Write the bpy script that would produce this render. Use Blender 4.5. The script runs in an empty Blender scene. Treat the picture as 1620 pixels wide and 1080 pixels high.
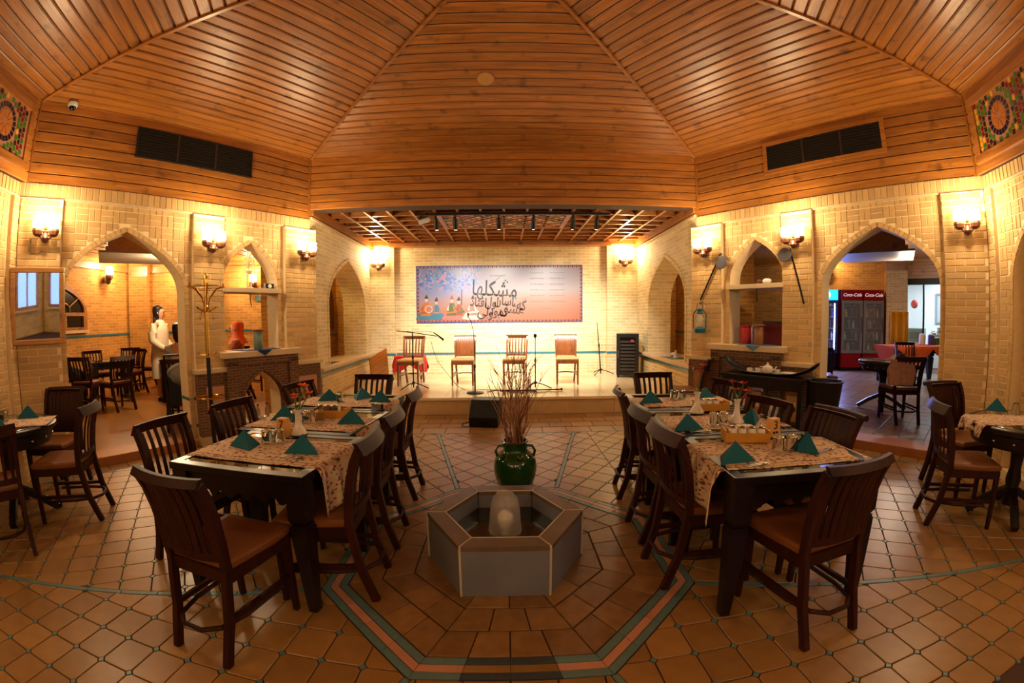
import bpy, bmesh, math, random
from mathutils import Vector, Matrix, geometry
random.seed(7)
R = math.radians
scn = bpy.context.scene
COL = scn.collection

# ---------------------------------------------------------------- camera
cam_data = bpy.data.cameras.new('camera')
cam = bpy.data.objects.new('camera', cam_data)
COL.objects.link(cam)
scn.camera = cam
cam_data.type = 'PANO'
cam_data.panorama_type = 'FISHEYE_LENS_POLYNOMIAL'
cam_data.sensor_fit = 'AUTO'
cam_data.sensor_width = 36.0
cam_data.fisheye_fov = math.pi
cam_data.fisheye_polynomial_k0 = 0.0
cam_data.fisheye_polynomial_k1 = -0.06732147046885896
cam_data.fisheye_polynomial_k2 = 0.0001474359706090774
cam_data.fisheye_polynomial_k3 = 5.183835383972705e-05
cam_data.fisheye_polynomial_k4 = -1.8284531998660053e-06
cam_data.clip_start = 0.05
def _cam_axis(x, y, z):
    c, s = math.cos(.0088), math.sin(.0088); x, z = c*x+s*z, -s*x+c*z
    c, s = math.cos(.056), math.sin(.056);   y, z = c*y+s*z, -s*y+c*z
    c, s = math.cos(.0178), math.sin(.0178); x, y = c*x+s*y, -s*x+c*y
    return Vector((x, y, z))
_r, _f, _u = _cam_axis(1,0,0), _cam_axis(0,1,0), _cam_axis(0,0,1)
cam.matrix_world = Matrix(((_r.x,_u.x,-_f.x,-.01),(_r.y,_u.y,-_f.y,0),(_r.z,_u.z,-_f.z,1.5),(0,0,0,1)))

# ---------------------------------------------------------------- world, exposure
wd = bpy.data.worlds.new('night'); scn.world = wd; wd.use_nodes = True
wd.node_tree.nodes['Background'].inputs[0].default_value = (.02,.015,.012,1)
wd.node_tree.nodes['Background'].inputs[1].default_value = .3
vs = scn.view_settings
vs.view_transform = 'Standard'; vs.look = 'None'; vs.gamma = 1; vs.use_curve_mapping = False
vs.exposure = 0.9
scn.cycles.max_bounces = 6
scn.cycles.diffuse_bounces = 4
scn.cycles.glossy_bounces = 4
scn.cycles.transmission_bounces = 6
scn.cycles.transparent_max_bounces = 8
scn.cycles.sample_clamp_indirect = 4.0
scn.cycles.caustics_reflective = False
scn.cycles.caustics_refractive = False

def lamp(name, kind, loc, energy, color=(1,.62,.28), size=.05, rot=None, spot=None, parent=None):
    ld = bpy.data.lights.new(name, kind); ld.energy = energy; ld.color = color
    if kind in ('POINT', 'SPOT'): ld.shadow_soft_size = size
    if kind == 'AREA': ld.shape = 'RECTANGLE'; ld.size, ld.size_y = size
    if kind == 'SPOT': ld.spot_size, ld.spot_blend = spot
    o = bpy.data.objects.new(name, ld); COL.objects.link(o); o.location = loc
    if rot is not None: o.rotation_euler = rot
    if parent: o.parent = parent
    return o
WARM = (1, .76, .45)

# ---------------------------------------------------------------- materials
MATS = {}
def nmat(name):
    m = bpy.data.materials.new(name); m.use_nodes = True
    nt = m.node_tree; return m, nt, nt.nodes['Principled BSDF']
def lin(c):
    return tuple((x/12.92 if x <= .04045 else ((x+.055)/1.055)**2.4) for x in c)
def mat(name, color, rough=.5, metal=0, var=0, scale=8, emit=None, trans=0, ior=1.45, alpha=1, coat=0, bump=0, spec=.5, island=0):
    """plain procedural material: colour broken up by noise, optional per-piece variation"""
    if name in MATS: return MATS[name]
    m, nt, b = nmat(name); N, L = nt.nodes, nt.links
    b.inputs['Roughness'].default_value = rough; b.inputs['Metallic'].default_value = metal
    b.inputs['IOR'].default_value = ior; b.inputs['Transmission Weight'].default_value = trans
    b.inputs['Alpha'].default_value = alpha; b.inputs['Coat Weight'].default_value = coat
    b.inputs['Specular IOR Level'].default_value = spec
    tc = N.new('ShaderNodeTexCoord')
    nz = N.new('ShaderNodeTexNoise'); nz.inputs['Scale'].default_value = scale; nz.inputs['Detail'].default_value = 5
    L.new(tc.outputs['Object'], nz.inputs['Vector'])
    mx = N.new('ShaderNodeMix'); mx.data_type = 'RGBA'
    c = lin(color); v = var if var else .06
    mx.inputs['A'].default_value = tuple(x*(1-v) for x in c)+(1,)
    mx.inputs['B'].default_value = tuple(min(1, x*(1+v)) for x in c)+(1,)
    L.new(nz.outputs['Fac'], mx.inputs['Factor'])
    out = mx.outputs['Result']
    if island:
        hs = N.new('ShaderNodeHueSaturation'); oi = N.new('ShaderNodeObjectInfo'); ge = N.new('ShaderNodeNewGeometry')
        ad = N.new('ShaderNodeMath'); ad.operation = 'ADD'; fr = N.new('ShaderNodeMath'); fr.operation = 'FRACT'
        mr = N.new('ShaderNodeMapRange'); mr.inputs['To Min'].default_value = 1-island; mr.inputs['To Max'].default_value = 1+island
        L.new(oi.outputs['Random'], ad.inputs[0]); L.new(ge.outputs['Random Per Island'], ad.inputs[1])
        L.new(ad.outputs[0], fr.inputs[0]); L.new(fr.outputs[0], mr.inputs['Value'])
        L.new(mr.outputs['Result'], hs.inputs['Value']); L.new(out, hs.inputs['Color']); out = hs.outputs['Color']
    L.new(out, b.inputs['Base Color'])
    if emit:
        b.inputs['Emission Color'].default_value = lin(emit[0])+(1,); b.inputs['Emission Strength'].default_value = emit[1]
    if bump:
        bp = N.new('ShaderNodeBump'); bp.inputs['Strength'].default_value = bump; bp.inputs['Distance'].default_value = .01
        L.new(nz.outputs['Fac'], bp.inputs['Height']); L.new(bp.outputs['Normal'], b.inputs['Normal'])
    MATS[name] = m
    return m

def wood_mat(name, dark, light, rough=.3, axis=0, coat=.3, island=.15, stretch=14, spec=.5):
    """varnished board: grain stretched along the local axis, knots, tone per piece"""
    m, nt, b = nmat(name); N, L = nt.nodes, nt.links
    tc = N.new('ShaderNodeTexCoord'); mp = N.new('ShaderNodeMapping')
    sc = [stretch]*3; sc[axis] = stretch*.09
    mp.inputs['Scale'].default_value = sc
    oi = N.new('ShaderNodeObjectInfo'); ge = N.new('ShaderNodeNewGeometry')
    ad = N.new('ShaderNodeMath'); ad.operation = 'ADD'; fr = N.new('ShaderNodeMath'); fr.operation = 'FRACT'
    L.new(oi.outputs['Random'], ad.inputs[0]); L.new(ge.outputs['Random Per Island'], ad.inputs[1]); L.new(ad.outputs[0], fr.inputs[0])
    mu = N.new('ShaderNodeMath'); mu.operation = 'MULTIPLY'; mu.inputs[1].default_value = 37
    L.new(fr.outputs[0], mu.inputs[0]); cb = N.new('ShaderNodeCombineXYZ')
    for i in range(3): L.new(mu.outputs[0], cb.inputs[i])
    L.new(cb.outputs[0], mp.inputs['Location']); L.new(tc.outputs['Object'], mp.inputs['Vector'])
    n1 = N.new('ShaderNodeTexNoise'); n1.inputs['Scale'].default_value = 1.6; n1.inputs['Detail'].default_value = 6; n1.inputs['Distortion'].default_value = .8
    L.new(mp.outputs[0], n1.inputs['Vector'])
    cr = N.new('ShaderNodeValToRGB'); cr.color_ramp.elements[0].position = .22; cr.color_ramp.elements[1].position = .80
    cr.color_ramp.elements[0].color = lin(dark)+(1,); cr.color_ramp.elements[1].color = lin(light)+(1,)
    L.new(n1.outputs['Fac'], cr.inputs[0])
    n2 = N.new('ShaderNodeTexNoise'); n2.inputs['Scale'].default_value = 5; n2.inputs['Detail'].default_value = 3
    L.new(tc.outputs['Object'], n2.inputs['Vector'])
    kr = N.new('ShaderNodeValToRGB'); kr.color_ramp.elements[0].position = .28; kr.color_ramp.elements[1].position = .4
    kr.color_ramp.elements[0].color = (.35,.3,.28,1); kr.color_ramp.elements[1].color = (1,1,1,1)
    L.new(n2.outputs['Fac'], kr.inputs[0])
    mm = N.new('ShaderNodeMix'); mm.data_type = 'RGBA'; mm.blend_type = 'MULTIPLY'; mm.inputs['Factor'].default_value = .8
    L.new(cr.outputs[0], mm.inputs['A']); L.new(kr.outputs[0], mm.inputs['B'])
    hs = N.new('ShaderNodeHueSaturation'); mr = N.new('ShaderNodeMapRange')
    mr.inputs['To Min'].default_value = 1-island; mr.inputs['To Max'].default_value = 1+island
    L.new(fr.outputs[0], mr.inputs['Value']); L.new(mr.outputs['Result'], hs.inputs['Value']); L.new(mm.outputs['Result'], hs.inputs['Color'])
    L.new(hs.outputs[0], b.inputs['Base Color'])
    b.inputs['Specular IOR Level'].default_value = spec
    b.inputs['Roughness'].default_value = rough; b.inputs['Coat Weight'].default_value = coat; b.inputs['Coat Roughness'].default_value = .32
    MATS[name] = m
    return m

def brick_mat(name, c1, c2, mortar, bw=.21, bh=.065, rough=.75, bump=.35):
    """brickwork too fine to model: running bond in the wall's own coordinates"""
    m, nt, b = nmat(name); N, L = nt.nodes, nt.links
    tc = N.new('ShaderNodeTexCoord'); sp = N.new('ShaderNodeSeparateXYZ'); L.new(tc.outputs['Object'], sp.inputs[0])
    ad = N.new('ShaderNodeMath'); L.new(sp.outputs['X'], ad.inputs[0]); L.new(sp.outputs['Y'], ad.inputs[1])
    cb = N.new('ShaderNodeCombineXYZ'); L.new(ad.outputs[0], cb.inputs[0]); L.new(sp.outputs['Z'], cb.inputs[1])
    bt = N.new('ShaderNodeTexBrick'); bt.inputs['Scale'].default_value = 1
    bt.inputs['Brick Width'].default_value = bw; bt.inputs['Row Height'].default_value = bh
    bt.inputs['Mortar Size'].default_value = .006; bt.inputs['Mortar Smooth'].default_value = .2; bt.inputs['Bias'].default_value = 0
    bt.inputs['Color1'].default_value = lin(c1)+(1,); bt.inputs['Color2'].default_value = lin(c2)+(1,); bt.inputs['Mortar'].default_value = lin(mortar)+(1,)
    L.new(cb.outputs[0], bt.inputs['Vector'])
    nz = N.new('ShaderNodeTexNoise'); nz.inputs['Scale'].default_value = 3; nz.inputs['Detail'].default_value = 6
    L.new(tc.outputs['Object'], nz.inputs['Vector'])
    hs = N.new('ShaderNodeHueSaturation'); mr = N.new('ShaderNodeMapRange'); mr.inputs['To Min'].default_value = .8; mr.inputs['To Max'].default_value = 1.2
    L.new(nz.outputs['Fac'], mr.inputs['Value']); L.new(mr.outputs['Result'], hs.inputs['Value']); L.new(bt.outputs['Color'], hs.inputs['Color'])
    L.new(hs.outputs[0], b.inputs['Base Color']); b.inputs['Roughness'].default_value = rough
    bp = N.new('ShaderNodeBump'); bp.inputs['Strength'].default_value = bump; bp.inputs['Distance'].default_value = .006; bp.invert = True
    L.new(bt.outputs['Fac'], bp.inputs['Height']); L.new(bp.outputs[0], b.inputs['Normal'])
    MATS[name] = m
    return m

# ---------------------------------------------------------------- mesh helpers
class MB:
    def __init__(s): s.v, s.f = [], []
    def add(s, vs_, fs): 
        o = len(s.v); s.v += [tuple(p) for p in vs_]; s.f += [tuple(i+o for i in f) for f in fs]; return s
    def box(s, x0, x1, y0, y1, z0, z1, M=None):
        p = [(x,y,z) for z in (z0,z1) for y in (y0,y1) for x in (x0,x1)]
        if M: p = [M @ Vector(q) for q in p]
        return s.add(p, [(0,2,3,1),(4,5,7,6),(0,1,5,4),(2,6,7,3),(0,4,6,2),(1,3,7,5)])
    def bar(s, a, b, w, h=None, up=(0,0,1), w2=None, h2=None):
        """tapered rectangular bar from a to b"""
        a, b = Vector(a), Vector(b); h = w if h is None else h; w2 = w if w2 is None else w2; h2 = h if h2 is None else h2
        d = (b-a).normalized(); u = Vector(up)
        if abs(d.dot(u)) > .97: u = Vector((0,1,0))
        x = d.cross(u).normalized(); y = x.cross(d)
        p = [a+x*(w/2)*i+y*(h/2)*j for i, j in ((-1,-1),(1,-1),(1,1),(-1,1))]+[b+x*(w2/2)*i+y*(h2/2)*j for i, j in ((-1,-1),(1,-1),(1,1),(-1,1))]
        return s.add(p, [(0,1,2,3),(7,6,5,4),(0,4,5,1),(1,5,6,2),(2,6,7,3),(3,7,4,0)])
    def sweep(s, pts, prof, closed=False):
        """sweep 2-D profile [(side, up)] along pts, frames kept upright"""
        n, k = len(pts), len(prof); P = [Vector(p) for p in pts]; vs_ = []
        for i in range(n):
            d = (P[(i+1) % n]-P[i-1]) if closed else (P[min(i+1,n-1)]-P[max(i-1,0)])
            d.normalize(); u = Vector((0,0,1)) if abs(d.z) < .95 else Vector((0,1,0))
            x = d.cross(u).normalized(); y = x.cross(d)
            pr = prof[i] if isinstance(prof[0][0], (tuple, list)) else prof
            vs_ += [P[i]+x*a+y*b for a, b in pr]
        k = len(vs_)//n; fs = []
        for i in range(n if closed else n-1):
            j = (i+1) % n
            fs += [(i*k+q, i*k+(q+1) % k, j*k+(q+1) % k, j*k+q) for q in range(k)]
        if not closed: fs += [tuple(range(k-1,-1,-1)), tuple((n-1)*k+q for q in range(k))]
        return s.add(vs_, fs)
    def tube(s, pts, r, n=8, closed=False):
        if isinstance(r, (int, float)): prof = [(r*math.cos(2*math.pi*i/n), r*math.sin(2*math.pi*i/n)) for i in range(n)]
        else: prof = [[(q*math.cos(2*math.pi*i/n), q*math.sin(2*math.pi*i/n)) for i in range(n)] for q in r]
        return s.sweep(pts, prof, closed)
    def lathe(s, prof, n=20, c=(0,0,0), cap=True, sx=1, sy=1):
        vs_ = [(c[0]+sx*r*math.cos(2*math.pi*i/n), c[1]+sy*r*math.sin(2*math.pi*i/n), c[2]+z) for r, z in prof for i in range(n)]
        fs = [(j*n+i, j*n+(i+1) % n, (j+1)*n+(i+1) % n, (j+1)*n+i) for j in range(len(prof)-1) for i in range(n)]
        if cap: fs += [tuple(range(n-1,-1,-1)), tuple((len(prof)-1)*n+i for i in range(n))]
        return s.add(vs_, fs)
    def ball(s, c, r, n=12, m=8, sx=1, sy=1, sz=1):
        return s.lathe([(max(r*math.sin(math.pi*j/m), r*.02), -sz*r*math.cos(math.pi*j/m)) for j in range(m+1)], n, c, True, sx, sy)
    def prism(s, poly, y0, y1, plane='xz'):
        """polygon extruded; plane xz -> along y, xy -> along z"""
        n = len(poly)
        if plane == 'xz': vs_ = [(a,y0,b) for a, b in poly]+[(a,y1,b) for a, b in poly]
        elif plane == 'xy': vs_ = [(a,b,y0) for a, b in poly]+[(a,b,y1) for a, b in poly]
        else: vs_ = [(y0,a,b) for a, b in poly]+[(y1,a,b) for a, b in poly]
        fs = [tuple(range(n)), tuple(range(2*n-1,n-1,-1))]+[(i,n+i,n+(i+1) % n,(i+1) % n) for i in range(n)]
        return s.add(vs_, fs)
    def holed(s, outer, holes, y0, y1):
        """slab in the local xz plane with holes through it"""
        loops = [outer]+holes
        tri = geometry.tessellate_polygon([[Vector((a,b,0)) for a, b in lp] for lp in loops])
        flat = [p for lp in loops for p in lp]; n = len(flat)
        s0 = [(a,y0,b) for a, b in flat]+[(a,y1,b) for a, b in flat]
        fs = []
        for t in tri:
            a, b, c = (flat[i] for i in t)
            if (b[0]-a[0])*(c[1]-a[1])-(b[1]-a[1])*(c[0]-a[0]) < 0: t = (t[0],t[2],t[1])
            fs.append(tuple(t)); fs.append(tuple(i+n for i in reversed(t)))
        o = 0
        for lp in loops:
            k = len(lp); fs += [(o+i, o+(i+1) % k, n+o+(i+1) % k, n+o+i) for i in range(k)]; o += k
        return s.add(s0, fs)
    def mesh(s, name, m, smooth=False, bevel=0, fix=True):
        me = bpy.data.meshes.new(name); me.from_pydata(s.v, [], s.f)
        if bevel or fix:
            bm = bmesh.new(); bm.from_mesh(me)
            if fix: bmesh.ops.recalc_face_normals(bm, faces=bm.faces)
            if bevel: bmesh.ops.bevel(bm, geom=[e for e in bm.edges if e.is_manifold and e.calc_face_angle(0) > .5], offset=bevel, segments=2, profile=.7, affect='EDGES')
            bm.to_mesh(me); bm.free()
        if smooth: me.shade_smooth(); me.set_sharp_from_angle(angle=R(40))
        if m is not None: me.materials.append(m)
        return me
    def build(s, name, m, parent=None, smooth=False, bevel=0, loc=None, M=None, fix=True):
        o = bpy.data.objects.new(name, s.mesh(name, m, smooth, bevel, fix)); COL.objects.link(o)
        if M is not None: o.matrix_world = M
        if loc is not None: o.location = loc
        if parent is not None: o.parent = parent
        return o

def tag(o, label=None, cat=None, group=None, kind=None):
    if label: o['label'] = label
    if cat: o['category'] = cat
    if group: o['group'] = group
    if kind: o['kind'] = kind
    return o
def thing(name, label, cat, loc=(0,0,0), rotz=0, group=None):
    o = bpy.data.objects.new(name, None); COL.objects.link(o); o.location = loc; o.rotation_euler = (0,0,rotz)
    o.empty_display_size = .1
    return tag(o, label, cat, group)
def struct(o): o['kind'] = 'structure'; return o
def stuff(o): o['kind'] = 'stuff'; return o
def piece(name, mesh, parent, loc=(0,0,0), rot=None):
    o = bpy.data.objects.new(name, mesh); COL.objects.link(o); o.parent = parent; o.location = loc
    if rot is not None: o.rotation_euler = rot
    return o
def dup(root, loc, rotz, label=None, group=None, cat=None):
    r = root.copy(); COL.objects.link(r); r.location = loc; r.rotation_euler = (0,0,rotz)
    tag(r, label, cat, group)
    for ch in root.children:
        c = ch.copy(); COL.objects.link(c); c.parent = r
        for g in ch.children:
            d = g.copy(); COL.objects.link(d); d.parent = c
    return r
def frame(p0, p1, z=0):
    """wall frame: local x from p0 to p1, local y into the wall, z up"""
    d = Vector((p1[0]-p0[0], p1[1]-p0[1], 0)); L_ = d.length; d.normalize()
    return Matrix(((d.x,-d.y,0,p0[0]),(d.y,d.x,0,p0[1]),(0,0,1,z),(0,0,0,1))), L_
def inside(p, poly):
    x, y = p; r = False; n = len(poly)
    for i in range(n):
        (x1,y1),(x2,y2) = poly[i], poly[i-1]
        if (y1 > y) != (y2 > y) and x < (x2-x1)*(y-y1)/(y2-y1)+x1: r = not r
    return r
def clip(poly, a, b):
    """keep the part of a convex polygon left of the line a->b"""
    out = []
    f = lambda p: (b[0]-a[0])*(p[1]-a[1])-(b[1]-a[1])*(p[0]-a[0])
    for i in range(len(poly)):
        p, q = poly[i-1], poly[i]; fp, fq = f(p), f(q)
        if (fp >= 0) != (fq >= 0):
            t = fp/(fp-fq); out.append((p[0]+(q[0]-p[0])*t, p[1]+(q[1]-p[1])*t))
        if fq >= 0: out.append(q)
    return out
def clip_to(poly, conv):
    for i in range(len(conv)):
        if len(poly) < 3: return []
        poly = clip(poly, conv[i-1], conv[i])
    return poly
def area(p): return .5*abs(sum(p[i-1][0]*p[i][1]-p[i][0]*p[i-1][1] for i in range(len(p)))) if len(p) > 2 else 0
def inset(poly, d):
    """shrink a convex ccw polygon by d"""
    n = len(poly); q = list(poly)
    for i in range(n):
        a, b = Vector(poly[i-1]), Vector(poly[i]); e = b-a
        if e.length < 1e-6: continue
        nrm = Vector((-e.y, e.x)).normalized()*d
        q = clip(q, a+nrm, b+nrm)
        if len(q) < 3: return []
    return q
def ogee(cx, half, z0, zs, za, n=8, bulge=.36):
    """pointed Persian arch outline: feet at z0, springing zs, apex za (counter-clockwise in x,z)"""
    out = [(cx-half, z0), (cx+half, z0)]
    pts = []
    for i in range(n+1):
        t = i/n
        # bezier from springing to apex, bulging outwards
        x = (1-t)**3*half + 3*(1-t)**2*t*half*1.0 + 3*(1-t)*t*t*half*.62 + 0
        z = (1-t)**3*zs + 3*(1-t)**2*t*(zs+(za-zs)*.42) + 3*(1-t)*t*t*(zs+(za-zs)*.74) + t**3*za
        pts.append((x, z))
    out += [(cx+x, z) for x, z in pts]
    out += [(cx-x, z) for x, z in reversed(pts[:-1])]
    return out
# ================================================================ SETTING
AX, AY = 2.836, 6.02            # stage opening corners
BX, BY = 4.838, 3.03            # corners between diagonal and side walls
CX, CY = 3.95, 1.0
DX, DY = 3.4, -2.6
HF, HC, HA, APY = 2.96, 3.856, 4.65, 3.15
STY, STZ, BKY = 6.52, .27, 9.35 # stage front, stage height, stage back wall

BR_BASE = mat('brick_mortar', (.90,.80,.62), .85, var=.12, scale=20, bump=.2)
BRICK = mat('buff_brick', (.76,.61,.39), .7, var=.14, scale=25, island=.13, bump=.25)
BRICK_FAR = brick_mat('buff_brickwork', (.86,.75,.52), (.77,.65,.42), (.90,.82,.64))
BRICK_STAGE = brick_mat('pale_stage_brickwork', (.86,.78,.60), (.77,.69,.50), (.90,.85,.72))
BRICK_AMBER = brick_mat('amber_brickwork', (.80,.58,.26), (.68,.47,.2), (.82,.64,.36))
BRICK_DARK = brick_mat('brown_small_brickwork', (.42,.27,.17), (.34,.21,.13), (.5,.38,.27), bw=.1, bh=.035)
STONE = mat('pale_stone_slab', (.80,.70,.55), .5, var=.15, scale=6)
CLAY = mat('clay_tile', (.57,.42,.235), .33, var=.28, scale=9, island=.16, bump=.12)
CLAY_OLD = mat('worn_clay_tile', (.53,.39,.23), .42, var=.45, scale=14, island=.2, bump=.2)
GROUT = mat('dark_grout', (.26,.16,.09), .8, var=.2, scale=30)
BLUE_T = mat('blue_grey_tile', (.36,.47,.47), .35, var=.2, scale=20)
BLUE_L = mat('blue_glazed_band', (.22,.44,.50), .3, var=.2, scale=12)
PINK_T = mat('pink_tile', (.74,.52,.42), .4, var=.12, scale=15, island=.08)
DARK_T = mat('slate_blue_tile', (.22,.26,.30), .35, var=.2, scale=15)
PLANK = wood_mat('varnished_pine', (.49,.28,.085), (.74,.475,.18), .40, 0, .35, .16)
TRIMW = wood_mat('pine_batten', (.48,.27,.09), (.74,.48,.20), .3, 0, .4, .1)
PINE_L = wood_mat('light_pine', (.62,.40,.15), (.80,.56,.26), .35, 0, .3, .08)
DARKW = wood_mat('dark_mahogany', (.12,.045,.03), (.26,.10,.06), .26, 2, .4, .1, 20)

# ---------------------------------------------------------------- floor
fl_o = struct(MB().box(-7, 7, -4, 10, -.1, -.008).build('floor', GROUT))
C0 = (0, 2.557); RB = 1.07
def octv(r, a): return (r*math.sin(R(a)), C0[1]+r*math.cos(R(a)))
T = .1994; GR = .0035
def lattice_tiles(org, ang, regions, t=T, cut=.02, bounds=5.5):
    """square tiles with clipped corners on a lattice, clipped to each convex region; returns tiles, dots"""
    ca, sa = math.cos(ang), math.sin(ang); tiles, dots = [], []
    n = int(bounds/t)+2
    for i in range(-n, n):
        for j in range(-n, n):
            w = lambda a, b: (org[0]+t*(a*ca-b*sa), org[1]+t*(a*sa+b*ca))
            c = w(i+.5, j+.5)
            if abs(c[0]) > 5.2 or c[1] < .65 or c[1] > 6.7: continue
            k = cut/t
            sq = [w(i+k,j),w(i+1-k,j),w(i+1,j+k),w(i+1,j+1-k),w(i+1-k,j+1),w(i+k,j+1),w(i,j+1-k),w(i,j+k)]
            for rg in regions:
                p = clip_to(sq, rg)
                if area(p) > .002:
                    q = inset(p, GR)
                    if area(q) > .0015: tiles.append(q)
            d = w(i, j); m = k*t-.003
            dq = [(d[0]+m*ca, d[1]+m*sa),(d[0]-m*sa, d[1]+m*ca),(d[0]-m*ca, d[1]-m*sa),(d[0]+m*sa, d[1]-m*ca)]
            for rg in regions:
                p = clip_to(dq, rg)
                if area(p) > area(dq)*.9: dots.append(p)
    return tiles, dots
def ray_dir(a): return (math.sin(R(a)), math.cos(R(a)))
OUT = 5.40      # distance of the stripe along the diagonal walls from the origin
nx, ny = .831, .556
BIG = 9
def half(p, d):  # big convex half plane polygon to the left of direction d through p
    l = (-d[1], d[0])
    a = (p[0]-d[0]*BIG, p[1]-d[1]*BIG); b = (p[0]+d[0]*BIG, p[1]+d[1]*BIG)
    return [a, b, (b[0]+l[0]*2*BIG, b[1]+l[1]*2*BIG), (a[0]+l[0]*2*BIG, a[1]+l[1]*2*BIG)]
def cut_all(poly, lines):
    for p, d in lines:
        poly = clip(poly, p, (p[0]+d[0], p[1]+d[1]))
    return poly
ROUT = RB+.075
V = {a: octv(ROUT, a) for a in (-157.5,-112.5,-67.5,-22.5,22.5,67.5,112.5,157.5)}
rd = {112.5: (.962,-.274), 22.5: (.24,.971), 157.5: (.383,-.924)}
square = [(-6,.6),(6,.6),(6,7),(-6,7)]
def edge(a, b):  # outward side of octagon edge a->b (a to b clockwise seen from above)
    return (V[a], (V[b][0]-V[a][0], V[b][1]-V[a][1]))
sectors = []
hw = .018   # half width of the stripes
def off(p, d, s): return (p[0]-d[1]*s, p[1]+d[0]*s)
# right side, then mirrored
dia_in = ((nx*OUT, ny*OUT), (-ny, nx))
side_in = ((BX-.06, BY), (CX-BX, CY-BY))
d112, d22, d157 = rd[112.5], rd[22.5], rd[157.5]
def right_regions():
    base = cut_all(square, [(off(V[112.5], d112, hw), d112), (off(V[22.5], (-d22[0],-d22[1]), hw), (-d22[0],-d22[1])), dia_in, ((0,5.43),(-1,0))])
    r1 = cut_all(base, [edge(67.5,112.5)])                       # beyond the side edge
    e = edge(67.5,112.5)
    r2 = cut_all(base, [((e[0][0]-0*0, e[0][1]), (-e[1][0], -e[1][1])), edge(22.5,67.5)])
    f1 = cut_all(square, [(off(V[112.5], (-d112[0],-d112[1]), hw), (-d112[0],-d112[1])), (off(V[157.5], d157, hw), d157), edge(112.5,157.5)])
    return [r1, r2], [f1]
def side_clip(rg): return clip(rg, (CX, CY), (BX, BY)) 
rs, fr = right_regions()
rs = [clip(r, (CX,CY), (BX,BY)) for r in rs]; fr = [clip(r, (CX,CY), (BX,BY)) for r in fr]
mir = lambda rg: [(-x, y) for x, y in reversed(rg)]
ls, flr = [mir(r) for r in rs], [mir(r) for r in fr]
front = cut_all(square, [(off(V[157.5], (-d157[0],-d157[1]), hw), (-d157[0],-d157[1])), (off(V[-157.5], (-d157[0],d157[1]), -hw), (-d157[0], d157[1]))][:1])
front = cut_all(front, [((V[-157.5][0]+hw, V[-157.5][1]), (-.383,-.924))]) if False else front
fp = [V[-157.5], (V[-157.5][0]-.383*2, V[-157.5][1]-.924*2), (V[157.5][0]+.383*2, V[157.5][1]-.924*2), V[157.5]]
fp = [(fp[0][0]+hw, fp[0][1]), (fp[1][0]+hw, fp[1][1]), (fp[2][0]-hw, fp[2][1]), (fp[3][0]-hw, fp[3][1])]
bk = [(V[-22.5][0]+hw, V[-22.5][1]), (V[22.5][0]-hw, V[22.5][1]), (V[22.5][0]+(5.43-V[22.5][1])*.247-hw, 5.43), (V[-22.5][0]-(5.43-V[-22.5][1])*.247+hw, 5.43)]
allt, alld = [], []
for org, ang, rg in (((2.741,1.805), -.6447, rs), ((-2.741,1.805), .6447, ls), ((2.225,1.632), .0423, fr), ((-2.286,1.088), -.0827, flr), ((0,1.4), .02, [fp]), ((0,4.2), R(45), [bk])):
    t_, d_ = lattice_tiles(org, ang, rg); allt += t_; alld += d_
# strip of oblong tiles between the stripe and the walls, and in front of the stage
def strip(p0, p1, width, n):
    a, b = Vector(p0), Vector(p1); e = (b-a)/n; nn = Vector((-e.y, e.x)).normalized()
    for i in range(n):
        q = inset([tuple(a+e*i), tuple(a+e*(i+1)), tuple(a+e*(i+1)+nn*width), tuple(a+e*i+nn*width)], GR)
        if q: allt.append(q)
u0 = (nx*(OUT+.03), ny*(OUT+.03))
strip((u0[0]-ny*1.9, u0[1]+nx*1.9), (u0[0]+ny*2.55, u0[1]-nx*2.55), .28, 22)
strip((-u0[0]-ny*2.55, u0[1]-nx*2.55), (-u0[0]+ny*1.9, u0[1]+nx*1.9), .28, 22)
for k in range(4): strip((2.75+.0*k, 5.46+k*.265), (-2.75, 5.46+k*.265), -.255, 18) if False else strip((-2.75, 5.46+k*.265), (2.75, 5.46+k*.265), .255, 18 if k % 2 else 17)
def tile_mesh(mb, q, z0, z1, bev=.003):
    n = len(q); c = (sum(p[0] for p in q)/n, sum(p[1] for p in q)/n)
    s = [(c[0]+(x-c[0])*.975, c[1]+(y-c[1])*.975) for x, y in q]
    mb.add([(x,y,z0) for x, y in q]+[(x,y,z1-bev) for x, y in q]+[(x,y,z1) for x, y in s],
           [(i,(i+1) % n,n+(i+1) % n,n+i) for i in range(n)]+[(n+i,n+(i+1) % n,2*n+(i+1) % n,2*n+i) for i in range(n)]+[tuple(2*n+i for i in range(n))])
def lay(tiles, m, parent, count, z0=-.008, z1=0, name='tile', key=None):
    """the largest-showing tiles one by one, the rest in one piece"""
    key = key or (lambda q: math.hypot(sum(p[0] for p in q)/len(q), sum(p[1] for p in q)/len(q)))
    tiles = sorted(tiles, key=key); rest = MB()
    for i, q in enumerate(tiles):
        if i < count:
            cx = sum(p[0] for p in q)/len(q); cy = sum(p[1] for p in q)/len(q); mb = MB()
            tile_mesh(mb, [(x-cx, y-cy) for x, y in q], z0, z1)
            mb.build(name, m, parent, loc=(cx, cy, random.uniform(-.0008,.0008)), fix=False)
        else: tile_mesh(rest, q, z0, z1)
    if len(tiles) > count: stuff(rest.build(name+'_field', m, parent, fix=False))
vis = [q for q in allt if q[0][1] > .7]
lay(vis, CLAY, fl_o, 290)
mb = MB()
for q in alld:
    if q[0][1] > .7: tile_mesh(mb, q, -.008, .0005, .001)
stuff(mb.build('corner_inset_tiles', BLUE_T, fl_o, fix=False))
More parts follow.
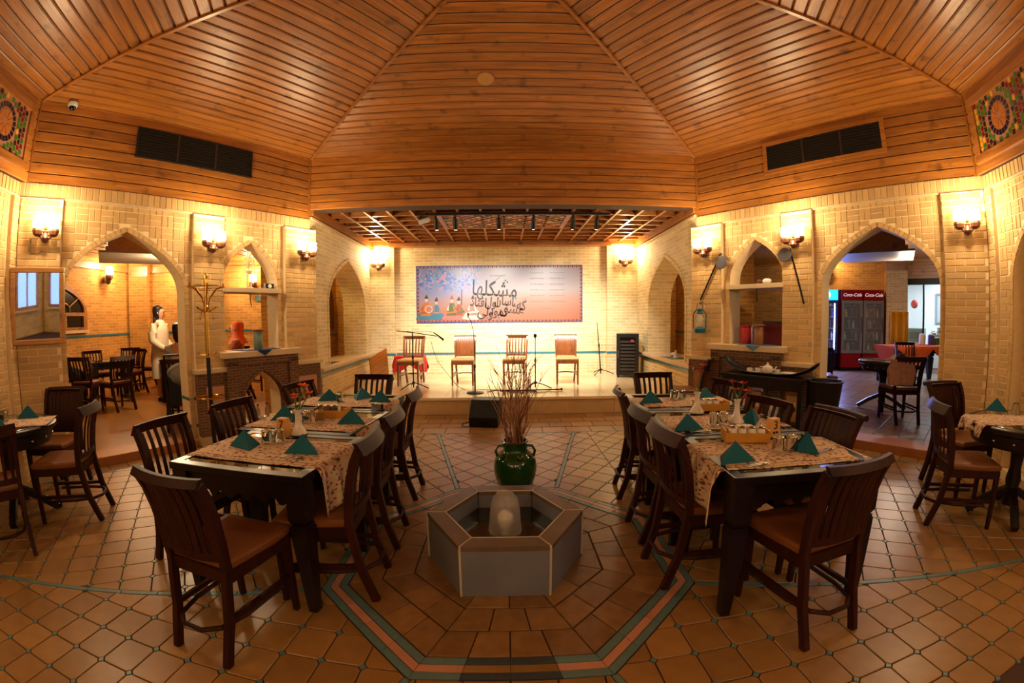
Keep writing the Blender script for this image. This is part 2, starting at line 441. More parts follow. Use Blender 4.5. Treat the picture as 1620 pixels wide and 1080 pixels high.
# stripes: along the radial lines, the diagonal walls and the stage
mb = MB()
def stripe(p, q, w=.03, n=1):
    a, b = Vector(p), Vector(q); e = (b-a).normalized(); s = Vector((-e.y, e.x))*w/2
    k = max(1, int((b-a).length/.24))
    for i in range(k):
        c, d = a+(b-a)*(i/k)+e*.002, a+(b-a)*((i+1)/k)-e*.002
        tile_mesh(mb, [tuple(c-s), tuple(d-s), tuple(d+s), tuple(c+s)], -.008, .001, .001)
for s in (-1, 1):
    for a, ln in ((112.5, 3.6), (22.5, 1.9), (157.5, 1)):
        v = V[a]; d = rd[a]
        stripe((s*v[0], v[1]), (s*(v[0]+d[0]*ln), v[1]+d[1]*ln))
    stripe((s*(u0[0]-nx*.015+ny*2.55), u0[1]-ny*.015-nx*2.55), (s*(u0[0]-nx*.015-ny*1.85), u0[1]-ny*.015+nx*1.85), .03)
stripe((-2.75,5.445), (2.75,5.445), .03)
stuff(mb.build('stripe_tiles', BLUE_T, fl_o, fix=False))
# octagonal border around the fountain: blue, pink, blue bands
ring_obj = []
for r0, r1, m, nm in ((RB+.028, RB+.072, BLUE_T, 'border_tile'), (RB-.022, RB+.026, PINK_T, 'pink_border_tile'), (RB-.072, RB-.024, BLUE_T, 'border_tile')):
    for k in range(8):
        a0, a1 = 22.5+45*k, 67.5+45*k
        isf = k == 3   # front edge, a0=157.5
        for i in range(4):
            f0, f1 = i/4, (i+1)/4
            p = lambda r, f: tuple(Vector(octv(r,a0)).lerp(Vector(octv(r,a1)), f))
            q = inset([p(r1,f0), p(r0,f0), p(r0,f1), p(r1,f1)], .0015)
            if not q: q = inset([p(r0,f0), p(r1,f0), p(r1,f1), p(r0,f1)], .0015)
            if not q: continue
            mm = m
            if isf and i in (1,2): mm = DARK_T if m is BLUE_T else CLAY
            b_ = MB(); tile_mesh(b_, q, -.008, .0012, .001); b_.build(nm, mm, fl_o, fix=False)
# worn clay tiles inside the border, in rings round the fountain
for ri, (r0, r1, n_) in enumerate(((RB-.078, RB-.27, 4), (RB-.275, RB-.46, 3), (RB-.465, RB-.66, 2))):
    for k in range(8):
        a0, a1 = 22.5+45*k, 67.5+45*k
        for i in range(n_):
            p = lambda r, f: tuple(Vector(octv(r,a0)).lerp(Vector(octv(r,a1)), f))
            q = [p(r0,i/n_), p(r1,i/n_), p(r1,(i+1)/n_), p(r0,(i+1)/n_)]
            if sum(q[j-1][0]*q[j][1]-q[j][0]*q[j-1][1] for j in range(4)) < 0: q = q[::-1]
            q = inset(q, .003)
            if q: b_ = MB(); tile_mesh(b_, q, -.008, random.uniform(-.001,.001), .002); b_.build('worn_tile', CLAY_OLD, fl_o, fix=False)

# ---------------------------------------------------------------- ceiling: board-lined tent
ceil_o = struct(MB().build('ceiling', None))
me = MB()
cor = [(-AX,AY),(AX,AY),(4.79,3.10),(CX,CY),(DX,DY),(-DX,DY),(-CX,CY),(-4.79,3.10)]
apex = Vector((0,APY,HA))
E3 = []
for i in range(8):
    a, b = cor[i], cor[(i+1) % 8]
    E3.append((Vector((a[0],a[1],HC)), Vector((b[0],b[1],HC))))
def facet_planks(a, b, w=.125, individually=True):
    mid = (a+b)/2; ex = (b-a).normalized(); n0 = ex.cross(apex-a).normalized()
    if n0.z > 0: n0 = -n0                       # towards the room
    # slope direction in the facet, perpendicular to the boards
    ey = n0.cross(ex); 
    if ey.z < 0: ey = -ey
    H = (apex-a).dot(ey); xa = (apex-a).dot(ex); LL = (b-a).length
    M = Matrix(((ex.x,ey.x,n0.x,a.x),(ex.y,ey.y,n0.y,a.y),(ex.z,ey.z,n0.z,a.z),(0,0,0,1)))
    n = int(H/w); rest = MB()
    for k in range(n):
        y0, y1 = k*w+.005, min((k+1)*w-.005, H*.99)
        l = lambda y: xa*y/H; r = lambda y: LL-(LL-xa)*y/H
        if r(y1)-l(y1) < .02: continue
        y2, y3 = y0+.011, y1-.011
        vs_ = [(l(y0),y0,-.012),(r(y0),y0,-.012),(r(y1),y1,-.012),(l(y1),y1,-.012),(l(y2),y2,0),(r(y2),y2,0),(r(y3),y3,0),(l(y3),y3,0)]
        fs = [(4,5,6,7),(0,1,5,4),(2,3,7,6),(1,2,6,5),(3,0,4,7)]
        if individually:
            o = MB().add(vs_, fs).build('plank', PLANK, ceil_o, M=M)
        else: rest.add(vs_, fs)
    if not individually: stuff(rest.build('plank_field', PLANK, ceil_o, M=M))
    MB().add([(0,0,-.014),(LL,0,-.014),(xa,H,-.014)], [(0,1,2)]).build('ceiling_backing', GROUT, ceil_o, M=M, fix=False)
for i, (a, b) in enumerate(E3): facet_planks(a, b, individually=i in (0,1,7,2,6))
for i, (a, b) in enumerate(E3):
    d = (apex-a).normalized(); s = Vector((0,0,-1))*.012
    MB().bar(a+s, apex+s, .035, .02).build('ridge_batten', TRIMW, ceil_o)
# slab above everything so no light leaks
MB().box(-5.6,5.6,-3,6.05,4.7,4.8).build('roof_slab', GROUT, ceil_o)

def boards(name, p0, p1, z0, z1, n, parent, m=None, y=-.02, skip=None):
    """horizontal boarding on a wall frame"""
    M, L_ = frame(p0, p1)
    h = (z1-z0)/n
    for k in range(n):
        a, b = z0+k*h+.002, z0+(k+1)*h-.002
        MB().add([(0,0,a),(L_,0,a),(L_,0,b),(0,0,b),(0,y,a+.008),(L_,y,a+.008),(L_,y,b-.008),(0,y,b-.008)],
                 [(4,5,6,7),(0,1,5,4),(2,3,7,6),(1,2,6,5),(3,0,4,7)]).build(name, m or PLANK, parent, M=M)
LW = {}
for nm, p0, p1, z0, n in (('left_diagonal', (-4.79,3.10), (-AX,AY), HF, 8), ('right_diagonal', (AX,AY), (4.79,3.10), HF, 8), ('stage', (-AX,AY), (AX,AY), 3.1, 7),
                       ('left', (-CX,CY), (-4.79,3.10), HF, 8), ('right', (4.79,3.10), (CX,CY), HF, 8)):
    M, L_ = frame(p0, p1)
    o = struct(MB().box(0,L_,0,.25,z0,HC+.02).build('trim_'+nm, GROUT, M=M)); o.matrix_world = M
    LW[nm] = (o, M, L_)
    h = (HC-z0)/n
    for k in range(n):
        a, b = z0+k*h+.002, z0+(k+1)*h-.002
        MB().add([(0,0,a),(L_,0,a),(L_,0,b),(0,0,b),(0,-.016,a+.008),(L_,-.016,a+.008),(L_,-.016,b-.008),(0,-.016,b-.008)],
                 [(4,5,6,7),(0,1,5,4),(2,3,7,6),(1,2,6,5),(3,0,4,7)]).build('fascia_board', PLANK, o)
    for x in (.012, L_-.012): MB().box(x-.012,x+.012,-.03,0,z0,HC).build('corner_batten', TRIMW, o)
    MB().box(0,L_,-.03,0,HC-.012,HC+.012).build('cornice_batten', TRIMW, o)

# ---------------------------------------------------------------- brick walls
def ring_hole(h, d): # hole outline grown by d
    cx = sum(p[0] for p in h)/len(h); cz = sum(p[1] for p in h)/len(h)
    return [(cx+(x-cx)*(1+d/max(abs(x-cx),.15)) if abs(x-cx) > .02 else x, z+(d if z > cz else -d if False else 0)) for x, z in h]
BM_H = MB().add([(-.5,0,-.5),(.5,0,-.5),(.5,0,.5),(-.5,0,.5),(-.48,-1,-.44),(.48,-1,-.44),(.48,-1,.44),(-.48,-1,.44)], [(4,5,6,7),(0,1,5,4),(2,3,7,6),(1,2,6,5),(3,0,4,7)]).mesh('brick', BRICK)
BM_V = MB().add([(-.5,0,-.5),(.5,0,-.5),(.5,0,.5),(-.5,0,.5),(-.44,-1,-.48),(.44,-1,-.48),(.44,-1,.48),(-.44,-1,.48)], [(4,5,6,7),(0,1,5,4),(2,3,7,6),(1,2,6,5),(3,0,4,7)]).mesh('brick', BRICK)
def lay_bricks(rects, parent, count, y=0, d=.006):
    """rects (x0,x1,z0,z1) on the parent's local xz face"""
    rects = sorted(rects, key=lambda r: -(r[1]-r[0])*(r[3]-r[2])-random.random()*1e-4); rest = MB()
    for i, (x0,x1,z0,z1) in enumerate(rects):
        w, h = x1-x0, z1-z0
        if i < count:
            o = bpy.data.objects.new('brick', BM_H if w > h else BM_V); COL.objects.link(o); o.parent = parent
            o.location = ((x0+x1)/2, y, (z0+z1)/2); o.scale = (w, d, h)
        else:
            e = .003
            rest.add([(x0,y,z0),(x1,y,z0),(x1,y,z1),(x0,y,z1),(x0+e,y-d,z0+e),(x1-e,y-d,z0+e),(x1-e,y-d,z1-e),(x0+e,y-d,z1-e)], [(4,5,6,7),(0,1,5,4),(2,3,7,6),(1,2,6,5),(3,0,4,7)])
    if rest.v: stuff(rest.build('brick_field', BRICK, parent, fix=False))
def fit_rect(r, holes):
    """shrink a brick along its length until it clears the openings"""
    x0,x1,z0,z1 = r
    def bad(x, z): return any(inside((x,z), h) for h in holes)
    if x1-x0 >= z1-z0:
        n = 12; ok = [not any(bad(x0+(x1-x0)*(i+.5)/n, z) for z in (z0,(z0+z1)/2,z1)) for i in range(n)]
    else:
        n = 12; ok = [not any(bad(x, z0+(z1-z0)*(i+.5)/n) for x in (x0,(x0+x1)/2,x1)) for i in range(n)]
    best = (0,0); i = 0
    while i < n:
        if ok[i]:
            j = i
            while j < n and ok[j]: j += 1
            if j-i > best[1]-best[0]: best = (i,j)
            i = j
        else: i += 1
    if best[1]-best[0] < 3: return None
    f0, f1 = best[0]/n, best[1]/n
    return (x0+(x1-x0)*f0, x0+(x1-x0)*f1, z0, z1) if x1-x0 >= z1-z0 else (x0, x1, z0+(z1-z0)*f0, z0+(z1-z0)*f1)
BL, BH, J = .205, .060, .008
def running(x0, x1, z0, z1, holes=()):
    out = []; k = 0; z = z0
    while z+BH*.6 < z1:
        zt = min(z+BH, z1); x = x0-(BL/2 if k % 2 else 0)
        while x < x1-.02:
            a, b = max(x, x0), min(x+BL, x1)
            if b-a > .03:
                r = fit_rect((a,b,z,zt), holes)
                if r: out.append(r)
            x += BL+J
        z += BH+J; k += 1
    return out
def basket(x0, x1, z0, z1, holes=()):
    out = []; c = 2*BH+2*J; i = 0; x = x0
    while x < x1-.03:
        z = z0; j = 0
        while z < z1-.02:
            for q in range(2):
                r = (x, x+c-J, z+q*(BH+J), z+q*(BH+J)+BH) if (i+j) % 2 == 0 else (x+q*(BH+J), x+q*(BH+J)+BH, z, z+c-J)
                r = (r[0], min(r[1],x1), r[2], min(r[3],z1))
                if r[1]-r[0] > .02 and r[3]-r[2] > .02:
                    r = fit_rect(r, holes)
                    if r: out.append(r)
            z += c; j += 1
        x += c; i += 1
    return out
def arch_ring(hole, parent, m=None, w=.055, y=-.012, depth=.31, nm='arch_brick'):
    """thin voussoirs following the upper outline of an opening"""
    pts = hole[1:]+hole[:1]           # up the right side, over the apex, down the left
    z0 = min(p[1] for p in pts)
    rest = MB()
    P = []
    for i in range(len(pts)-1):
        a, b = Vector(pts[i]), Vector(pts[i+1]); n = max(1, round((b-a).length/.07))
        for k in range(n): P.append((a.lerp(b, (k+.04)/n), a.lerp(b, (k+.96)/n)))
    for a, b in P:
        e = (b-a).normalized(); n = Vector((e.y, -e.x))*w
        q = [a, b, b+n, a+n]
        rest.add([(p.x, y, p.y) for p in q]+[(p.x, 0, p.y) for p in q], [(0,1,2,3),(0,4,5,1),(1,5,6,2),(2,6,7,3),(3,7,4,0)])
    return rest.build(nm+'_ring', m or BRICK, parent)

def diagonal_wall(side):
    left = side < 0
    p0, p1 = ((-BX,BY),(-AX,AY)) if left else ((AX,AY),(BX,BY))
    M, L_ = frame(p0, p1)
    X = (lambda u: L_-u) if left else (lambda u: u)
    S = lambda a, b: (min(X(a),X(b)), max(X(a),X(b)))
    dbl = [(X(2.38), .66, .1, 1.85, 2.52), (X(.87), .375, 1.10, 1.98, 2.52)]
    holes = [ogee(*dbl[0], n=10), ogee(*dbl[1], n=8)]
    hearth = ogee(X(.79), .285, .18, .45, .86, n=6)
    w = struct(MB().holed([(0,0),(L_,0),(L_,HF),(0,HF)], holes+[hearth], 0, .3).build('wall_diagonal_'+('left' if left else 'right'), BR_BASE, M=M))
    grown = [ogee(c, h+.06, 0, s, a+.07, n=10) for c, h, z, s, a in dbl]
    # soldier course along the top, proud of the wall
    MB().box(0,L_,-.035,0,2.80,2.82).build('string_course', STONE, w)
    sold = []; x = .004
    while x < L_-.03: sold.append((x, min(x+BH,L_), 2.825, 2.955)); x += BH+J
    lay_bricks(sold, w, 60, y=-.028)
    MB().box(0,L_,-.028,0,2.82,HF).build('soldier_bed', BR_BASE, w)
    rects = []
    for (a, b) in ((1.64,3.08), (.42,1.24)):
        x0, x1 = S(a, b)
        zt = 1.93
        rects += running(x0, x1, .12 if a > 1 else 1.15, zt-.003, grown)
        rects += basket(x0, x1, zt, 2.795, grown)
    lay_bricks(rects, w, 235)
    for h in holes[:1]: arch_ring(h, w)
    arch_ring(holes[1], w)
    # pilasters
    for (a, b, zb, nm) in ((-.08,.40,.93,'stage'), (1.25,1.63,.93,'middle'), (3.10,3.56,0,'corner')):
        x0, x1 = S(a, b)
        pl = MB().box(x0,x1,-.06,0,zb,2.80).build('pilaster', BR_BASE, w)
        lay_bricks(running(x0+.004, x1-.004, zb+.004, 2.795), pl, 110, y=-.06)
        if zb:
            st = MB().box(x0-.03,x1+.03,-.14,0,.885,.94).build('pilaster_ledge', STONE, w, bevel=.006)
            pb = MB().box(x0-.005,x1+.005,-.11,0,.12,.885).build('pilaster_base', BRICK_DARK, w)
            pm = PINK_T if left else mat('rust_plaster_panel', (.66,.42,.24), .6, var=.15)
            MB().box(x0+.09,x1-.07,-.122,-.1,.40,.72).build('base_panel', pm, pb)
            MB().box(x0-.005,x1+.005,-.10,0,0,.12).build('pilaster_foot', STONE, pb)
    # shelf slab across the niche, mantel, fireplace front
    x0, x1 = S(.48, 1.27)
    MB().box(x0,x1,-.10,.3,1.87,1.93).build('niche_shelf', STONE, w, bevel=.006)
    for z in (.46,.20) if left else (.70,.30):
        pass
    # blue bands on the jamb of the big arch
    for z in ((.24,.57) if left else (.62,.24)):
        xx = X(1.72) if left else X(3.04)
        MB().box(xx-.004,xx+.085,-.004,.31,z,z+.035).build('blue_band', BLUE_L, w)
    fx0, fx1 = S(.30, 1.28)
    fp_ = thing('brick_fireplace', ('brown brick fireplace with pointed hearth under the skeleton shelf' if left else 'brown brick fireplace behind the serving table'), 'fireplace')
    fp_.matrix_world = M
    hh = ogee(X(.79), .285, .18, .45, .86, n=8)
    MB().holed([(fx0,0.02),(fx1,0.02),(fx1,1.05),(fx0,1.05)], [hh], -.13, 0).build('front', BRICK_DARK, fp_)
    # raised frame around the hearth panel
    for a, b, c, d in ((fx0,fx0+.13,0,1.0),(fx1-.13,fx1,0,1.0),(fx0,fx1,.93,1.05)):
        MB().box(a,b,-.17,-.13,c+.02,d).build('surround', BRICK_DARK, fp_)
    MB().box(fx0-.05,fx1+.05,-.21,.31,1.05,1.125).build('mantel', STONE, fp_, bevel=.008)
    MB().box(fx0,fx1,-.22,.3,.0,.175).build('hearth_step', mat('hearth_brick',(.5,.32,.19),.6,var=.2), fp_, bevel=.004)
    arch_ring(hh, fp_, BRICK_DARK, w=.05, y=-.14)
    # platform nosing under the big arch
    a0, a1 = S(1.70,3.06)
    nose = MB().box(a0,a1,-.09,.3,.0,.105).build('step', mat('terracotta_step',(.66,.42,.22),.4,var=.2,scale=6), w, bevel=.01)
    return w, M, L_, X
WL, ML, LL_, XL = diagonal_wall(-1)
WR, MR, LR_, XR = diagonal_wall(1)

# side walls (beside and behind the camera)
def plain_wall(name, p0, p1, z0, z1, m, holes=(), t=.25):
    M, L_ = frame(p0, p1)
    return struct(MB().holed([(0,z0),(L_,z0),(L_,z1),(0,z1)], list(holes), 0, t).build(name, m, M=M)), M, L_
for s in (-1, 1):
    p0, p1 = ((-CX,CY),(-BX,BY)) if s < 0 else ((BX,BY),(CX,CY))
    L0 = math.hypot(BX-CX, BY-CY)
    Xs = (lambda u: L0-u) if s < 0 else (lambda u: u)
    ho = ogee(Xs(1.0), .62, .1, 1.85, 2.52, n=10)
    w, M, L_ = plain_wall('wall_'+('left' if s < 0 else 'right'), p0, p1, 0, HF, BR_BASE, [ho])
    MB().box(0,L_,-.035,0,2.80,2.82).build('string_course', STONE, w)
    sold = []; x = .004
    while x < L_-.03: sold.append((x, min(x+BH,L_), 2.825, 2.955)); x += BH+J
    lay_bricks(sold, w, 60, y=-.028)
    gr = ogee(Xs(1.0), .68, 0, 1.85, 2.59, n=10)
    a, b = sorted((Xs(.16), Xs(1.9)))
    lay_bricks(running(a,b,.02,1.92,[gr])+basket(a,b,1.93,2.795,[gr]), w, 220)
    arch_ring(ho, w)
    # dark doorway beyond the arch
    dx0, dx1 = sorted((Xs(.36), Xs(1.64)))
    MB().box(dx0,dx1,.14,.2,.0,2.6).build('arch_infill', BRICK_FAR, w)
    d_ = MB().prism(ogee(Xs(1.02), .34, .1, 1.5, 2.05, n=8), .10, .15).build('door_panel', mat('red_brown_door',(.36,.15,.10),.4), w)
    # quarter pilaster at the corner
    a, b = sorted((Xs(.02), Xs(.14)))
    pl = MB().box(a,b,-.05,0,0,2.8).build('pilaster', BR_BASE, w)
    lay_bricks(running(a+.003,b-.003,.01,2.795), pl, 60, y=-.05)
    plain_wall('wall_rear_'+('left' if s < 0 else 'right'), *(((-DX,DY),(-CX,CY)) if s < 0 else ((CX,CY),(DX,DY))), 0, HC, BRICK_FAR)
plain_wall('wall_rear', (DX,DY), (-DX,DY), 0, HC, BRICK_FAR)
# ================================================================ STAGE ALCOVE
MARBLE = mat('cream_marble', (.86,.76,.60), .18, var=.18, scale=3, coat=.2)
RISER = mat('tan_stone_riser', (.74,.60,.42), .35, var=.25, scale=5)
BLACK = mat('black_plastic', (.03,.03,.03), .45)
METAL_D = mat('dark_metal', (.10,.09,.08), .35, metal=.8)
CHROME = mat('steel', (.75,.73,.70), .25, metal=1)
stage = struct(MB().box(-2.86,2.86,STY+.03,BKY,0,STZ-.012).build('floor_stage', GROUT))
me_ = MB()
for i in range(9):
    for j in range(5):
        x0, x1 = -2.85+i*.634, -2.85+(i+1)*.634; y0 = STY+.02+j*.57; y1 = min(y0+.57, BKY)
        MB().box(x0+.002,x1-.002,y0+.002,y1-.002,STZ-.012,STZ).build('stage_slab', MARBLE, stage)
for i in range(5):
    MB().box(-2.85+i*1.14+.002,-2.85+(i+1)*1.14-.002,STY,STY+.03,.0,STZ-.045).build('riser_slab', RISER, stage)
    MB().box(-2.85+i*1.14+.002,-2.85+(i+1)*1.14-.002,STY-.02,STY+.04,STZ-.043,STZ+.001).build('nosing', MARBLE, stage, bevel=.006)
# side walls of the alcove
STAGE_W = {}
for s in (-1, 1):
    p0, p1 = ((-AX,AY),(-2.92,BKY)) if s < 0 else ((2.92,BKY),(AX,AY))
    L0 = BKY-AY
    Xs = (lambda y: y-AY) if s < 0 else (lambda y: BKY-y)
    cy = 7.75 if s < 0 else 7.45
    ho = ogee(Xs(cy), .98 if s < 0 else .93, .76, 1.75, 2.57, n=10)
    w, M, L_ = plain_wall('wall_stage_'+('left' if s < 0 else 'right'), p0, p1, 0, 3.3, BRICK_STAGE, [ho], t=.45)
    arch_ring(ho, w, BRICK_FAR, w=.06)
    MB().box(0,L_,-.05,0,2.97,3.0).build('string_course', STONE, w)
    a, b = sorted((Xs(cy-1.5), Xs(BKY)))
    MB().box(max(a,.02),b,-.10,.45,.72,.77).build('sill', STONE, w, bevel=.006)
    MB().box(.02,L_-.02,-.012,0,.64,.68).build('blue_band', BLUE_L, w)
    MB().box(a+.1,b-.02,-.03,0,.0,.62).build('bench_front', BRICK_FAR, w)
    MB().box(0,L_,-.07,0,3.02,3.16).build('cornice', PLANK, w)
    # niche room behind the arch with a wooden arched shutter
    yb = .80
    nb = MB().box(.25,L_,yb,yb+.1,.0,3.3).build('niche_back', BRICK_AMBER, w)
    MB().box(.25,L_,.45,yb,3.0,3.1).build('niche_ceiling', PINE_L, w)
    MB().box(.25,L_,.45,yb,.60,.72).build('niche_counter', STONE, w)
    for xx in (.25, L_-.1): MB().box(xx,xx+.1,.45,yb,.0,3.1).build('niche_side', BRICK_AMBER, w)
    MB().box(.3,L_-.1,yb-.012,yb,1.16,1.20).build('blue_band', BLUE_L, w)
    sh = ogee(Xs(cy+.62 if s < 0 else cy-.35), .55, 1.3, 1.8, 2.4, n=8)
    fr_ = MB().prism(ogee(Xs(cy+.62 if s < 0 else cy-.35), .62, 1.24, 1.8, 2.48, n=8), yb-.05, yb-.012).build('shutter_frame', PLANK, w)
    MB().prism(sh, yb-.075, yb-.05).build('shutter', mat('maroon_shutter', (.34,.13,.09), .35, var=.15), w)
    STAGE_W[s] = (w, M, Xs, cy)
# back wall with end pilasters
w, M, L_ = plain_wall('wall_stage_back', (-2.92,BKY), (2.92,BKY), 0, 3.3, BRICK_STAGE)
MB().box(0,.52,-.12,0,STZ,3.1).build('pilaster', BRICK_STAGE, w); MB().box(5.17,5.84,-.12,0,STZ,3.1).build('pilaster', BRICK_STAGE, w)
MB().box(.52,5.17,-.01,0,.70,.745).build('blue_band', BLUE_L, w)
for a, b in ((0,.53),(5.16,5.84)): MB().box(a,b,-.132,-.12,.70,.745).build('blue_band', BLUE_L, w)
MB().box(0,5.84,-.20,0,3.09,3.2).build('cornice', PLANK, w)
MB().box(.45,5.24,-.26,0,3.05,3.12).build('cornice_lip', PLANK, w)
# coffered ceiling
cof = struct(MB().box(-2.95,2.95,AY+.02,BKY,3.23,3.3).build('ceiling_stage', PLANK))
NX, NY = 16, 9
xs = [-2.86+i*5.72/NX for i in range(NX+1)]; ys = [AY+.05+j*(BKY-.15-AY)/NY for j in range(NY+1)]
def open_cell(i, j): return 6 <= i < 10 and 3 <= j < 6
for i in range(NX+1):
    MB().box(xs[i]-.018,xs[i]+.018,ys[0],ys[-1],3.14,3.23).build('coffer_beam', TRIMW, cof)
for j in range(NY+1):
    for i in range(NX):
        if 6 <= i < 10 and j in (4,5): continue
        MB().box(xs[i]+.018,xs[i+1]-.018,ys[j]-.018,ys[j]+.018,3.145,3.23).build('coffer_crosspiece', TRIMW, cof)
# amber stained panel of the coffer ceiling: coloured diamonds on a plain backing
GLC = [mat('glass_%s' % n, c, .2, var=.1) for n, c in (('yellow',(.86,.70,.2)),('green',(.25,.5,.2)),('red',(.6,.14,.1)),('blue',(.12,.22,.45)),('clear',(.85,.78,.62)))]
sg = thing('stained_ceiling_panel', 'geometric coloured glass panel set in the coffered stage ceiling', 'glass panel', (0,7.2,3.14))
MB().box(-1.03,1.03,-.52,.52,0,.015).build('backing', mat('panel_backing',(.8,.68,.42),.4), sg)
for i in range(12):
    for j in range(6):
        x, y = -.95+i*.1727, -.43+j*.172
        MB().prism([(x-.075,y),(x,y-.075),(x+.075,y),(x,y+.075)], -.006, 0, 'xy').build('pane', GLC[(i*2+j*3) % 5], sg)
for k in range(-7, 13):
    a = Vector((-1.03+k*.1727-.086, -.52)); b = a+Vector((1.04,1.04))
    q = [max(min(v, 1.03), -1.03) for v in (a.x, b.x)]
    MB().bar((q[0], a.y+(q[0]-a.x), -.008), (q[1], a.y+(q[1]-a.x), -.008), .012).build('lattice_bar', TRIMW, sg) if q[1]-q[0] > .05 else None
    q2 = [max(min(v, 1.03), -1.03) for v in (a.x, b.x)]
    MB().bar((q[0], -a.y-(q[0]-a.x), -.008), (q[1], -a.y-(q[1]-a.x), -.008), .012).build('lattice_bar', TRIMW, sg) if q[1]-q[0] > .05 else None
for a, b, c, d in ((-1.05,1.05,-.55,-.5),(-1.05,1.05,.5,.55),(-1.05,-1.0,-.5,.5),(1.0,1.05,-.5,.5)):
    MB().box(a,b,c,d,-.02,.02).build('frame', TRIMW, sg)

# spotlight track
tr = thing('lighting_track', 'black ceiling track bar carrying the stage spotlights', 'light track', (0,6.62,3.10))
MB().box(-1.38,1.66,-.018,.018,0,.035).build('bar', BLACK, tr)
for x in (-1.2,.14,1.5): MB().box(x-.02,x+.02,-.02,.02,.035,.045).build('mount', BLACK, tr)
SPX = (-1.28,-1.06,-.76,-.08,.46,1.08,1.46)
spot_labels = ['white-ended stage spotlight turned sideways at the end of the track', 'black stage spotlight second on the track beside the sideways one', 'black stage spotlight third on the track over the banner picture',
  'black stage spotlight in the middle of the track over the calligraphy', 'black stage spotlight right of the calligraphy on the track', 'black stage spotlight second from the rack end of the track', 'black stage spotlight at the rack end of the track']
for i, x in enumerate(SPX):
    t = thing('track_spotlight', spot_labels[i], 'spotlight', (x,6.62,3.095), 0, 'spotlights on the stage track')
    MB().box(-.015,.015,-.015,.015,-.04,0).build('yoke', BLACK, t)
    if i == 0:
        M_ = Matrix.Translation((.04,0,-.075)) @ Matrix.Rotation(R(70),4,'Y') @ Matrix.Rotation(R(-10),4,'X')
        c_ = MB().lathe([(.035,-.09),(.042,.07),(.03,.09)], 14).build('can', mat('white_enamel',(.85,.85,.85),.3), t, smooth=True, M=None); c_.matrix_local = M_
    else:
        M_ = Matrix.Translation((0,.035,-.11)) @ Matrix.Rotation(R(28),4,'X')
        c_ = MB().lathe([(.036,-.10),(.036,.06),(.028,.08)], 14).build('can', BLACK, t, smooth=True); c_.matrix_local = M_
        ln = MB().lathe([(.03,-.103),(.03,-.101)], 12).build('lens', mat('lit_lens',(1,.85,.6),.3,emit=((1,.85,.6),20)), t); ln.matrix_local = M_
        tx, tz = x*1.15, 1.5
        sp = lamp('spot_light', 'SPOT', (x,6.74,2.93), 205, (1,.93,.80), .04, spot=(R(76),.8))
        d = Vector((tx,BKY-.3,1.2 if i % 2 else .3))-Vector((x,6.74,2.93)); sp.rotation_euler = d.to_track_quat('-Z','Y').to_euler()

# ================================================================ LEFT ROOM (beyond the left diagonal wall)
def room_floor(name, poly, m, z=.1):
    return struct(MB().prism(poly, -.05, z, 'xy').build(name, m))
def off_wall(p, nrm, d): return (p[0]+nrm[0]*d, p[1]+nrm[1]*d)
LFLOOR = mat('ochre_floor', (.55,.36,.15), .3, var=.3, scale=4)
no = (-.831,.556)
lp = [(-BX,BY),(-AX,AY)]
room_floor('floor_left_room', [off_wall((-BX,BY),no,.02), (-10.5,1.5), (-10.5,12.5), (-3.45,12.5), (-3.45,9.4), (-3.40,6.5), off_wall((-AX,AY),no,.02)][::-1], LFLOOR)
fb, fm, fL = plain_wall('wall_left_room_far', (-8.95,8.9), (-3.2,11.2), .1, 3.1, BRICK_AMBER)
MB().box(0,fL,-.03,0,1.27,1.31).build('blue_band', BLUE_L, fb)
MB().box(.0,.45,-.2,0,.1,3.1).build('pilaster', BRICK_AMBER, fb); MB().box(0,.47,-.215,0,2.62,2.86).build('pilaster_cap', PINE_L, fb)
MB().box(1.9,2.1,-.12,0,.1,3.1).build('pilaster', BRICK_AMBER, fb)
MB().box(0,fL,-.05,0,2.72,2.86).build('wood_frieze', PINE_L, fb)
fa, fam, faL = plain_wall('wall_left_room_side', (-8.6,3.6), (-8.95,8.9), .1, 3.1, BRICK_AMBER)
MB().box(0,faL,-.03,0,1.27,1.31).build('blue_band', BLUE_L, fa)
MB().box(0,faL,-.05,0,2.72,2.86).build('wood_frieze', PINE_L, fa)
# arched wooden window in that wall
wx = 3.15
wo = thing('window_1', None, None); wo['kind'] = 'structure'; wo.matrix_world = fam
MB().holed(ogee(wx,.62,1.42,1.75,2.36,n=8), [ogee(wx,.54,1.78,1.8,2.25,n=8), [(wx-.52,1.48),(wx-.04,1.48),(wx-.04,1.71),(wx-.52,1.71)], [(wx+.04,1.48),(wx+.52,1.48),(wx+.52,1.71),(wx+.04,1.71)]], -.08, 0).build('window_frame', PLANK, wo)
MB().prism(ogee(wx,.56,1.45,1.8,2.27,n=8), -.03, -.02).build('pane', mat('dusk_glass',(.10,.10,.08),.15), wo)
MB().tube([(wx+.16*math.cos(R(a)),-.05,1.80+.16*math.sin(R(a))) for a in range(0,181,20)], .012, 6).build('muntin', PINE_L, wo)
for a in (35,90,145): MB().bar((wx+.16*math.cos(R(a)),-.05,1.8+.16*math.sin(R(a))), (wx+.46*math.cos(R(a)),-.05,1.8+.46*math.sin(R(a))), .022).build('muntin', PINE_L, wo)
MB().box(wx-.66,wx+.66,-.1,0,1.36,1.42).build('window_sill', STONE, wo)
lc = struct(MB().box(-10.5,-3.0,2.0,12.5,3.06,3.2).build('ceiling_left_room', PINE_L))
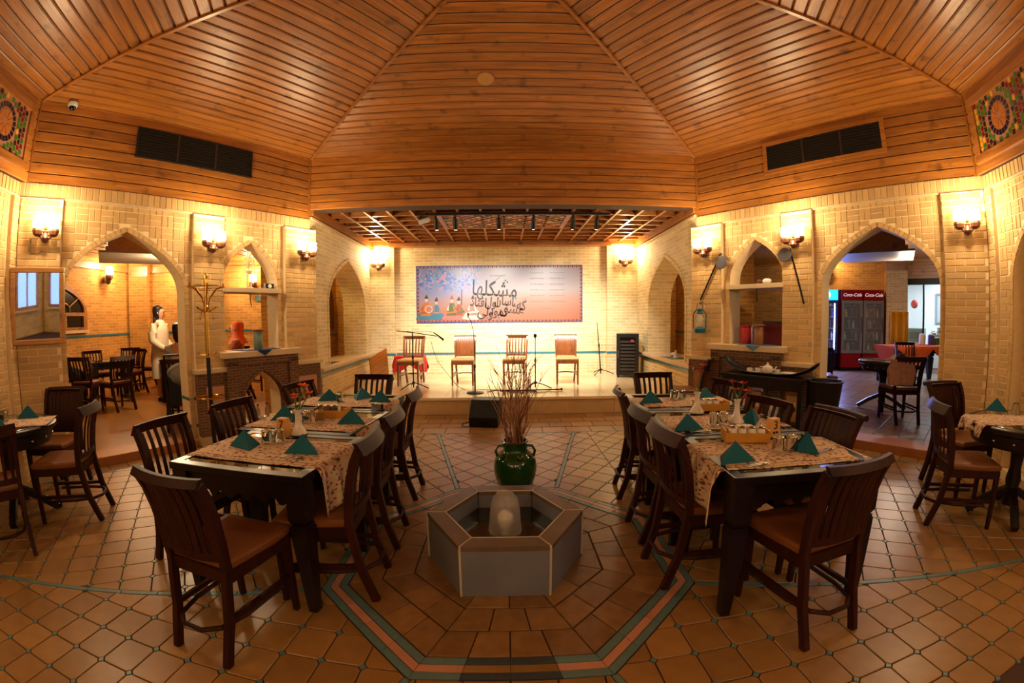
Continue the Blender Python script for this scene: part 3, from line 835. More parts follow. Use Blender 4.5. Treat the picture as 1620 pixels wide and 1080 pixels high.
# clip the ceiling so that it stays outside the main room: separate slabs
lc.data.clear_geometry(); lc.data.from_pydata(*(lambda q: ([(x,y,2.98) for x, y in q]+[(x,y,3.1) for x, y in q], [], [tuple(range(len(q))), tuple(range(2*len(q)-1,len(q)-1,-1))]+[(i,(i+1) % len(q),len(q)+(i+1) % len(q),len(q)+i) for i in range(len(q))]))([off_wall((-BX,BY),no,.3), off_wall((-AX,AY),no,.3), (-3.35,9.4), (-3.2,12.5), (-10.5,12.5), (-10.5,2.4)]))
for k in range(18):
    x = -9.8+k*.36
    MB().box(x,x+.02,3.2 if x > -5 else 2.6,12,2.972,2.98).build('board_joint', TRIMW, lc) if x < -4.9 else None
db = thing('ceiling_duct_box', 'wood-panelled ceiling box with grey base board in the side dining room', 'ceiling box', (-6.3,6.4,2.62), R(-42))
MB().box(-.55,.55,-.5,.5,.12,.36).build('panelling', PINE_L, db)
for k in range(9): MB().box(-.55+k*.13,-.545+k*.13,-.51,-.5,.12,.36).build('groove', TRIMW, db)
MB().box(-.72,.72,-.66,.66,0,.035).build('base_board', mat('grey_board',(.55,.5,.44),.5), db); MB().box(-.6,.6,-.55,.55,.035,.12).build('skirt', PINE_L, db)
# enclosing wall behind (out of sight) so the room stays warm
plain_wall('wall_left_room_back', (-3.25,11.1), (-3.42,9.36), .1, 3.1, BRICK_AMBER)

# ================================================================ RIGHT ROOM
nr = (.831,.556)
RF = mat('greyish_clay_tile', (.52,.41,.31), .3, var=.22, scale=7, island=.12)
rf = room_floor('floor_right_room', [off_wall((AX,AY),nr,.02), (3.40,6.5), (3.45,13), (13,13), (13,1.5), off_wall((BX,BY),nr,.02)][::-1], GROUT, .094)
rtiles = []
e1, e2 = Vector((.831,.556)), Vector((-.556,.831)); o0 = Vector((4.0,4.0))
rpoly = [off_wall((BX,BY),nr,.3), (12.8,1.8), (12.8,12.8), (3.6,12.8), off_wall((AX,AY),nr,.3)]
for i in range(0, 26):
    for j in range(-14, 18):
        a = o0+e1*(.28+i*.30)+e2*(j*.30+(.15 if i % 2 else 0)*0)
        q = [tuple(a), tuple(a+e1*.292), tuple(a+e1*.292+e2*.292), tuple(a+e2*.292)]
        c = a+e1*.15+e2*.15
        if c.x > 12.5 or c.y > 11 or c.x < 3.7 or abs(math.degrees(math.atan2(c.x,c.y))-45) > 18: continue
        rtiles.append(q)
lay(rtiles, RF, rf, 280, .094, .1)
pw = BRICK_FAR
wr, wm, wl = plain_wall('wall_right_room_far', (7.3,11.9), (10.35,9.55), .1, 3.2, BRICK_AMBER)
MB().box(0,wl,-.05,0,2.98,3.2).build('wood_frieze', PINE_L, wr)
# wall corner column: one amber face, one pale face
cl = struct(MB().box(-.27,.27,-.30,.30,.1,2.98).build('wall_column', BRICK_FAR)); cl.location = (10.25,9.35,0); cl.rotation_euler = (0,0,R(-40))
MB().box(-.275,-.27,-.30,.30,.1,2.98).build('amber_face', BRICK_AMBER, cl)
MB().box(-.28,.28,-.31,.31,2.72,2.98).build('wood_cap', PLANK, cl)
rc = struct(MB().build('ceiling_right_room', PINE_L))
q = [off_wall((AX,AY),nr,.3), off_wall((BX,BY),nr,.3), (13,2.4), (13,13), (3.2,13), (3.35,9.4)]
rc.data.from_pydata([(x,y,3.02) for x, y in q]+[(x,y,3.2) for x, y in q], [], [tuple(range(6)), tuple(range(11,5,-1))]+[(i,(i+1) % 6,6+(i+1) % 6,6+i) for i in range(6)])
rc.data.materials.append(PLANK)
db2 = dup(db, (6.75,6.6,2.6), R(42), 'wood-panelled ceiling box with grey base board above the drinks fridges', None)
# kitchen front: boarded lintel, dark frame, glass
kM, kL = frame((10.45,9.15), (12.4,6.2))
k = thing('wall_kitchen', None, None); k['kind'] = 'structure'; k.matrix_world = kM
for i in range(6): MB().box(0,kL,-.02,.08,2.52+i*.085+.002,2.52+(i+1)*.085-.002).build('lintel_board', PINE_L, k)
MB().box(1.3,1.36,-.05,.1,2.5,3.02).build('lintel_post', TRIMW, k)
MB().box(-.3,kL,-.04,.1,2.36,2.52).build('sliding_rail', METAL_D, k)
for x in (-.12,.42,1.1,2.0,3.0): MB().box(x,x+.045,0,.06,.1,2.4).build('door_frame', METAL_D, k)
GLASS = mat('clear_glass', (1,1,1), .02, trans=1, ior=1.45)
for x in (-.07,): MB().box(x,x+.49,.02,.03,.12,2.38).build('pane', mat('door_glass', (.8,.9,.95), .05, alpha=.08), k)
WHITE = mat('white_tile', (.84,.86,.86), .35, var=.05)
kr = thing('wall_kitchen_interior', None, None); kr['kind'] = 'structure'; kr.matrix_world = kM
MB().box(-.6,kL+.6,2.6,2.7,.1,3.0).build('back_wall', WHITE, kr); MB().box(-.6,-.5,.12,2.6,.1,3.0).build('side_wall', WHITE, kr); MB().box(kL+.5,kL+.6,.12,2.6,.1,3.0).build('side_wall', WHITE, kr)
MB().box(-.6,kL+.6,.12,2.7,2.9,3.0).build('top', WHITE, kr)
kc = thing('kitchen_counter', 'white kitchen counter with steel top behind the sliding glass', 'counter'); kc.matrix_world = kM
MB().box(.50,2.9,1.5,2.2,.1,1.0).build('cabinet', WHITE, kc); MB().box(.46,2.95,1.45,2.25,1.0,1.05).build('worktop', CHROME, kc)
kw = thing('kitchen_hatch_window', 'grey framed serving window on the kitchen back wall', 'window'); kw.matrix_world = kM
MB().holed([(.55,1.35),(1.5,1.35),(1.5,2.25),(.55,2.25)], [[(.60,1.40),(1.45,1.40),(1.45,2.20),(.60,2.20)]], 2.55, 2.6).build('frame', mat('grey_frame',(.5,.53,.55),.4), kw)
MB().box(.60,1.45,2.58,2.595,1.40,2.20).build('pane', mat('frosted_pane',(.62,.68,.72),.3), kw)
kp = tag(MB().ball((.12,.7,1.88), .10, 14, 10, 1, .7, 1.2).build('red_flower_bunch', mat('red_white_petals',(.75,.15,.13),.5,var=.6,scale=14), smooth=True), 'red and white bunch hanging inside the kitchen glass', 'decoration'); kp.matrix_world = kM
for i in range(6):
    t = thing('dish_stack', ['stack of white plates on the kitchen counter beside the steel pot','steel pot on the kitchen counter','stack of bowls on the kitchen counter under the hatch','glass jar on the kitchen counter','tall steel can on the kitchen counter','small plate stack at the end of the kitchen counter'][i], 'dishes'); t.matrix_world = kM @ Matrix.Translation((.58+i*.13,1.65+.12*(i%2),1.051))
    r_ = .085 if i % 2 == 0 else .06; h_ = .13+.06*(i % 3)
    MB().lathe([(r_*.6,0),(r_,h_*.3),(r_,h_*.5),(r_*.7,h_*.55)], 14).build('body', WHITE if i % 2 == 0 else CHROME, t, smooth=True)
    MB().lathe([(r_*.65,h_*.55),(r_,h_*.8),(r_*.9,h_)], 14).build('upper', WHITE if i % 2 == 0 else CHROME, t, smooth=True)
lamp('kitchen_light', 'AREA', kM @ Vector((1.5,1.3,2.85)), 110, (.75,.88,1), (2.2,1.2), rot=(0,0,0))

t = thing('kitchen_machine', 'grey green kitchen machine on a cabinet behind the sliding glass', 'appliance'); t.matrix_world = kM
MB().box(-.05,.36,.9,1.4,.1,.85).build('cabinet', WHITE, t); MB().box(-.08,.38,.85,1.4,.85,1.22).build('housing', mat('grey_green_case',(.38,.43,.38),.4,var=.3), t, bevel=.03); MB().box(-.02,.30,.84,.86,.92,1.12).build('front_panel', mat('machine_panel',(.25,.27,.26),.4), t)
# ================================================================ CHAIRS
LEATHER = mat('tan_leather', (.47,.28,.13), .38, var=.25, scale=7, bump=.08)
BEIGE = mat('beige_seat', (.72,.55,.34), .5, var=.15, scale=8)
MAHO = wood_mat('mahogany', (.13,.055,.035), (.24,.10,.058), .5, 2, .0, .12, 18, .14)
OAK = wood_mat('honey_wood', (.36,.18,.07), (.56,.31,.12), .3, 2, .4, .1, 18)
PROF = [(.45,-.195),(.58,-.205),(.70,-.222),(.80,-.25),(.87,-.282),(.905,-.306)]
def back_y(z):
    for (z0,y0),(z1,y1) in zip(PROF, PROF[1:]):
        if z <= z1: return y0+(y1-y0)*(z-z0)/(z1-z0)
    return PROF[-1][1]
def make_chair(name, kind, wood, seat_m, label, hoop=True):
    t = thing(name, label, 'chair')
    q = [(-.205,.215),(.205,.215),(.215,.12),(.19,-.19),(-.19,-.19),(-.215,.12)]
    n = len(q); sc = lambda f: [(x*f, y*f+.0) for x, y in q]
    c = MB(); layers = [(.97,.445),(1.0,.455),(1.0,.475),(.95,.487),(.7,.494)]
    for f, z in layers: c.v += [(x,y,z) for x, y in sc(f)]
    for k in range(len(layers)-1): c.f += [(k*n+i, k*n+(i+1) % n, (k+1)*n+(i+1) % n, (k+1)*n+i) for i in range(n)]
    c.f += [tuple(range(n-1,-1,-1)), tuple((len(layers)-1)*n+i for i in range(n))]
    c.build('seat', seat_m, t, smooth=True)
    a = MB()
    for (x0,y0),(x1,y1) in (((-.19,.2),(.19,.2)),((.195,.19),(.18,-.18)),((-.195,.19),(-.18,-.18)),((-.18,-.19),(.18,-.19))): a.bar((x0,y0,.415),(x1,y1,.415),.022,.06)
    a.build('seat_frame', wood, t)
    for s in (-1, 1):
        MB().bar((s*.187,.20,0),(s*.185,.192,.44),.027,.027,w2=.04,h2=.036).build('leg', wood, t)
        pts = [(s*.165,-.30,0),(s*.172,-.235,.2),(s*.178,-.2,.42)]+[(s*(.182+.018*(z-.45)/.45),y,z) for z, y in PROF[:5 if kind != 'scroll' else 6]]
        MB().sweep(pts, [(-.016,-.02),(.016,-.02),(.016,.02),(-.016,.02)]).build('rear_post', wood, t)
        MB().bar((s*.183,.19,.21),(s*.17,-.225,.21),.018,.026).build('stretcher', wood, t)
    if hoop:
        hp = [(-.172,.14,.175),(-.165,-.12,.175),(-.13,-.25,.175),(-.06,-.305,.175),(.06,-.305,.175),(.13,-.25,.175),(.165,-.12,.175),(.172,.14,.175)]
        MB().tube(hp, .012, 6).build('hoop_stretcher', wood, t)
    bow = lambda x: -.035*(1-(x/.2)**2)
    wid = lambda z: .182+.018*(z-.45)/.45
    def rail(z0, z1, th, nm, ext=0):
        pts0 = [((wid(z1)+ext)*(-1+2*i/8), back_y((z0+z1)/2)+bow((wid(z1))*(-1+2*i/8)), (z0+z1)/2) for i in range(9)]
        h = (z1-z0)/2; tl = (back_y(z1)-back_y(z0))/2
        vs_ = []; 
        for x, y, z in pts0: vs_ += [(x,y-th/2-tl,z+h),(x,y+th/2-tl,z+h),(x,y+th/2+tl,z-h),(x,y-th/2+tl,z-h)]
        fs = [(i*4+k, i*4+(k+1) % 4, (i+1)*4+(k+1) % 4, (i+1)*4+k) for i in range(8) for k in range(4)]+[(0,1,2,3),(35,34,33,32)]
        MB().add(vs_, fs).build(nm, wood, t, smooth=True)
    rail(.50,.535,.02,'lower_rail')
    if kind == 'scroll':
        rail(.875,.905,.024,'crest_rail',.012)
        # rolled top edge
        MB().tube([((wid(.9)+.012)*(-1+2*i/8), -.345+bow(wid(.9)*(-1+2*i/8)), .902) for i in range(9)], .02, 8).build('rolled_edge', wood, t, smooth=True)
    else:
        rail(.835 if kind == 'slat' else .868,.90,.022,'crest_rail',.016)
    ns, sw = {'slat': (6,.026), 'fluted': (8,.0455), 'scroll': (9,.041), 'panel': (9,.043)}[kind]
    z0, z1 = (.535,.84) if kind == 'slat' else (.535,.88)
    for i in range(ns):
        f = -1+2*(i+.5)/ns; pts = []
        for k in range(6):
            z = z0+(z1-z0)*k/5; x = f*(wid(z)-.012); pts.append((x, back_y(z)+bow(x), z))
        d = .0075 if kind == 'slat' else .009
        MB().sweep(pts, [(-sw/2,-d*.4),(0,-d),(sw/2,-d*.4),(sw/2,d*.4),(0,d*.8),(-sw/2,d*.4)]).build('slat', wood, t, smooth=kind != 'slat')
    return t
CH = {}
def chair(kind, x, y, deg, label, z=0, wood=None, seat=None, group=None, nm='dining_chair'):
    wood = wood or MAHO; seat = seat or LEATHER; key = (kind, wood.name, seat.name)
    if key not in CH:
        CH[key] = make_chair(nm, kind, wood, seat, label); o = CH[key]
        o.location = (x,y,z); o.rotation_euler = (0,0,R(deg)); tag(o, label, 'chair', group)
    else:
        o = dup(CH[key], (x,y,z), R(deg), label, group)
        if 'group' in o.keys() and not group: del o['group']
    return o
g7, g3 = 'chairs along the lily row', 'chairs along the red blossom row'
chair('fluted', -1.34,1.76,-12, 'dark fluted-back chair at the head of the lily row, nearest the floor stripe', group=g7)
chair('slat', -1.02,2.19,93, 'curved slat-back chair between the fountain and the seven block table', group=g7)
chair('slat', -1.03,2.75,92, 'curved slat-back chair on the aisle side of the middle lily-row table', group=g7)
chair('slat', -1.06,3.54,90, 'curved slat-back chair on the aisle side of the lily row, nearest the stage', group=g7)
chair('slat', -1.93,2.33,-97, 'slat-back chair on the archway side of the seven block table', group=g7)
chair('slat', -1.84,2.98,-100, 'slat-back chair in front of the coat stand', group=g7)
chair('slat', -1.76,3.93,-104, 'slat-back chair beside the orange lilies in front of the fireplace', group=g7)
chair('slat', -1.46,4.30,176, 'slat-back chair closing the stage end of the lily row', group=g7)
chair('fluted', 1.45,1.78,9, 'dark fluted-back chair at the head of the red blossom row, nearest the floor stripe', group=g3)
chair('slat', 1.15,2.26,-88, 'curved slat-back chair between the fountain and the three block table', group=g3)
chair('slat', 1.18,2.76,-90, 'curved slat-back chair on the aisle side of the middle red-blossom table', group=g3)
chair('fluted', 1.24,3.44,-98, 'fluted-back chair on the aisle side of the red blossom row, nearest the stage', group=g3)
chair('scroll', 1.76,2.30,96, 'glossy red-brown scroll-back chair beside the three block', group=g3)
chair('slat', 1.68,2.83,104, 'slat-back chair between the scroll-back chair and the serving table', group=g3)
chair('slat', 1.84,3.72,106, 'slat-back chair by the serving table corner', group=g3)
chair('slat', 1.60,4.20,-178, 'slat-back chair closing the stage end of the red blossom row', group=g3)
chair('scroll', 2.55,5.84,75, 'scroll-back chair by the stage edge under the lantern')
gl, gr = 'chairs round the mirror-side round table', 'chairs round the far side round table'
chair('slat', -3.50,2.55,120, 'slat-back chair with its back to the room at the round table under the mirror', group=gl)
chair('scroll', -4.14,2.94,-158, 'scroll-back chair against the pier below the mirror', group=gl)
chair('slat', -3.50,1.86,62, 'slat-back chair cut by the picture edge at the round table under the mirror', group=gl)
chair('slat', 3.38,2.24,-124, 'slat-back chair with its back to the room at the round table by the doorway pier', group=gr)
chair('scroll', 3.98,2.72,172, 'scroll-back chair against the pier beside the fridge-room archway', group=gr)
SG = 'musicians\' chairs on the stage'
chair('slat', -1.76,7.86,176, 'honey wood slat-back chair on the stage in front of the red cloth', z=STZ, wood=OAK, seat=BEIGE, group=SG, nm='stage_chair')
chair('panel', -.77,7.86,178, 'honey wood solid-back chair on the stage between the boom stand and the round-base stand', z=STZ, wood=OAK, seat=BEIGE, group=SG, nm='stage_chair')
chair('slat', .19,7.90,170, 'honey wood slat-back chair on the stage behind the branches', z=STZ, wood=OAK, seat=BEIGE, group=SG)
chair('panel', 1.15,7.86,176, 'honey wood solid-back chair on the stage nearest the equipment rack', z=STZ, wood=OAK, seat=BEIGE, group=SG)
# chairs in the side rooms
gB = 'chairs in the archway dining room'; 
for x, y, a, lb in ((-7.05,5.85,20,'dark slat-back chair at the archway-room table, back to the mirror pier'), (-7.75,8.3,-170,'dark slat-back chair on the far side of the woman in white'),
                    (-7.55,7.35,170,'dark slat-back chair behind the archway-room table'), (-8.1,7.0,-110,'dark slat-back chair under the arched window'), (-5.95,7.6,150,'dark slat-back chair beyond the woman in white'),
                    (-6.45,5.95,75,'dark slat-back chair at the near corner of the archway-room table'), (-8.0,7.75,-150,'dark slat-back chair in the window corner of the archway room'), (-6.0,8.6,165,'dark slat-back chair against the far wall of the archway room'), (-4.72,5.62,20,'dark slat-back chair under the seated guest beside the archway pier'), (-5.15,8.0,-120,'dark slat-back chair near the far wall of the archway room')):
    chair('slat', x, y, a, lb, z=.1, group=gB)
gC = 'chairs in the fridge room'
chair('slat', 8.1,7.0,150, 'slat-back chair in front of the orange tablecloth', z=.1, group=gC)
chair('slat', 5.35,4.75,-20, 'tall slat-back chair with a coat on it inside the fridge-room archway', z=.1, group=gC)
chair('slat', 5.05,6.05,150, 'slat-back chair beside the black bucket', z=.1, group=gC)

# ================================================================ TABLES
TBLK = wood_mat('black_brown_wood', (.055,.025,.02), (.12,.055,.035), .34, 0, .1, .05, 14, .3)
GTOP = mat('smoked_glass_top', (.10,.065,.025), .04, var=.1, spec=.9, coat=.6)
def make_table(w, d, label):
    t = thing('dining_table', label, 'table')
    h = .76
    MB().holed([(-w/2,-d/2),(w/2,-d/2),(w/2,d/2),(-w/2,d/2)], [[(-w/2+.06,-d/2+.06),(w/2-.06,-d/2+.06),(w/2-.06,d/2-.06),(-w/2+.06,d/2-.06)]], -.045, 0)
    fr_ = MB().holed([(-w/2,-d/2),(w/2,-d/2),(w/2,d/2),(-w/2,d/2)], [[(-w/2+.06,-d/2+.06),(w/2-.06,-d/2+.06),(w/2-.06,d/2-.06),(-w/2+.06,d/2-.06)]], 0, .04)
    fr_.v = [(x, z, h-y) for x, y, z in fr_.v]
    fr_.build('top_frame', TBLK, t, bevel=.005)
    MB().box(-w/2+.06,w/2-.06,-d/2+.06,d/2-.06,h-.012,h-.004).build('glass_top', GTOP, t)
    for s in (-1, 1):
        MB().box(-w/2+.06,w/2-.06,s*(d/2-.05)-.012,s*(d/2-.05)+.012,h-.14,h-.04).build('apron', TBLK, t)
        MB().box(s*(w/2-.05)-.012,s*(w/2-.05)+.012,-d/2+.06,d/2-.06,h-.14,h-.04).build('apron', TBLK, t)
        for s2 in (-1, 1):
            x, y = s*(w/2-.06), s2*(d/2-.06)
            l = MB().box(x-.05,x+.05,y-.05,y+.05,h-.24,h-.04)
            l.bar((x,y,h-.27),(x,y,h-.24),.07,.07,w2=.10,h2=.10).bar((x,y,h-.29),(x,y,h-.27),.085,.085)
            l.bar((x+s*.02,y+s2*.02,0),(x,y,h-.29),.05,.05,w2=.095,h2=.095)
            l.build('leg', TBLK, t)
    # small arcade under the apron
    for i in range(6):
        x = -w/2+.16+i*(w-.32)/5
        for s in (-1, 1): MB().prism([(x-.035,h-.14),(x+.035,h-.14),(x+.012,h-.175),(x-.012,h-.175)], s*(d/2-.05)-.01, s*(d/2-.05)+.01).build('apron_tooth', TBLK, t)
    return t
TL = [(-1.36,2.30,-7,.86,.76), (-1.40,3.06,-6,.86,.70), (-1.44,3.79,-5,.86,.70)]
TRt = [(1.45,2.10,-4,.84,.66), (1.50,2.80,-4,.84,.68), (1.55,3.50,-4,.84,.68)]
tb = make_table(.86,.72, 'dark square table with smoked glass top carrying the seven block')
tb.location = (-1.36,2.29,0); tb.rotation_euler = (0,0,R(-7)); tb['group'] = 'tables of the lily row'
dup(tb, (-1.40,3.03,0), R(-6), 'dark square table in the middle of the lily row', 'tables of the lily row')
dup(tb, (-1.45,3.77,0), R(-5), 'dark square table at the stage end of the lily row', 'tables of the lily row')
dup(tb, (1.49,2.12,0), R(-3), 'dark square table with smoked glass top carrying the three block', 'tables of the red blossom row')
dup(tb, (1.50,2.86,0), R(-3), 'dark square table in the middle of the red blossom row', 'tables of the red blossom row')
dup(tb, (1.54,3.60,0), R(-3), 'dark square table at the stage end of the red blossom row', 'tables of the red blossom row')
def round_table(x, y, r, label, z=0, group=None):
    t = thing('round_table', label, 'table', (x,y,z), 0, group)
    MB().lathe([(r-.02,.70),(r,.715),(r,.745),(r-.015,.757),(r-.06,.757)], 40, cap=True).build('top', TBLK, t, smooth=True)
    MB().lathe([(r-.06,.757),(r-.065,.760)], 40).build('glass_top', GTOP, t, smooth=True)
    MB().lathe([(r-.06,.60),(r-.05,.62),(r-.05,.70)], 36).build('apron', TBLK, t, smooth=True)
    for i in range(16):
        a = 2*math.pi*i/16; MB().ball(((r-.045)*math.cos(a),(r-.045)*math.sin(a),.655), .012, 8, 6).build('stud', CHROME, t, smooth=True)
    MB().lathe([(.06,.1),(.05,.2),(.07,.3),(.05,.4),(.06,.5),(.10,.6)], 16).build('column', TBLK, t, smooth=True)
    for i in range(4):
        a = math.pi/4+i*math.pi/2
        MB().sweep([(.04*math.cos(a),.04*math.sin(a),.22),(.2*math.cos(a),.2*math.sin(a),.14),(.36*math.cos(a),.36*math.sin(a),.03)], [(-.03,-.028),(.03,-.028),(.03,.028),(-.03,.028)]).build('foot', TBLK, t)
    return t
round_table(-3.99,2.32,.46, 'dark round pedestal table under the mirror')
round_table(3.83,2.04,.47, 'dark round pedestal table beside the fridge-room pier')
t2 = round_table(5.75,5.45,.38, 'small round pedestal table inside the fridge-room archway', .1)
for x, y, a, lb in ((-7.3,6.6,-35,'dark dining table in front of the arched window'), (-5.6,6.75,-35,'dark dining table behind the woman in white')):
    dup(tb, (x,y,.1), R(a), lb, 'tables in the archway dining room')

# ---------------------------------------------------------------- cloth runners
def cloth_mat(name, base, motif):
    m, nt, b = nmat(name); N, L = nt.nodes, nt.links
    tc = N.new('ShaderNodeTexCoord'); vo = N.new('ShaderNodeTexVoronoi'); vo.inputs['Scale'].default_value = 42; vo.feature = 'SMOOTH_F1'
    L.new(tc.outputs['UV'], vo.inputs['Vector'])
    wv = N.new('ShaderNodeTexNoise'); wv.inputs['Scale'].default_value = 80; L.new(tc.outputs['UV'], wv.inputs['Vector'])
    ad = N.new('ShaderNodeMath'); ad.operation = 'MULTIPLY_ADD'; ad.inputs[1].default_value = .6; L.new(wv.outputs['Fac'], ad.inputs[0]); L.new(vo.outputs['Distance'], ad.inputs[2])
    cr = N.new('ShaderNodeValToRGB'); cr.color_ramp.elements[0].position = .52; cr.color_ramp.elements[1].position = .66
    cr.color_ramp.elements[0].color = lin(motif)+(1,); cr.color_ramp.elements[1].color = lin(base)+(1,)
    L.new(ad.outputs[0], cr.inputs[0])
    # border bands from the cloth's own v coordinate
    sp = N.new('ShaderNodeSeparateXYZ'); L.new(tc.outputs['UV'], sp.inputs[0])
    ab = N.new('ShaderNodeMath'); ab.operation = 'ABSOLUTE'; L.new(sp.outputs['Y'], ab.inputs[0])
    br = N.new('ShaderNodeValToRGB'); br.color_ramp.interpolation = 'CONSTANT'
    e = br.color_ramp.elements; e[0].position = 0; e[0].color = (0,0,0,1); e[1].position = .155; e[1].color = (.6,.6,.6,1)
    for p, v in ((.165,0.0),(.185,.55),(.195,0),(.222,0)): x_ = e.new(p); x_.color = (v,v,v,1)
    L.new(ab.outputs[0], br.inputs[0])
    mx = N.new('ShaderNodeMix'); mx.data_type = 'RGBA'; L.new(br.outputs[0], mx.inputs['Factor']); L.new(cr.outputs[0], mx.inputs['A']); mx.inputs['B'].default_value = lin(motif)+(1,)
    L.new(mx.outputs['Result'], b.inputs['Base Color']); b.inputs['Roughness'].default_value = .85
    MATS[name] = m; return m
CLOTH = cloth_mat('brocade_runner', (.82,.71,.58), (.46,.22,.18))
def runner(x, y, deg, half, width, drop, side, label, z=.758):
    """cloth across a table top, hanging over one side (side = +1/-1 in local x)"""
    nu, nv = 46, 14; vs_, uv = [], []
    rnd = random.Random(int(abs(x*100)+abs(y*37)))
    ph = rnd.random()*6
    total = half*2+drop
    for i in range(nu+1):
        s = total*i/nu; over = s-half*2
        for j in range(nv+1):
            v = (j/nv-.5)*width
            if over <= 0:
                px = -half+s; pz = .003+.0015*math.sin(px*23+v*11+ph)
                if over > -.03: pz -= (.03+over)**2*4
                p = (px, v, pz)
            else:
                dd = over*(.72+.28*abs(2*j/nv-1)**1.5*(1 if j > nv/2 else .85))
                p = (half+.012+.022*min(1,over/.1)*math.sin(v*34+ph)*1.0+.02*min(1,over/.08), v*(1-.12*over/max(drop,.01)), -dd)
            vs_.append((side*p[0], p[1], p[2])); uv.append((s-half, v*.43/width))
    fs = [(i*(nv+1)+j, (i+1)*(nv+1)+j, (i+1)*(nv+1)+j+1, i*(nv+1)+j+1) for i in range(nu) for j in range(nv)]
    me = bpy.data.meshes.new('table_runner'); me.from_pydata(vs_, [], fs)
    ul = me.uv_layers.new(name='UVMap')
    for lp in me.loops: ul.data[lp.index].uv = uv[lp.vertex_index]
    me.shade_smooth(); me.materials.append(CLOTH)
    o = bpy.data.objects.new('table_runner', me); COL.objects.link(o); o.location = (x,y,z); o.rotation_euler = (0,0,R(deg))
    sd = o.modifiers.new('thickness', 'SOLIDIFY'); sd.thickness = .003; sd.offset = 1
    return tag(o, label, 'table runner', 'patterned runners on the tables')
runner(-1.36,2.28,-7,.43,.44,.30,1, 'cream and maroon patterned runner draped over the seven block table')
runner(-1.42,2.95,-6,.43,.40,.26,1, 'cream and maroon patterned runner under the orange lilies')
runner(-1.45,3.72,-5,.43,.40,.10,1, 'cream and maroon patterned runner at the stage end of the lily row')
runner(1.49,2.10,-3,.44,.46,.32,-1, 'cream and maroon patterned runner draped over the three block table')
runner(1.51,2.82,-3,.43,.40,.26,-1, 'cream and maroon patterned runner under the red flowers')
runner(1.54,3.56,-3,.43,.40,.10,-1, 'cream and maroon patterned runner at the stage end of the red blossom row')
runner(-3.99,2.30,40,.45,.40,.14,-1, 'cream and maroon patterned runner on the round table under the mirror', .761)
runner(3.83,2.04,-30,.45,.40,.1,-1, 'cream and maroon patterned runner on the round table by the pier', .761)
# ================================================================ WALL FIXTURES
BRASS = mat('brass', (.80,.58,.25), .28, metal=1, var=.15)
BRONZE = mat('brown_carved_wood', (.38,.22,.14), .4, var=.3, scale=20)
SHADE = mat('lit_opal_glass', (1,.93,.82), .3, emit=((1,.88,.66),9))
def sconce_mesh(label, M, power, group=None, arms=2, size=1, hang=None):
    """twin tulip-glass sconce; local -y points into the room"""
    t = thing('wall_sconce', label, 'wall lamp', group=group); t.matrix_world = M
    sc = size
    MB().lathe([(.045*sc,0),(.05*sc,.01),(.03*sc,.02)], 14).build('backplate', BRONZE, t, smooth=True).matrix_local = Matrix.Rotation(R(90),4,'X')
    MB().lathe([(.008*sc,-.07*sc),(.03*sc,-.055*sc),(.045*sc,-.02*sc),(.035*sc,.01*sc),(.025*sc,.03*sc),(.03*sc,.045*sc),(.012*sc,.06*sc)], 12, (0,-.085*sc,0)).build('finial', BRONZE, t, smooth=True)
    MB().lathe([(.012*sc,.06*sc),(.022*sc,.075*sc),(.01*sc,.09*sc),(.004*sc,.12*sc)], 10, (0,-.085*sc,0)).build('brass_knob', BRASS, t, smooth=True)
    xs_ = (-.085*sc, .085*sc) if arms == 2 else (0,)
    for x in xs_:
        MB().tube([(0,-.085*sc,0),(x*.5,-.10*sc,-.02*sc),(x,-.11*sc,.01*sc)], .012*sc, 6).build('arm', BRONZE, t)
        n = 16; c = MB(); pf = [(.018,-.02),(.045,.0),(.056,.035),(.05,.06)]
        for r, z in pf: c.v += [(x+sc*r*(1+.10*(i % 2))*math.cos(2*math.pi*i/n), -.11*sc+sc*r*(1+.10*(i % 2))*math.sin(2*math.pi*i/n), sc*(z+.01)) for i in range(n)]
        for j in range(3): c.f += [(j*n+i, j*n+(i+1) % n, (j+1)*n+(i+1) % n, (j+1)*n+i) for i in range(n)]
        c.f += [tuple(range(n-1,-1,-1)), tuple(3*n+i for i in range(n))]
        c.build('cup', BRONZE, t)
        MB().lathe([(.03*sc,.06*sc),(.055*sc,.09*sc),(.06*sc,.13*sc),(.05*sc,.165*sc),(.058*sc,.19*sc)], 16, (x,-.11*sc,0)).build('glass_shade', SHADE, t, smooth=True)
    p = M @ Vector((0,-.27*sc,.20*sc))
    lamp('sconce_light', 'POINT', p, power, WARM, .06)
    return t
def at_wall(M, x, y, z): return M @ Matrix.Translation((x,y,z))
SP = 19
gS = 'twin-shade wall sconces'
for u, nm in ((3.27,'pier above the mirror'), (1.42,'pier behind the coat stand'), (.13,'pier between the fireplace and the stage')):
    sconce_mesh('lit twin-shade wall sconce on the '+nm, at_wall(ML, XL(u), -.065, 2.40), SP, gS)
for u, nm in ((3.36,'pier beside the far side round table'), (1.43,'pier under the crossed axe and bucket chair'), (.17,'pier above the blue lantern')):
    sconce_mesh('lit twin-shade wall sconce on the '+nm, at_wall(MR, XR(u), -.065, 2.40), SP, gS)
Mb, _ = frame((-2.92,BKY), (2.92,BKY))
sconce_mesh('lit twin-shade wall sconce at the arch side of the banner wall', at_wall(Mb, .20,-.125,2.62), 22, gS, size=1.1)
sconce_mesh('lit twin-shade wall sconce above the equipment rack', at_wall(Mb, 5.55,-.125,2.66), 22, gS, size=1.1)
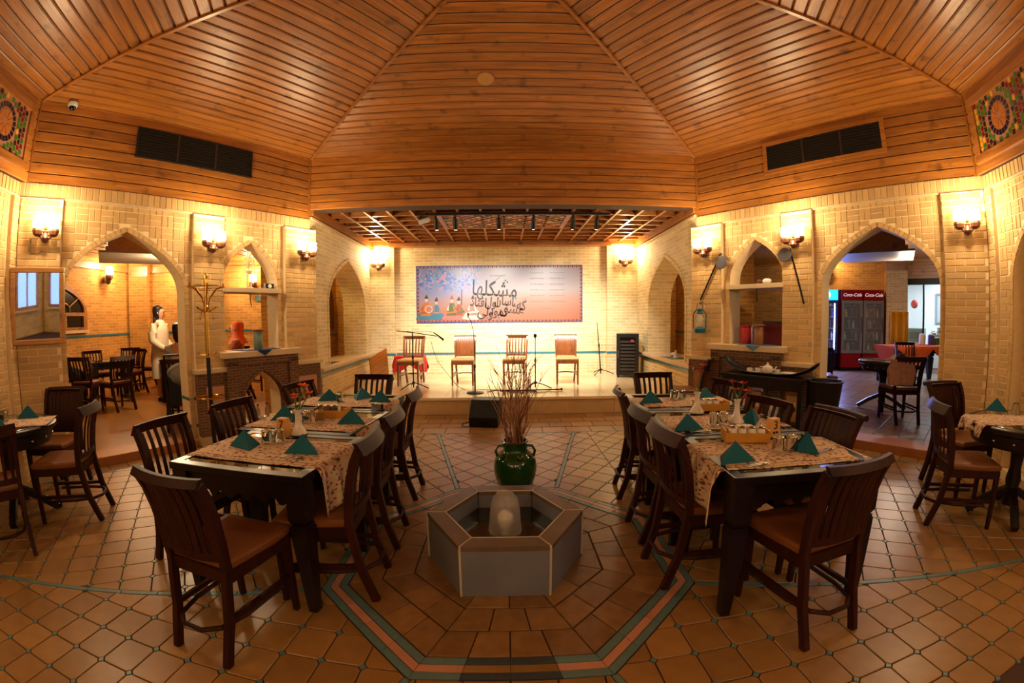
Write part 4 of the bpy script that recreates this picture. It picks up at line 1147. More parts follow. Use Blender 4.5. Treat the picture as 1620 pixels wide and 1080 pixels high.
# side rooms
lm = fm
sconce_mesh('single lit sconce on the corner of the archway dining room, nearer the window', at_wall(fam, 4.35,-.02,2.5), 30, 'single sconces in the side rooms', 1, 1.5)
sconce_mesh('single lit sconce on the far wall behind the woman in white', at_wall(fm, 1.35,-.02,2.5), 30, 'single sconces in the side rooms', 1, 1.5)
sconce_mesh('single lit sconce seen through the skeleton niche', at_wall(fm, 3.0,-.02,2.35), 30, 'single sconces in the side rooms', 1, 1.5)
sconce_mesh('single lit sconce above the red drinks fridges', at_wall(wm, 2.2,-.02,2.72), 36, 'single sconces in the side rooms', 1, 1.5)
# sconces on the walls behind the camera and on the side walls
for s in (-1, 1):
    p0, p1 = ((-DX,DY),(-CX,CY)) if s < 0 else ((CX,CY),(DX,DY))
    M_, L_ = frame(p0, p1)
    for f, nm in ((.2,'nearer corner'), (.55,'farther corner')):
        sconce_mesh('lit twin-shade sconce on the %s rear wall by its %s' % ('mirror-side' if s < 0 else 'pier-side', nm), at_wall(M_, L_*f, 0, 2.4), SP*.7, gS)
M_, L_ = frame((DX,DY), (-DX,DY))
for f, nm in ((.3,'one end'), (.5,'middle'), (.8,'other end')): sconce_mesh('lit twin-shade sconce at the %s of the entrance wall' % nm, at_wall(M_, L_*f, 0, 2.4), SP*.7, gS)
lamp('archway_room_light', 'POINT', (-5.6,6.4,2.45), 75, WARM, .15)
lamp('fridge_room_light', 'POINT', (7.6,6.6,2.5), 48, (1,.8,.6), .15)
lamp('niche_light', 'POINT', (-3.5,7.9,2.6), 14, (1,.72,.25), .06); lamp('niche_light', 'POINT', (3.5,7.3,2.6), 10, (1,.72,.35), .06)

# vents in the fascias
DARKV = mat('black_grille', (.07,.05,.04), .5)
for nm, xa, xb, lb in (('left_diagonal', 3.513-2.34, 3.513-.92, 'dark triple air vent grille in the boarding above the skeleton fireplace'), ('right_diagonal', 1.10, 2.52, 'dark triple air vent grille in the boarding above the lantern side')):
    o, M, L_ = LW[nm]
    t = thing('air_vent', lb, 'vent'); t.matrix_world = M
    z0, z1 = 3.40, 3.72
    fm_ = TRIMW if nm[0] == 'r' else DARKV
    MB().box(xa,xb,-.03,-.016,z0,z1).build('backing', BLACK, t)
    e = .05 if nm[0] == 'r' else .02
    for a, b, c, d in ((xa-e,xb+e,z0-e,z0),(xa-e,xb+e,z1,z1+e),(xa-e,xa,z0,z1),(xb,xb+e,z0,z1)): MB().box(a,b,-.045,-.016,c,d).build('frame', fm_, t)
    for k in (1,2): MB().box(xa+(xb-xa)*k/3-.012,xa+(xb-xa)*k/3+.012,-.045,-.03,z0,z1).build('divider', mat('vent_metal',(.25,.2,.17),.4,metal=.5), t)
    for k in range(9):
        z = z0+.02+k*(z1-z0-.04)/8; MB().box(xa,xb,-.042,-.03,z-.006,z+.006).build('slat', DARKV, t)
    for k in range(30):
        x = xa+(k+.5)*(xb-xa)/30; MB().box(x-.003,x+.003,-.044,-.042,z0,z1).build('fin', DARKV, t)
# stained glass panels in the side fascias
LEAD = mat('pink_lattice_wood', (.66,.45,.33), .5)
cols = dict(o=mat('amber_pane',(.72,.42,.14),.15), b=mat('indigo_pane',(.07,.07,.16),.12), g=mat('green_pane',(.20,.42,.12),.15), r=mat('crimson_pane',(.45,.08,.07),.15), y=mat('yellow_pane',(.85,.66,.15),.15), k=mat('smoke_pane',(.16,.12,.09),.12))
for nm, s in (('left', -1), ('right', 1)):
    o, M, L_ = LW[nm]
    X = (lambda x: L_-x) if s < 0 else (lambda x: x)
    t = thing('stained_glass_panel', 'rosette stained glass panel in the boarding over the '+('mirror corner' if s < 0 else 'round table pier'), 'glass panel'); t.matrix_world = M
    a, b, z0, z1 = .20, 1.75, 3.14, 3.66
    x0, x1 = sorted((X(a), X(b)))
    MB().box(x0,x1,-.03,-.016,z0,z1).build('lattice', LEAD, t)
    for p, q, c, d in ((x0-.1,x1+.1,z0-.09,z0),(x0-.1,x1+.1,z1,z1+.09),(x0-.1,x0,z0,z1),(x1,x1+.1,z0,z1)): MB().box(p,q,-.05,-.016,c,d).build('frame', TRIMW, t, bevel=.006)
    def pane(poly, m): MB().prism(poly, -.034, -.03).build('pane', m, t)
    cs = [(X(a+.42), 3.40), (X(a+1.12), 3.40)]
    for cx, cz in cs:
        for k in range(10):
            a0, a1 = 2*math.pi*(k+.08)/10, 2*math.pi*(k+.92)/10
            pane([(cx+.03*math.cos((a0+a1)/2), cz+.03*math.sin((a0+a1)/2)), (cx+.125*math.cos(a0), cz+.125*math.sin(a0)), (cx+.125*math.cos(a1), cz+.125*math.sin(a1))], cols['o'])
        for k in range(20):
            a0, a1 = 2*math.pi*(k+.12)/20, 2*math.pi*(k+.88)/20
            pane([(cx+r*math.cos(v), cz+r*math.sin(v)) for r, v in ((.14,a0),(.19,a0),(.19,a1),(.14,a1))], cols['b'])
    g = .058; i = 0
    xx = x0+g*.55
    while xx < x1-g*.4:
        zz = z0+g*.55+(g*.5 if i % 2 else 0)
        while zz < z1-g*.4:
            if all(math.hypot(xx-cx, zz-cz) > .225 for cx, cz in cs) and not (xx > x1-g*.5):
                r = g*.56; k = min(4, int(min(abs(math.hypot(xx-cx, zz-cz)-.225) for cx, cz in cs)/.045)) if (i+round(zz/g)) % 3 else random.randrange(5)
                pane([(xx+r*math.cos(v)*.95, zz+r*math.sin(v)) for v in (math.pi/2*q+math.pi/4+(.3 if i % 2 else -.1) for q in range(4))][::1], cols['gkrgy'[k]])
            zz += g
        xx += g; i += 1
# security dome and ceiling hatch
t = thing('security_camera', 'small white dome security camera in the ceiling corner', 'camera', (-4.52,3.36,3.86))
MB().lathe([(.055,0),(.06,-.03),(.05,-.05)], 18).build('base', WHITE, t, smooth=True); MB().ball((0,0,-.05), .042, 14, 8).build('dome', mat('dome_black',(.03,.03,.04),.08), t, smooth=True)
t = thing('ceiling_hatch', 'round cream disc fixed to the ceiling boards over the stage side', 'ceiling disc', (-.2,4.689,4.222))
nrm = Vector((0,-.267,-.964)); t.rotation_euler = nrm.to_track_quat('Z','Y').to_euler()
MB().lathe([(.095,-.01),(.10,0),(.09,.012),(.02,.014)], 28).build('disc', mat('cream_disc',(.74,.56,.34),.5), t, smooth=True); MB().lathe([(.104,-.01),(.108,.0),(.098,.004)], 28).build('rim', TRIMW, t, smooth=True)

# mirror
t = thing('wall_mirror', 'wooden framed wall mirror hanging on the pier', 'mirror'); t.matrix_world = at_wall(ML, -.02, -.075, 1.34)
t.matrix_world = t.matrix_world @ Matrix.Rotation(R(-2),4,'Z') @ Matrix.Rotation(R(4),4,'X')
for a, b, c, d in ((0,.56,0,.05),(0,.56,.70,.75),(0,.05,.05,.70),(.51,.56,.05,.70)): MB().box(a,b,-.045,0,c,d).build('frame', PINE_L, t, bevel=.008)
MB().box(.05,.51,-.02,-.005,.05,.70).build('glass', mat('mirror_silver',(.92,.92,.92),.02,metal=1), t)
t = tag(MB().tube([(0,0,.14),(0,0,0),(.10,0,0),(.12,0,.03)], .006, 6).build('wire_bracket', mat('grey_wire',(.45,.4,.3),.4,metal=.4)), 'thin grey wire bracket beside the sconce over the mirror', 'bracket')
t.matrix_world = at_wall(ML, XL(3.42), -.075, 2.24)

# coat stand
t = thing('coat_stand', 'brass coat stand with curved hooks and dark lower pole in front of the pier', 'coat stand', (-3.38,4.46,0))
BRD = mat('brass_bright',(.86,.68,.30),.2,metal=1)
MB().lathe([(.024,1.10),(.022,1.5),(.026,1.7),(.02,1.95),(.026,2.0),(.008,2.06)], 14).build('upper_pole', BRD, t, smooth=True)
MB().lathe([(.024,.06),(.024,1.10)], 14).build('lower_pole', BLACK, t, smooth=True)
for i in range(6):
    a = i*math.pi/3+.2; c, s = math.cos(a), math.sin(a)
    MB().tube([(.02*c,.02*s,1.66),(.05*c,.05*s,1.78),(.13*c,.13*s,1.88),(.20*c,.20*s,1.90),(.21*c,.21*s,1.93)], .008, 6).build('hook', BRASS, t)
    MB().tube([(.02*c,.02*s,1.62),(.10*c,.10*s,1.655),(.12*c,.12*s,1.68)], .007, 6).build('small_hook', BRASS, t)
    if i % 2 == 0: MB().tube([(.02*c,.02*s,1.68),(.07*c,.07*s,1.60),(.09*c,.09*s,1.55),(.075*c,.075*s,1.53)], .007, 6).build('lower_hook', BRASS, t)
    if i % 2: MB().tube([(.02*c,.02*s,1.13),(.09*c,.09*s,1.13),(.12*c,.12*s,1.16)], .008, 6).build('arm', BRASS, t)
MB().tube([(.20*math.cos(v),.20*math.sin(v),1.90) for v in (2*math.pi*i/24 for i in range(24))], .006, 6, True).build('hook_ring', BRASS, t)
MB().tube([(.15*math.cos(v),.15*math.sin(v),.65) for v in (2*math.pi*i/24 for i in range(24))], .012, 6, True).build('umbrella_ring', BRASS, t)
for i in range(3):
    a = i*2*math.pi/3; MB().bar((0,0,.65),(.15*math.cos(a),.15*math.sin(a),.65),.012).build('ring_spoke', BRASS, t)
    MB().tube([(.02*math.cos(a),.02*math.sin(a),.10),(.12*math.cos(a),.12*math.sin(a),.05),(.2*math.cos(a),.2*math.sin(a),.012)], .014, 6).build('foot', BRASS, t)
MB().lathe([(.15,0),(.16,.02),(.05,.05),(.03,.08)], 20).build('base', BLACK, t, smooth=True)

# skeleton figure and box on the niche shelf
BONE = mat('ivory_bone', (.86,.80,.66), .45, var=.15)
t = thing('skeleton_figure', 'small ivory skeleton figure standing on the niche shelf', 'figurine'); t.matrix_world = at_wall(ML, XL(.87), .05, 1.93)
MB().ball((0,0,.455), .035, 12, 10, .85, 1, 1.1).ball((0,-.014,.425), .022, 10, 8).build('skull', BONE, t, smooth=True)
MB().tube([(0,.005,.22),(0,.012,.3),(0,.006,.38),(0,0,.42)], .009, 8).build('spine', BONE, t)
for k in range(6):
    z = .29+k*.018; r = .045-.003*abs(k-2)
    MB().tube([(r*math.cos(v),.8*r*math.sin(v)-.005,z-.008*math.sin(v)) for v in (2*math.pi*i/14 for i in range(14))], .0045, 5, True).build('rib', BONE, t)
MB().tube([(-.065,0,.395),(0,.0,.405),(.065,0,.395)], .008, 6).build('collar_bone', BONE, t)
MB().lathe([(.015,.19),(.045,.22),(.05,.235),(.02,.24)], 12, sy=.6).build('pelvis', BONE, t, smooth=True)
for s in (-1, 1):
    MB().tube([(s*.065,0,.395),(s*.075,.005,.31),(s*.07,-.015,.23),(s*.068,-.02,.20)], .007, 6).build('arm', BONE, t)
    MB().tube([(s*.025,0,.20),(s*.03,-.005,.11),(s*.028,0,.02)], .009, 6).build('leg', BONE, t)
    MB().box(s*.028-.012,s*.028+.012,-.05,.01,0,.018).build('foot', BONE, t)
MB().lathe([(.07,0),(.06,.012)], 18).build('base', BONE, t)
t = thing('small_clock_box', 'small dark box with a dial beside the skeleton figure', 'clock'); t.matrix_world = at_wall(ML, XL(.60), .03, 1.93)
MB().box(-.06,.06,-.03,.03,0,.075).build('case', BLACK, t, bevel=.006); MB().lathe([(.026,0),(.024,.004)], 16).build('dial', WHITE, t).matrix_local = Matrix.Translation((.0,-.031,.04)) @ Matrix.Rotation(R(90),4,'X')
# mantel jar and cloths
def jar(label, M, h, m, lidm):
    t = thing('storage_jar', label, 'jar'); t.matrix_world = M
    MB().lathe([(.055,0),(.06,.01),(.06,h*.85),(.05,h*.9)], 18).build('body', m, t, smooth=True); MB().lathe([(.055,h*.9),(.085,h*.92),(.085,h*.95),(.06,h*.99),(.01,h)], 18).build('lid', lidm, t, smooth=True)
MIR = mat('mosaic_jar', (.40,.48,.42), .3, var=.5, scale=30)
jar('mosaic jar with a wide red lid on the mantel under the skeleton', at_wall(ML, XL(.80), -.03, 1.131), .27, MIR, mat('red_lid',(.55,.22,.16),.4))
jar('brown patterned jar on the mantel behind the teapot table', at_wall(MR, XR(.93), -.03, 1.131), .27, mat('brown_jar',(.55,.36,.22),.35,var=.4,scale=30), mat('brown_lid',(.45,.28,.16),.4))
NAVY = mat('navy_cloth', (.10,.13,.32), .8); AQUA = mat('aqua_cloth', (.30,.45,.55), .7)
def mantel_cloth(label, M, m):
    t = MB().add([(-.30,.15,.0),(.30,.15,.0),(.24,-.18,.0),(.0,-.205,.004),(-.24,-.18,.0),(.0,-.212,-.07),(.10,-.209,-.0),(-.10,-.209,-.0)], [(0,1,2,3,4),(7,3,6,5)]).build('mantel_cloth', m)
    t.matrix_world = M; sd = t.modifiers.new('t','SOLIDIFY'); sd.thickness = .004; tag(t, label, 'cloth')
mantel_cloth('navy cloth hanging over the mantel edge under the mosaic jar', at_wall(ML, XL(.80), -.005, 1.126), NAVY)
mantel_cloth('pale blue cloth on the mantel under the brown jar', at_wall(MR, XR(.93), -.005, 1.126), AQUA)
t = thing('red_case', 'dark red case standing behind the brown jar', 'case'); t.matrix_world = at_wall(MR, XR(1.08), .16, 1.131)
MB().box(-.16,.16,-.04,.08,0,.30).build('body', mat('maroon_fabric',(.40,.07,.09),.7,var=.2), t, bevel=.01); MB().box(-.165,.165,-.045,.085,.28,.31).build('rim', BLACK, t)
t = thing('red_tin', 'small red tin beside the brown jar', 'tin'); t.matrix_world = at_wall(MR, XR(.70), .08, 1.131)
MB().lathe([(.075,0),(.078,.02),(.078,.22),(.07,.23)], 18).build('body', mat('red_tin_m',(.62,.10,.08),.4), t, smooth=True); MB().lathe([(.08,.23),(.08,.25),(.03,.26)], 18).build('lid', mat('red_tin_l',(.5,.08,.07),.4), t, smooth=True)
t = thing('shelf_ornament', 'small red and white ornament on the niche shelf over the serving table', 'ornament'); t.matrix_world = at_wall(MR, XR(.95), .05, 1.93)
MB().ball((.05,0,.04), .04, 12, 8, 1.6, .8, .9).build('body', WHITE, t, smooth=True); MB().ball((-.05,0,.035), .035, 12, 8, 1, .8, 1).build('head', mat('dark_red',(.4,.1,.08),.5), t, smooth=True)
t = tag(MB().box(-.055,.055,-.008,.0,0,.055).build('door_plate', mat('teal_plate',(.28,.42,.36),.4)), 'small green plate on the wall seen under the niche shelf', 'sign'); t.matrix_world = at_wall(fm, 3.15,-.01,2.0) @ Matrix.Scale(2.4,4)
# small drawer handle-like hooks hanging under the shelves
for M, X, lb in ((ML, XL, 'thin dark hook hanging under the skeleton shelf'), (MR, XR, 'thin dark hook hanging under the lantern-side shelf')):
    t = tag(MB().tube([(0,0,0),(0,0,-.10),(.01,-.01,-.17)], .006, 6).build('shelf_hook', METAL_D), lb, 'hook'); t.matrix_world = at_wall(M, X(.87), .02, 1.87)

# lantern and axes on the right piers
LBLUE = mat('teal_enamel', (.10,.36,.46), .3, var=.2)
t = thing('oil_lantern', 'blue oil lantern hanging on the pier next to the stage', 'lantern'); t.matrix_world = at_wall(MR, XR(.12), -.17, 1.27)
MB().lathe([(.075,0),(.08,.015),(.08,.06),(.06,.075),(.03,.085)], 20).build('tank', LBLUE, t, smooth=True)
MB().lathe([(.03,.09),(.055,.13),(.055,.2),(.03,.26)], 18).build('globe', mat('lantern_glass',(.9,.9,.85),.05,alpha=.3), t, smooth=True)
MB().lathe([(.04,.265),(.045,.28),(.03,.31),(.045,.33),(.02,.35)], 18).build('chimney', LBLUE, t, smooth=True)
for s in (-1, 1): MB().tube([(s*.07,0,.03),(s*.10,0,.07),(s*.10,0,.27),(s*.05,0,.33)], .009, 8).build('side_tube', LBLUE, t)
MB().tube([(.05,0,.33),(.04,0,.40),(0,0,.43),(-.04,0,.40),(-.05,0,.33)], .004, 6).build('handle', METAL_D, t)
MB().bar((0,.1,.43),(0,0,.43),.008).build('nail', METAL_D, t)
PEWTER = mat('pewter', (.36,.35,.37), .35, metal=.7, var=.2)
for u0_, z0_, u1_, z1_, du, dz, lb in ((.40,2.37,.08,1.74,.42,2.25,'dark staff with a round pewter axe head hanging over the blue lantern'), (1.36,2.34,1.53,1.66,1.30,2.27,'dark staff with a round pewter axe head hanging beside the niche')):
    t = thing('ceremonial_axe', lb, 'axe'); t.matrix_world = at_wall(MR, 0, -.085, 0)
    MB().tube([(u0_,0,z0_),(u1_,0,z1_)], .011, 8).build('staff', METAL_D, t)
    d_ = MB().lathe([(.02,-.012),(.085,-.006),(.09,0),(.085,.006),(.02,.012)], 26).build('head', PEWTER, t, smooth=True); d_.matrix_local = Matrix.Translation((du,-.02,dz)) @ Matrix.Rotation(R(90),4,'X')
    MB().ball((u0_,0,z0_), .02, 10, 8).build('pommel', PEWTER, t, smooth=True)

# ================================================================ FOUNTAIN
SLATE = mat('grey_slate', (.43,.43,.46), .4, var=.3, scale=4, bump=.1)
RIM = mat('wet_brown_stone', (.40,.33,.26), .25, var=.35, scale=9, bump=.1)
JOINT = mat('pale_joint', (.72,.66,.56), .6)
f = thing('hexagonal_fountain', 'hexagonal grey slate fountain basin in the octagonal border', 'fountain', (-.018,2.517,0))
hexp = lambda r: [(r*math.sin(R(a)), r*math.cos(R(a))) for a in (30,90,150,210,270,330)]
RO, RI, HR = .483, .375, .302
o_, i_ = hexp(RO), hexp(RI)
for k in range(6):
    a, b = Vector(o_[k]), Vector(o_[(k+1) % 6]); c, d = Vector(i_[k]), Vector(i_[(k+1) % 6])
    e = (b-a).normalized()*.004
    q = [a+e, b-e, d-e, c+e]
    MB().prism([tuple(p) for p in q], 0, HR-.03, 'xy').build('wall_slab', SLATE, f)
    q2 = [a*1.008+e, b*1.008-e, d*.99-e, c*.99+e]
    MB().prism([tuple(p) for p in q2], HR-.028, HR, 'xy').build('rim_slab', RIM, f)
    MB().bar((a.x,a.y,0),(a.x,a.y,HR),.012).build('joint', JOINT, f)
    MB().bar((c.x*.99,c.y*.99,HR+.0005),(d.x*.99,d.y*.99,HR+.0005),.007,.004).build('edge_joint', JOINT, f)
    MB().bar((c.x,c.y,HR+.0005),(a.x,a.y,HR+.0005),.006,.004).build('mitre_joint', JOINT, f)
MB().prism(hexp(RI+.01)[::-1], 0, .1, 'xy').build('basin_floor', mat('dark_basin',(.10,.10,.07),.4), f)
MB().prism(hexp(RI)[::-1], .175, .18, 'xy').build('water', mat('pool_water',(.09,.09,.06),.06,spec=.8,bump=.1,scale=25), f)
MB().lathe([(.03,.1),(.03,.2),(.02,.21)], 12).build('nozzle', CHROME, f, smooth=True)
wj = MB(); n = 22
prof = [(.03,.20),(.055,.24),(.075,.22)]
wj.lathe([(.105,.178),(.098,.24),(.092,.32),(.078,.39),(.05,.425),(.02,.43)], n)
WJ = mat('water_jet', (.94,.90,.86), .3, trans=.4, alpha=.34, bump=.3, scale=30)
wj.build('water_bell', WJ, f, smooth=True)
MB().lathe([(.02,.2),(.045,.23),(.05,.27),(.03,.30),(.005,.31)], 16).build('foam', mat('foam',(.9,.86,.8),.5,alpha=.85,bump=.4,scale=40), f, smooth=True)

# ================================================================ VASE WITH BRANCHES
GREEN = mat('green_glaze', (.09,.28,.10), .10, var=.4, scale=5, coat=.5)
v = thing('green_floor_vase', 'round dark green glazed floor vase behind the fountain', 'vase', (.076,3.72,0))
MB().lathe([(.15,0),(.165,.02),(.188,.10),(.195,.17),(.185,.235),(.15,.285),(.118,.31),(.108,.33),(.106,.39),(.113,.405),(.10,.405),(.095,.33),(.1,.2)], 32, cap=False).lathe([(.02,.0),(.15,.0)], 32, cap=False).build('body', GREEN, v, smooth=True)
MB().tube([(.11*math.cos(q),.11*math.sin(q),.402) for q in (2*math.pi*i/28 for i in range(28))], .009, 6, True).build('lip', mat('brown_lip',(.30,.22,.10),.2), v, smooth=True)
for a in (-20, 200):
    c, s = math.cos(R(a)), math.sin(R(a))
    MB().tube([(.105*c,.105*s,.37),(.16*c,.16*s,.37),(.185*c,.185*s,.33),(.17*c,.17*s,.28)], .013, 8).build('handle', GREEN, v, smooth=True)
for a in (-75, -140):
    c, s = math.cos(R(a)), math.sin(R(a))
    MB().ball((.155*c,.155*s,.285), .028, 10, 8).build('lug', GREEN, v, smooth=True)
TWIG = [mat('twig_%d' % i, c, .7, var=.3, scale=30) for i, c in enumerate(((.56,.38,.27),(.42,.24,.17),(.66,.50,.38)))]
rnd = random.Random(3)
br = thing('branch_bundle', 'bundle of bare curly branches standing in the green vase', 'branches', (.076,3.72,.0))
for i in range(46):
    a = rnd.random()*2*math.pi; r0 = .07*math.sqrt(rnd.random()); x, y, z = r0*math.cos(a), r0*math.sin(a), .12
    top = rnd.uniform(.7,1.12) if i % 3 else rnd.uniform(1.05,1.5); sp = rnd.uniform(.05,.28)*(1 if i % 3 else .8)
    pts, n = [], 11; ph = rnd.random()*6; am = rnd.uniform(.012,.03)
    for k in range(n):
        f_ = k/(n-1); zz = z+(top-z)*f_; s_ = sp*max(0, f_-.25)**1.3*1.3
        pts.append((x+s_*math.cos(a)+am*f_**.5*math.sin(ph+f_*14), y+s_*math.sin(a)*.8+am*f_**.5*math.cos(ph*1.7+f_*12), zz))
    rr = [.0065-.0048*k/(n-1) for k in range(n)]
    b_ = MB().tube(pts, rr, 5)
    for q in range(rnd.randint(1,3)):
        k = rnd.randint(5,9); p = Vector(pts[k]); d = Vector((math.cos(a+rnd.uniform(-1.2,1.2)), .6*math.sin(a+rnd.uniform(-1.2,1.2)), 1.4)).normalized()
        L2 = rnd.uniform(.08,.2); b_.tube([tuple(p), tuple(p+d*L2*.5+Vector((rnd.uniform(-.015,.015),0,0))), tuple(p+d*L2)], [.003,.0022,.0012], 4)
    b_.build('branch', TWIG[i % 3], br)

# arched windows in the rear walls behind the camera (seen in the mirror)
for k_, (p0_, p1_, wx) in enumerate((((CX,CY),(DX,DY),2.95), ((DX,DY),(-DX,DY),.80))):
    M_, L_ = frame(p0_, p1_)
    wn = thing('window_%d' % (k_+2), None, None); wn['kind'] = 'structure'; wn.matrix_world = M_
    MB().holed(ogee(wx,.50,.7,1.6,2.25,n=8), [ogee(wx+s_*.22,.20,.78,1.5,2.0,n=6) for s_ in (-1,1)], -.06, 0).build('window_frame', PINE_L, wn)
    for s_ in (-1, 1): MB().prism(ogee(wx+s_*.22,.20,.78,1.5,2.0,n=6), -.03, -.02).build('pane', mat('dusk_lit_glass',(.5,.65,.85),.2,emit=((.55,.70,.95),.9)), wn)
    MB().box(wx-.54,wx+.54,-.1,0,.64,.70).build('window_sill', STONE, wn)
# ================================================================ TABLE SETTINGS
TEAL = mat('teal_napkin', (.0,.33,.40), .8, var=.15, scale=12)
WGL = mat('tumbler_glass', (.95,.95,.92), .03, trans=1, ior=1.4)
PORC = mat('white_porcelain', (.86,.82,.76), .2, coat=.3)
def text_obj(body, size, m, parent, M, name='lettering', shear=0, ext=.001, align='CENTER', bold=0):
    c = bpy.data.curves.new(name, 'FONT'); c.body = body; c.size = size; c.shear = shear; c.extrude = ext; c.offset = bold; c.align_x = align; c.align_y = 'CENTER'
    o = bpy.data.objects.new(name, c); COL.objects.link(o)
    dg = bpy.context.evaluated_depsgraph_get(); me = bpy.data.meshes.new_from_object(o.evaluated_get(dg)); bpy.data.objects.remove(o)
    me.materials.clear(); me.materials.append(m)
    o = bpy.data.objects.new(name, me); COL.objects.link(o); o.parent = parent; o.matrix_local = M
    return o
def napkin(x, y, deg, label, z=.766, open_=False, s=1.0):
    t = thing('folded_napkin', label, 'napkin', (x,y,z), R(deg), 'teal folded napkins')
    a, h = .105*s, .105*s
    # front triangle, two back flaps meeting at the ridge
    MB().add([(-a,-.03,0),(a,-.03,0),(0,.01,h),(-a*.95,-.022,0),(a*.95,-.022,0),(0,.018,h*.97)], [(0,1,2),(4,3,5),(0,2,5,3),(2,1,4,5),(1,0,3,4)]).build('front_fold', TEAL, t)
    for s_ in (-1, 1):
        MB().add([(0,.01,h),(s_*a*.96,-.026,0),(s_*a*.30,.095*s,0),(0,.016,h*.95),(s_*a*.9,-.02,0),(s_*a*.22,.088*s,0)], [(0,1,2),(5,4,3),(0,3,4,1),(1,4,5,2),(2,5,3,0)]).build('side_fold', TEAL, t)
def tumbler(x, y, label, z=.766, h=.085):
    t = thing('tumbler', label, 'glass', (x,y,z), 0, 'upturned tumblers')
    MB().lathe([(.034,0),(.036,.004),(.030,h-.008),(.027,h),(.012,h),(.012,h-.012),(.026,h-.014),(.031,.006)], 18, cap=False).build('bowl', WGL, t, smooth=True)
    MB().lathe([(.027,h),(.02,h+.002),(.012,h)], 18, cap=False).build('base_ring', WGL, t, smooth=True)
SIGNM = mat('pale_wood_sign', (.80,.58,.30), .5, var=.1); INK = mat('black_ink', (.06,.04,.03), .6)
def number_sign(x, y, deg, d, label, z=.766):
    t = thing('table_number', label, 'table sign', (x,y,z), R(deg))
    MB().prism([(-.048,0),(.048,0),(.034,.115),(-.034,.115)], -.022, .022).build('block', SIGNM, t, bevel=.004)
    text_obj(d, .075, INK, t, Matrix.Translation((0,-.0235,.073)) @ Matrix.Rotation(R(90),4,'X'), 'numeral')
    for dx in (-.012,.012): MB().ball((dx,-.023,.028), .008, 8, 6).build('emblem', INK, t)
def bud_vase(x, y, label, flowers, fl_label, z=.766, lean=(0,0), seed=1, n=5, hh=.16):
    t = thing('bud_vase', label, 'vase', (x,y,z), 0, 'white bud vases')
    MB().lathe([(.052,0),(.055,.006),(.045,.025),(.024,.06),(.018,.10),(.019,.14),(.026,.158),(.022,.158),(.014,.13)], 20, cap=False).lathe([(.01,.001),(.052,0)], 20, cap=False).build('body', PORC, t, smooth=True)
    MB().tube([(.024*math.cos(v),.024*math.sin(v),.158) for v in (2*math.pi*i/16 for i in range(16))], .003, 5, True).build('lip', PORC, t)
    if not flowers: return
    f = thing('flower_spray', fl_label, 'flowers', (x,y,z+.10), 0); r = random.Random(seed)
    GRN = mat('leaf_green', (.30,.42,.10), .5, var=.3)
    for i in range(n):
        a = 2*math.pi*i/n+r.random(); q = r.uniform(.03,.085); p = Vector((lean[0]+q*math.cos(a), lean[1]+q*math.sin(a)*.7, hh+r.uniform(-.035,.06)))
        MB().tube([(0,0,0),(p.x*.4,p.y*.4,p.z*.55),tuple(p)], .0025, 5).build('stem', GRN, f)
        b_ = MB()
        for k in range(6):
            v = 2*math.pi*k/6+r.random()*.3; d = Vector((math.cos(v),math.sin(v),.75)).normalized(); s_ = Vector((-math.sin(v),math.cos(v),0))*.013
            L2 = r.uniform(.034,.048); m_ = p+d*L2*.55; e_ = p+d*L2+Vector((0,0,-.006))
            b_.add([tuple(p), tuple(m_+s_), tuple(e_), tuple(m_-s_), tuple(m_+Vector((0,0,-.003)))], [(0,1,4),(1,2,4),(2,3,4),(3,0,4),(0,3,2,1)])
        b_.build('blossom', flowers, f)
        if i % 2 == 0:
            d = Vector((math.cos(a+1),math.sin(a+1),.4)).normalized(); s_ = Vector((-math.sin(a+1),math.cos(a+1),0))*.010; c_ = Vector((0,0,.07))
            MB().add([tuple(c_), tuple(c_+d*.03+s_), tuple(c_+d*.07), tuple(c_+d*.03-s_)], [(0,1,2,3)]).build('leaf', GRN, f)
SHAK = mat('milky_shaker', (.82,.78,.70), .25); TRAY = mat('yellow_wood_tray', (.74,.52,.18), .35, var=.15)
def caddy(x, y, deg, label, z=.766, jars=3, m=None):
    t = thing('condiment_caddy', label, 'condiment tray', (x,y,z), R(deg), 'condiment caddies')
    MB().box(-.13,.13,-.055,.055,0,.012).build('base', TRAY, t, bevel=.003)
    for s in (-1, 1): MB().box(-.13,.13,s*.055-.004,s*.055+.004,.0,.055).build('side', TRAY, t)
    MB().box(-.134,-.126,-.055,.055,0,.07).build('end', TRAY, t); MB().box(.126,.134,-.055,.055,0,.07).build('end', TRAY, t)
    MB().prism([(-.05,.012),(.05,.012),(.045,.085),(-.045,.085)], .005, .045).build('napkin_block', mat('paper_napkins',(.88,.84,.76),.8), t)
    for i in range(jars):
        o = MB().lathe([(.024,0),(.027,.006),(.027,.055),(.02,.068)], 14, (-.085+i*.056,-.028,.012)).build('shaker', m or SHAK, t, smooth=True)
        MB().lathe([(.02,.068),(.021,.074),(.012,.082),(.003,.084)], 14, (-.085+i*.056,-.028,.012)).build('shaker_cap', CHROME, o, smooth=True)
def cutlery(x, y, deg, label, z=.767):
    t = thing('cutlery_set', label, 'cutlery', (x,y,z), R(deg), 'cutlery sets')
    s = MB().bar((-.08,.0,.003),(.02,0,.004),.008,.003); s.build('handle', CHROME, t)
    MB().ball((.045,0,.005), .02, 10, 6, 1.3, .75, .25).build('spoon_bowl', CHROME, t, smooth=True)
    MB().bar((-.08,.02,.003),(.06,.02,.003),.009,.002).build('knife', CHROME, t)
lilyN, redN = 'table with the number block seven', 'table with the number block three'
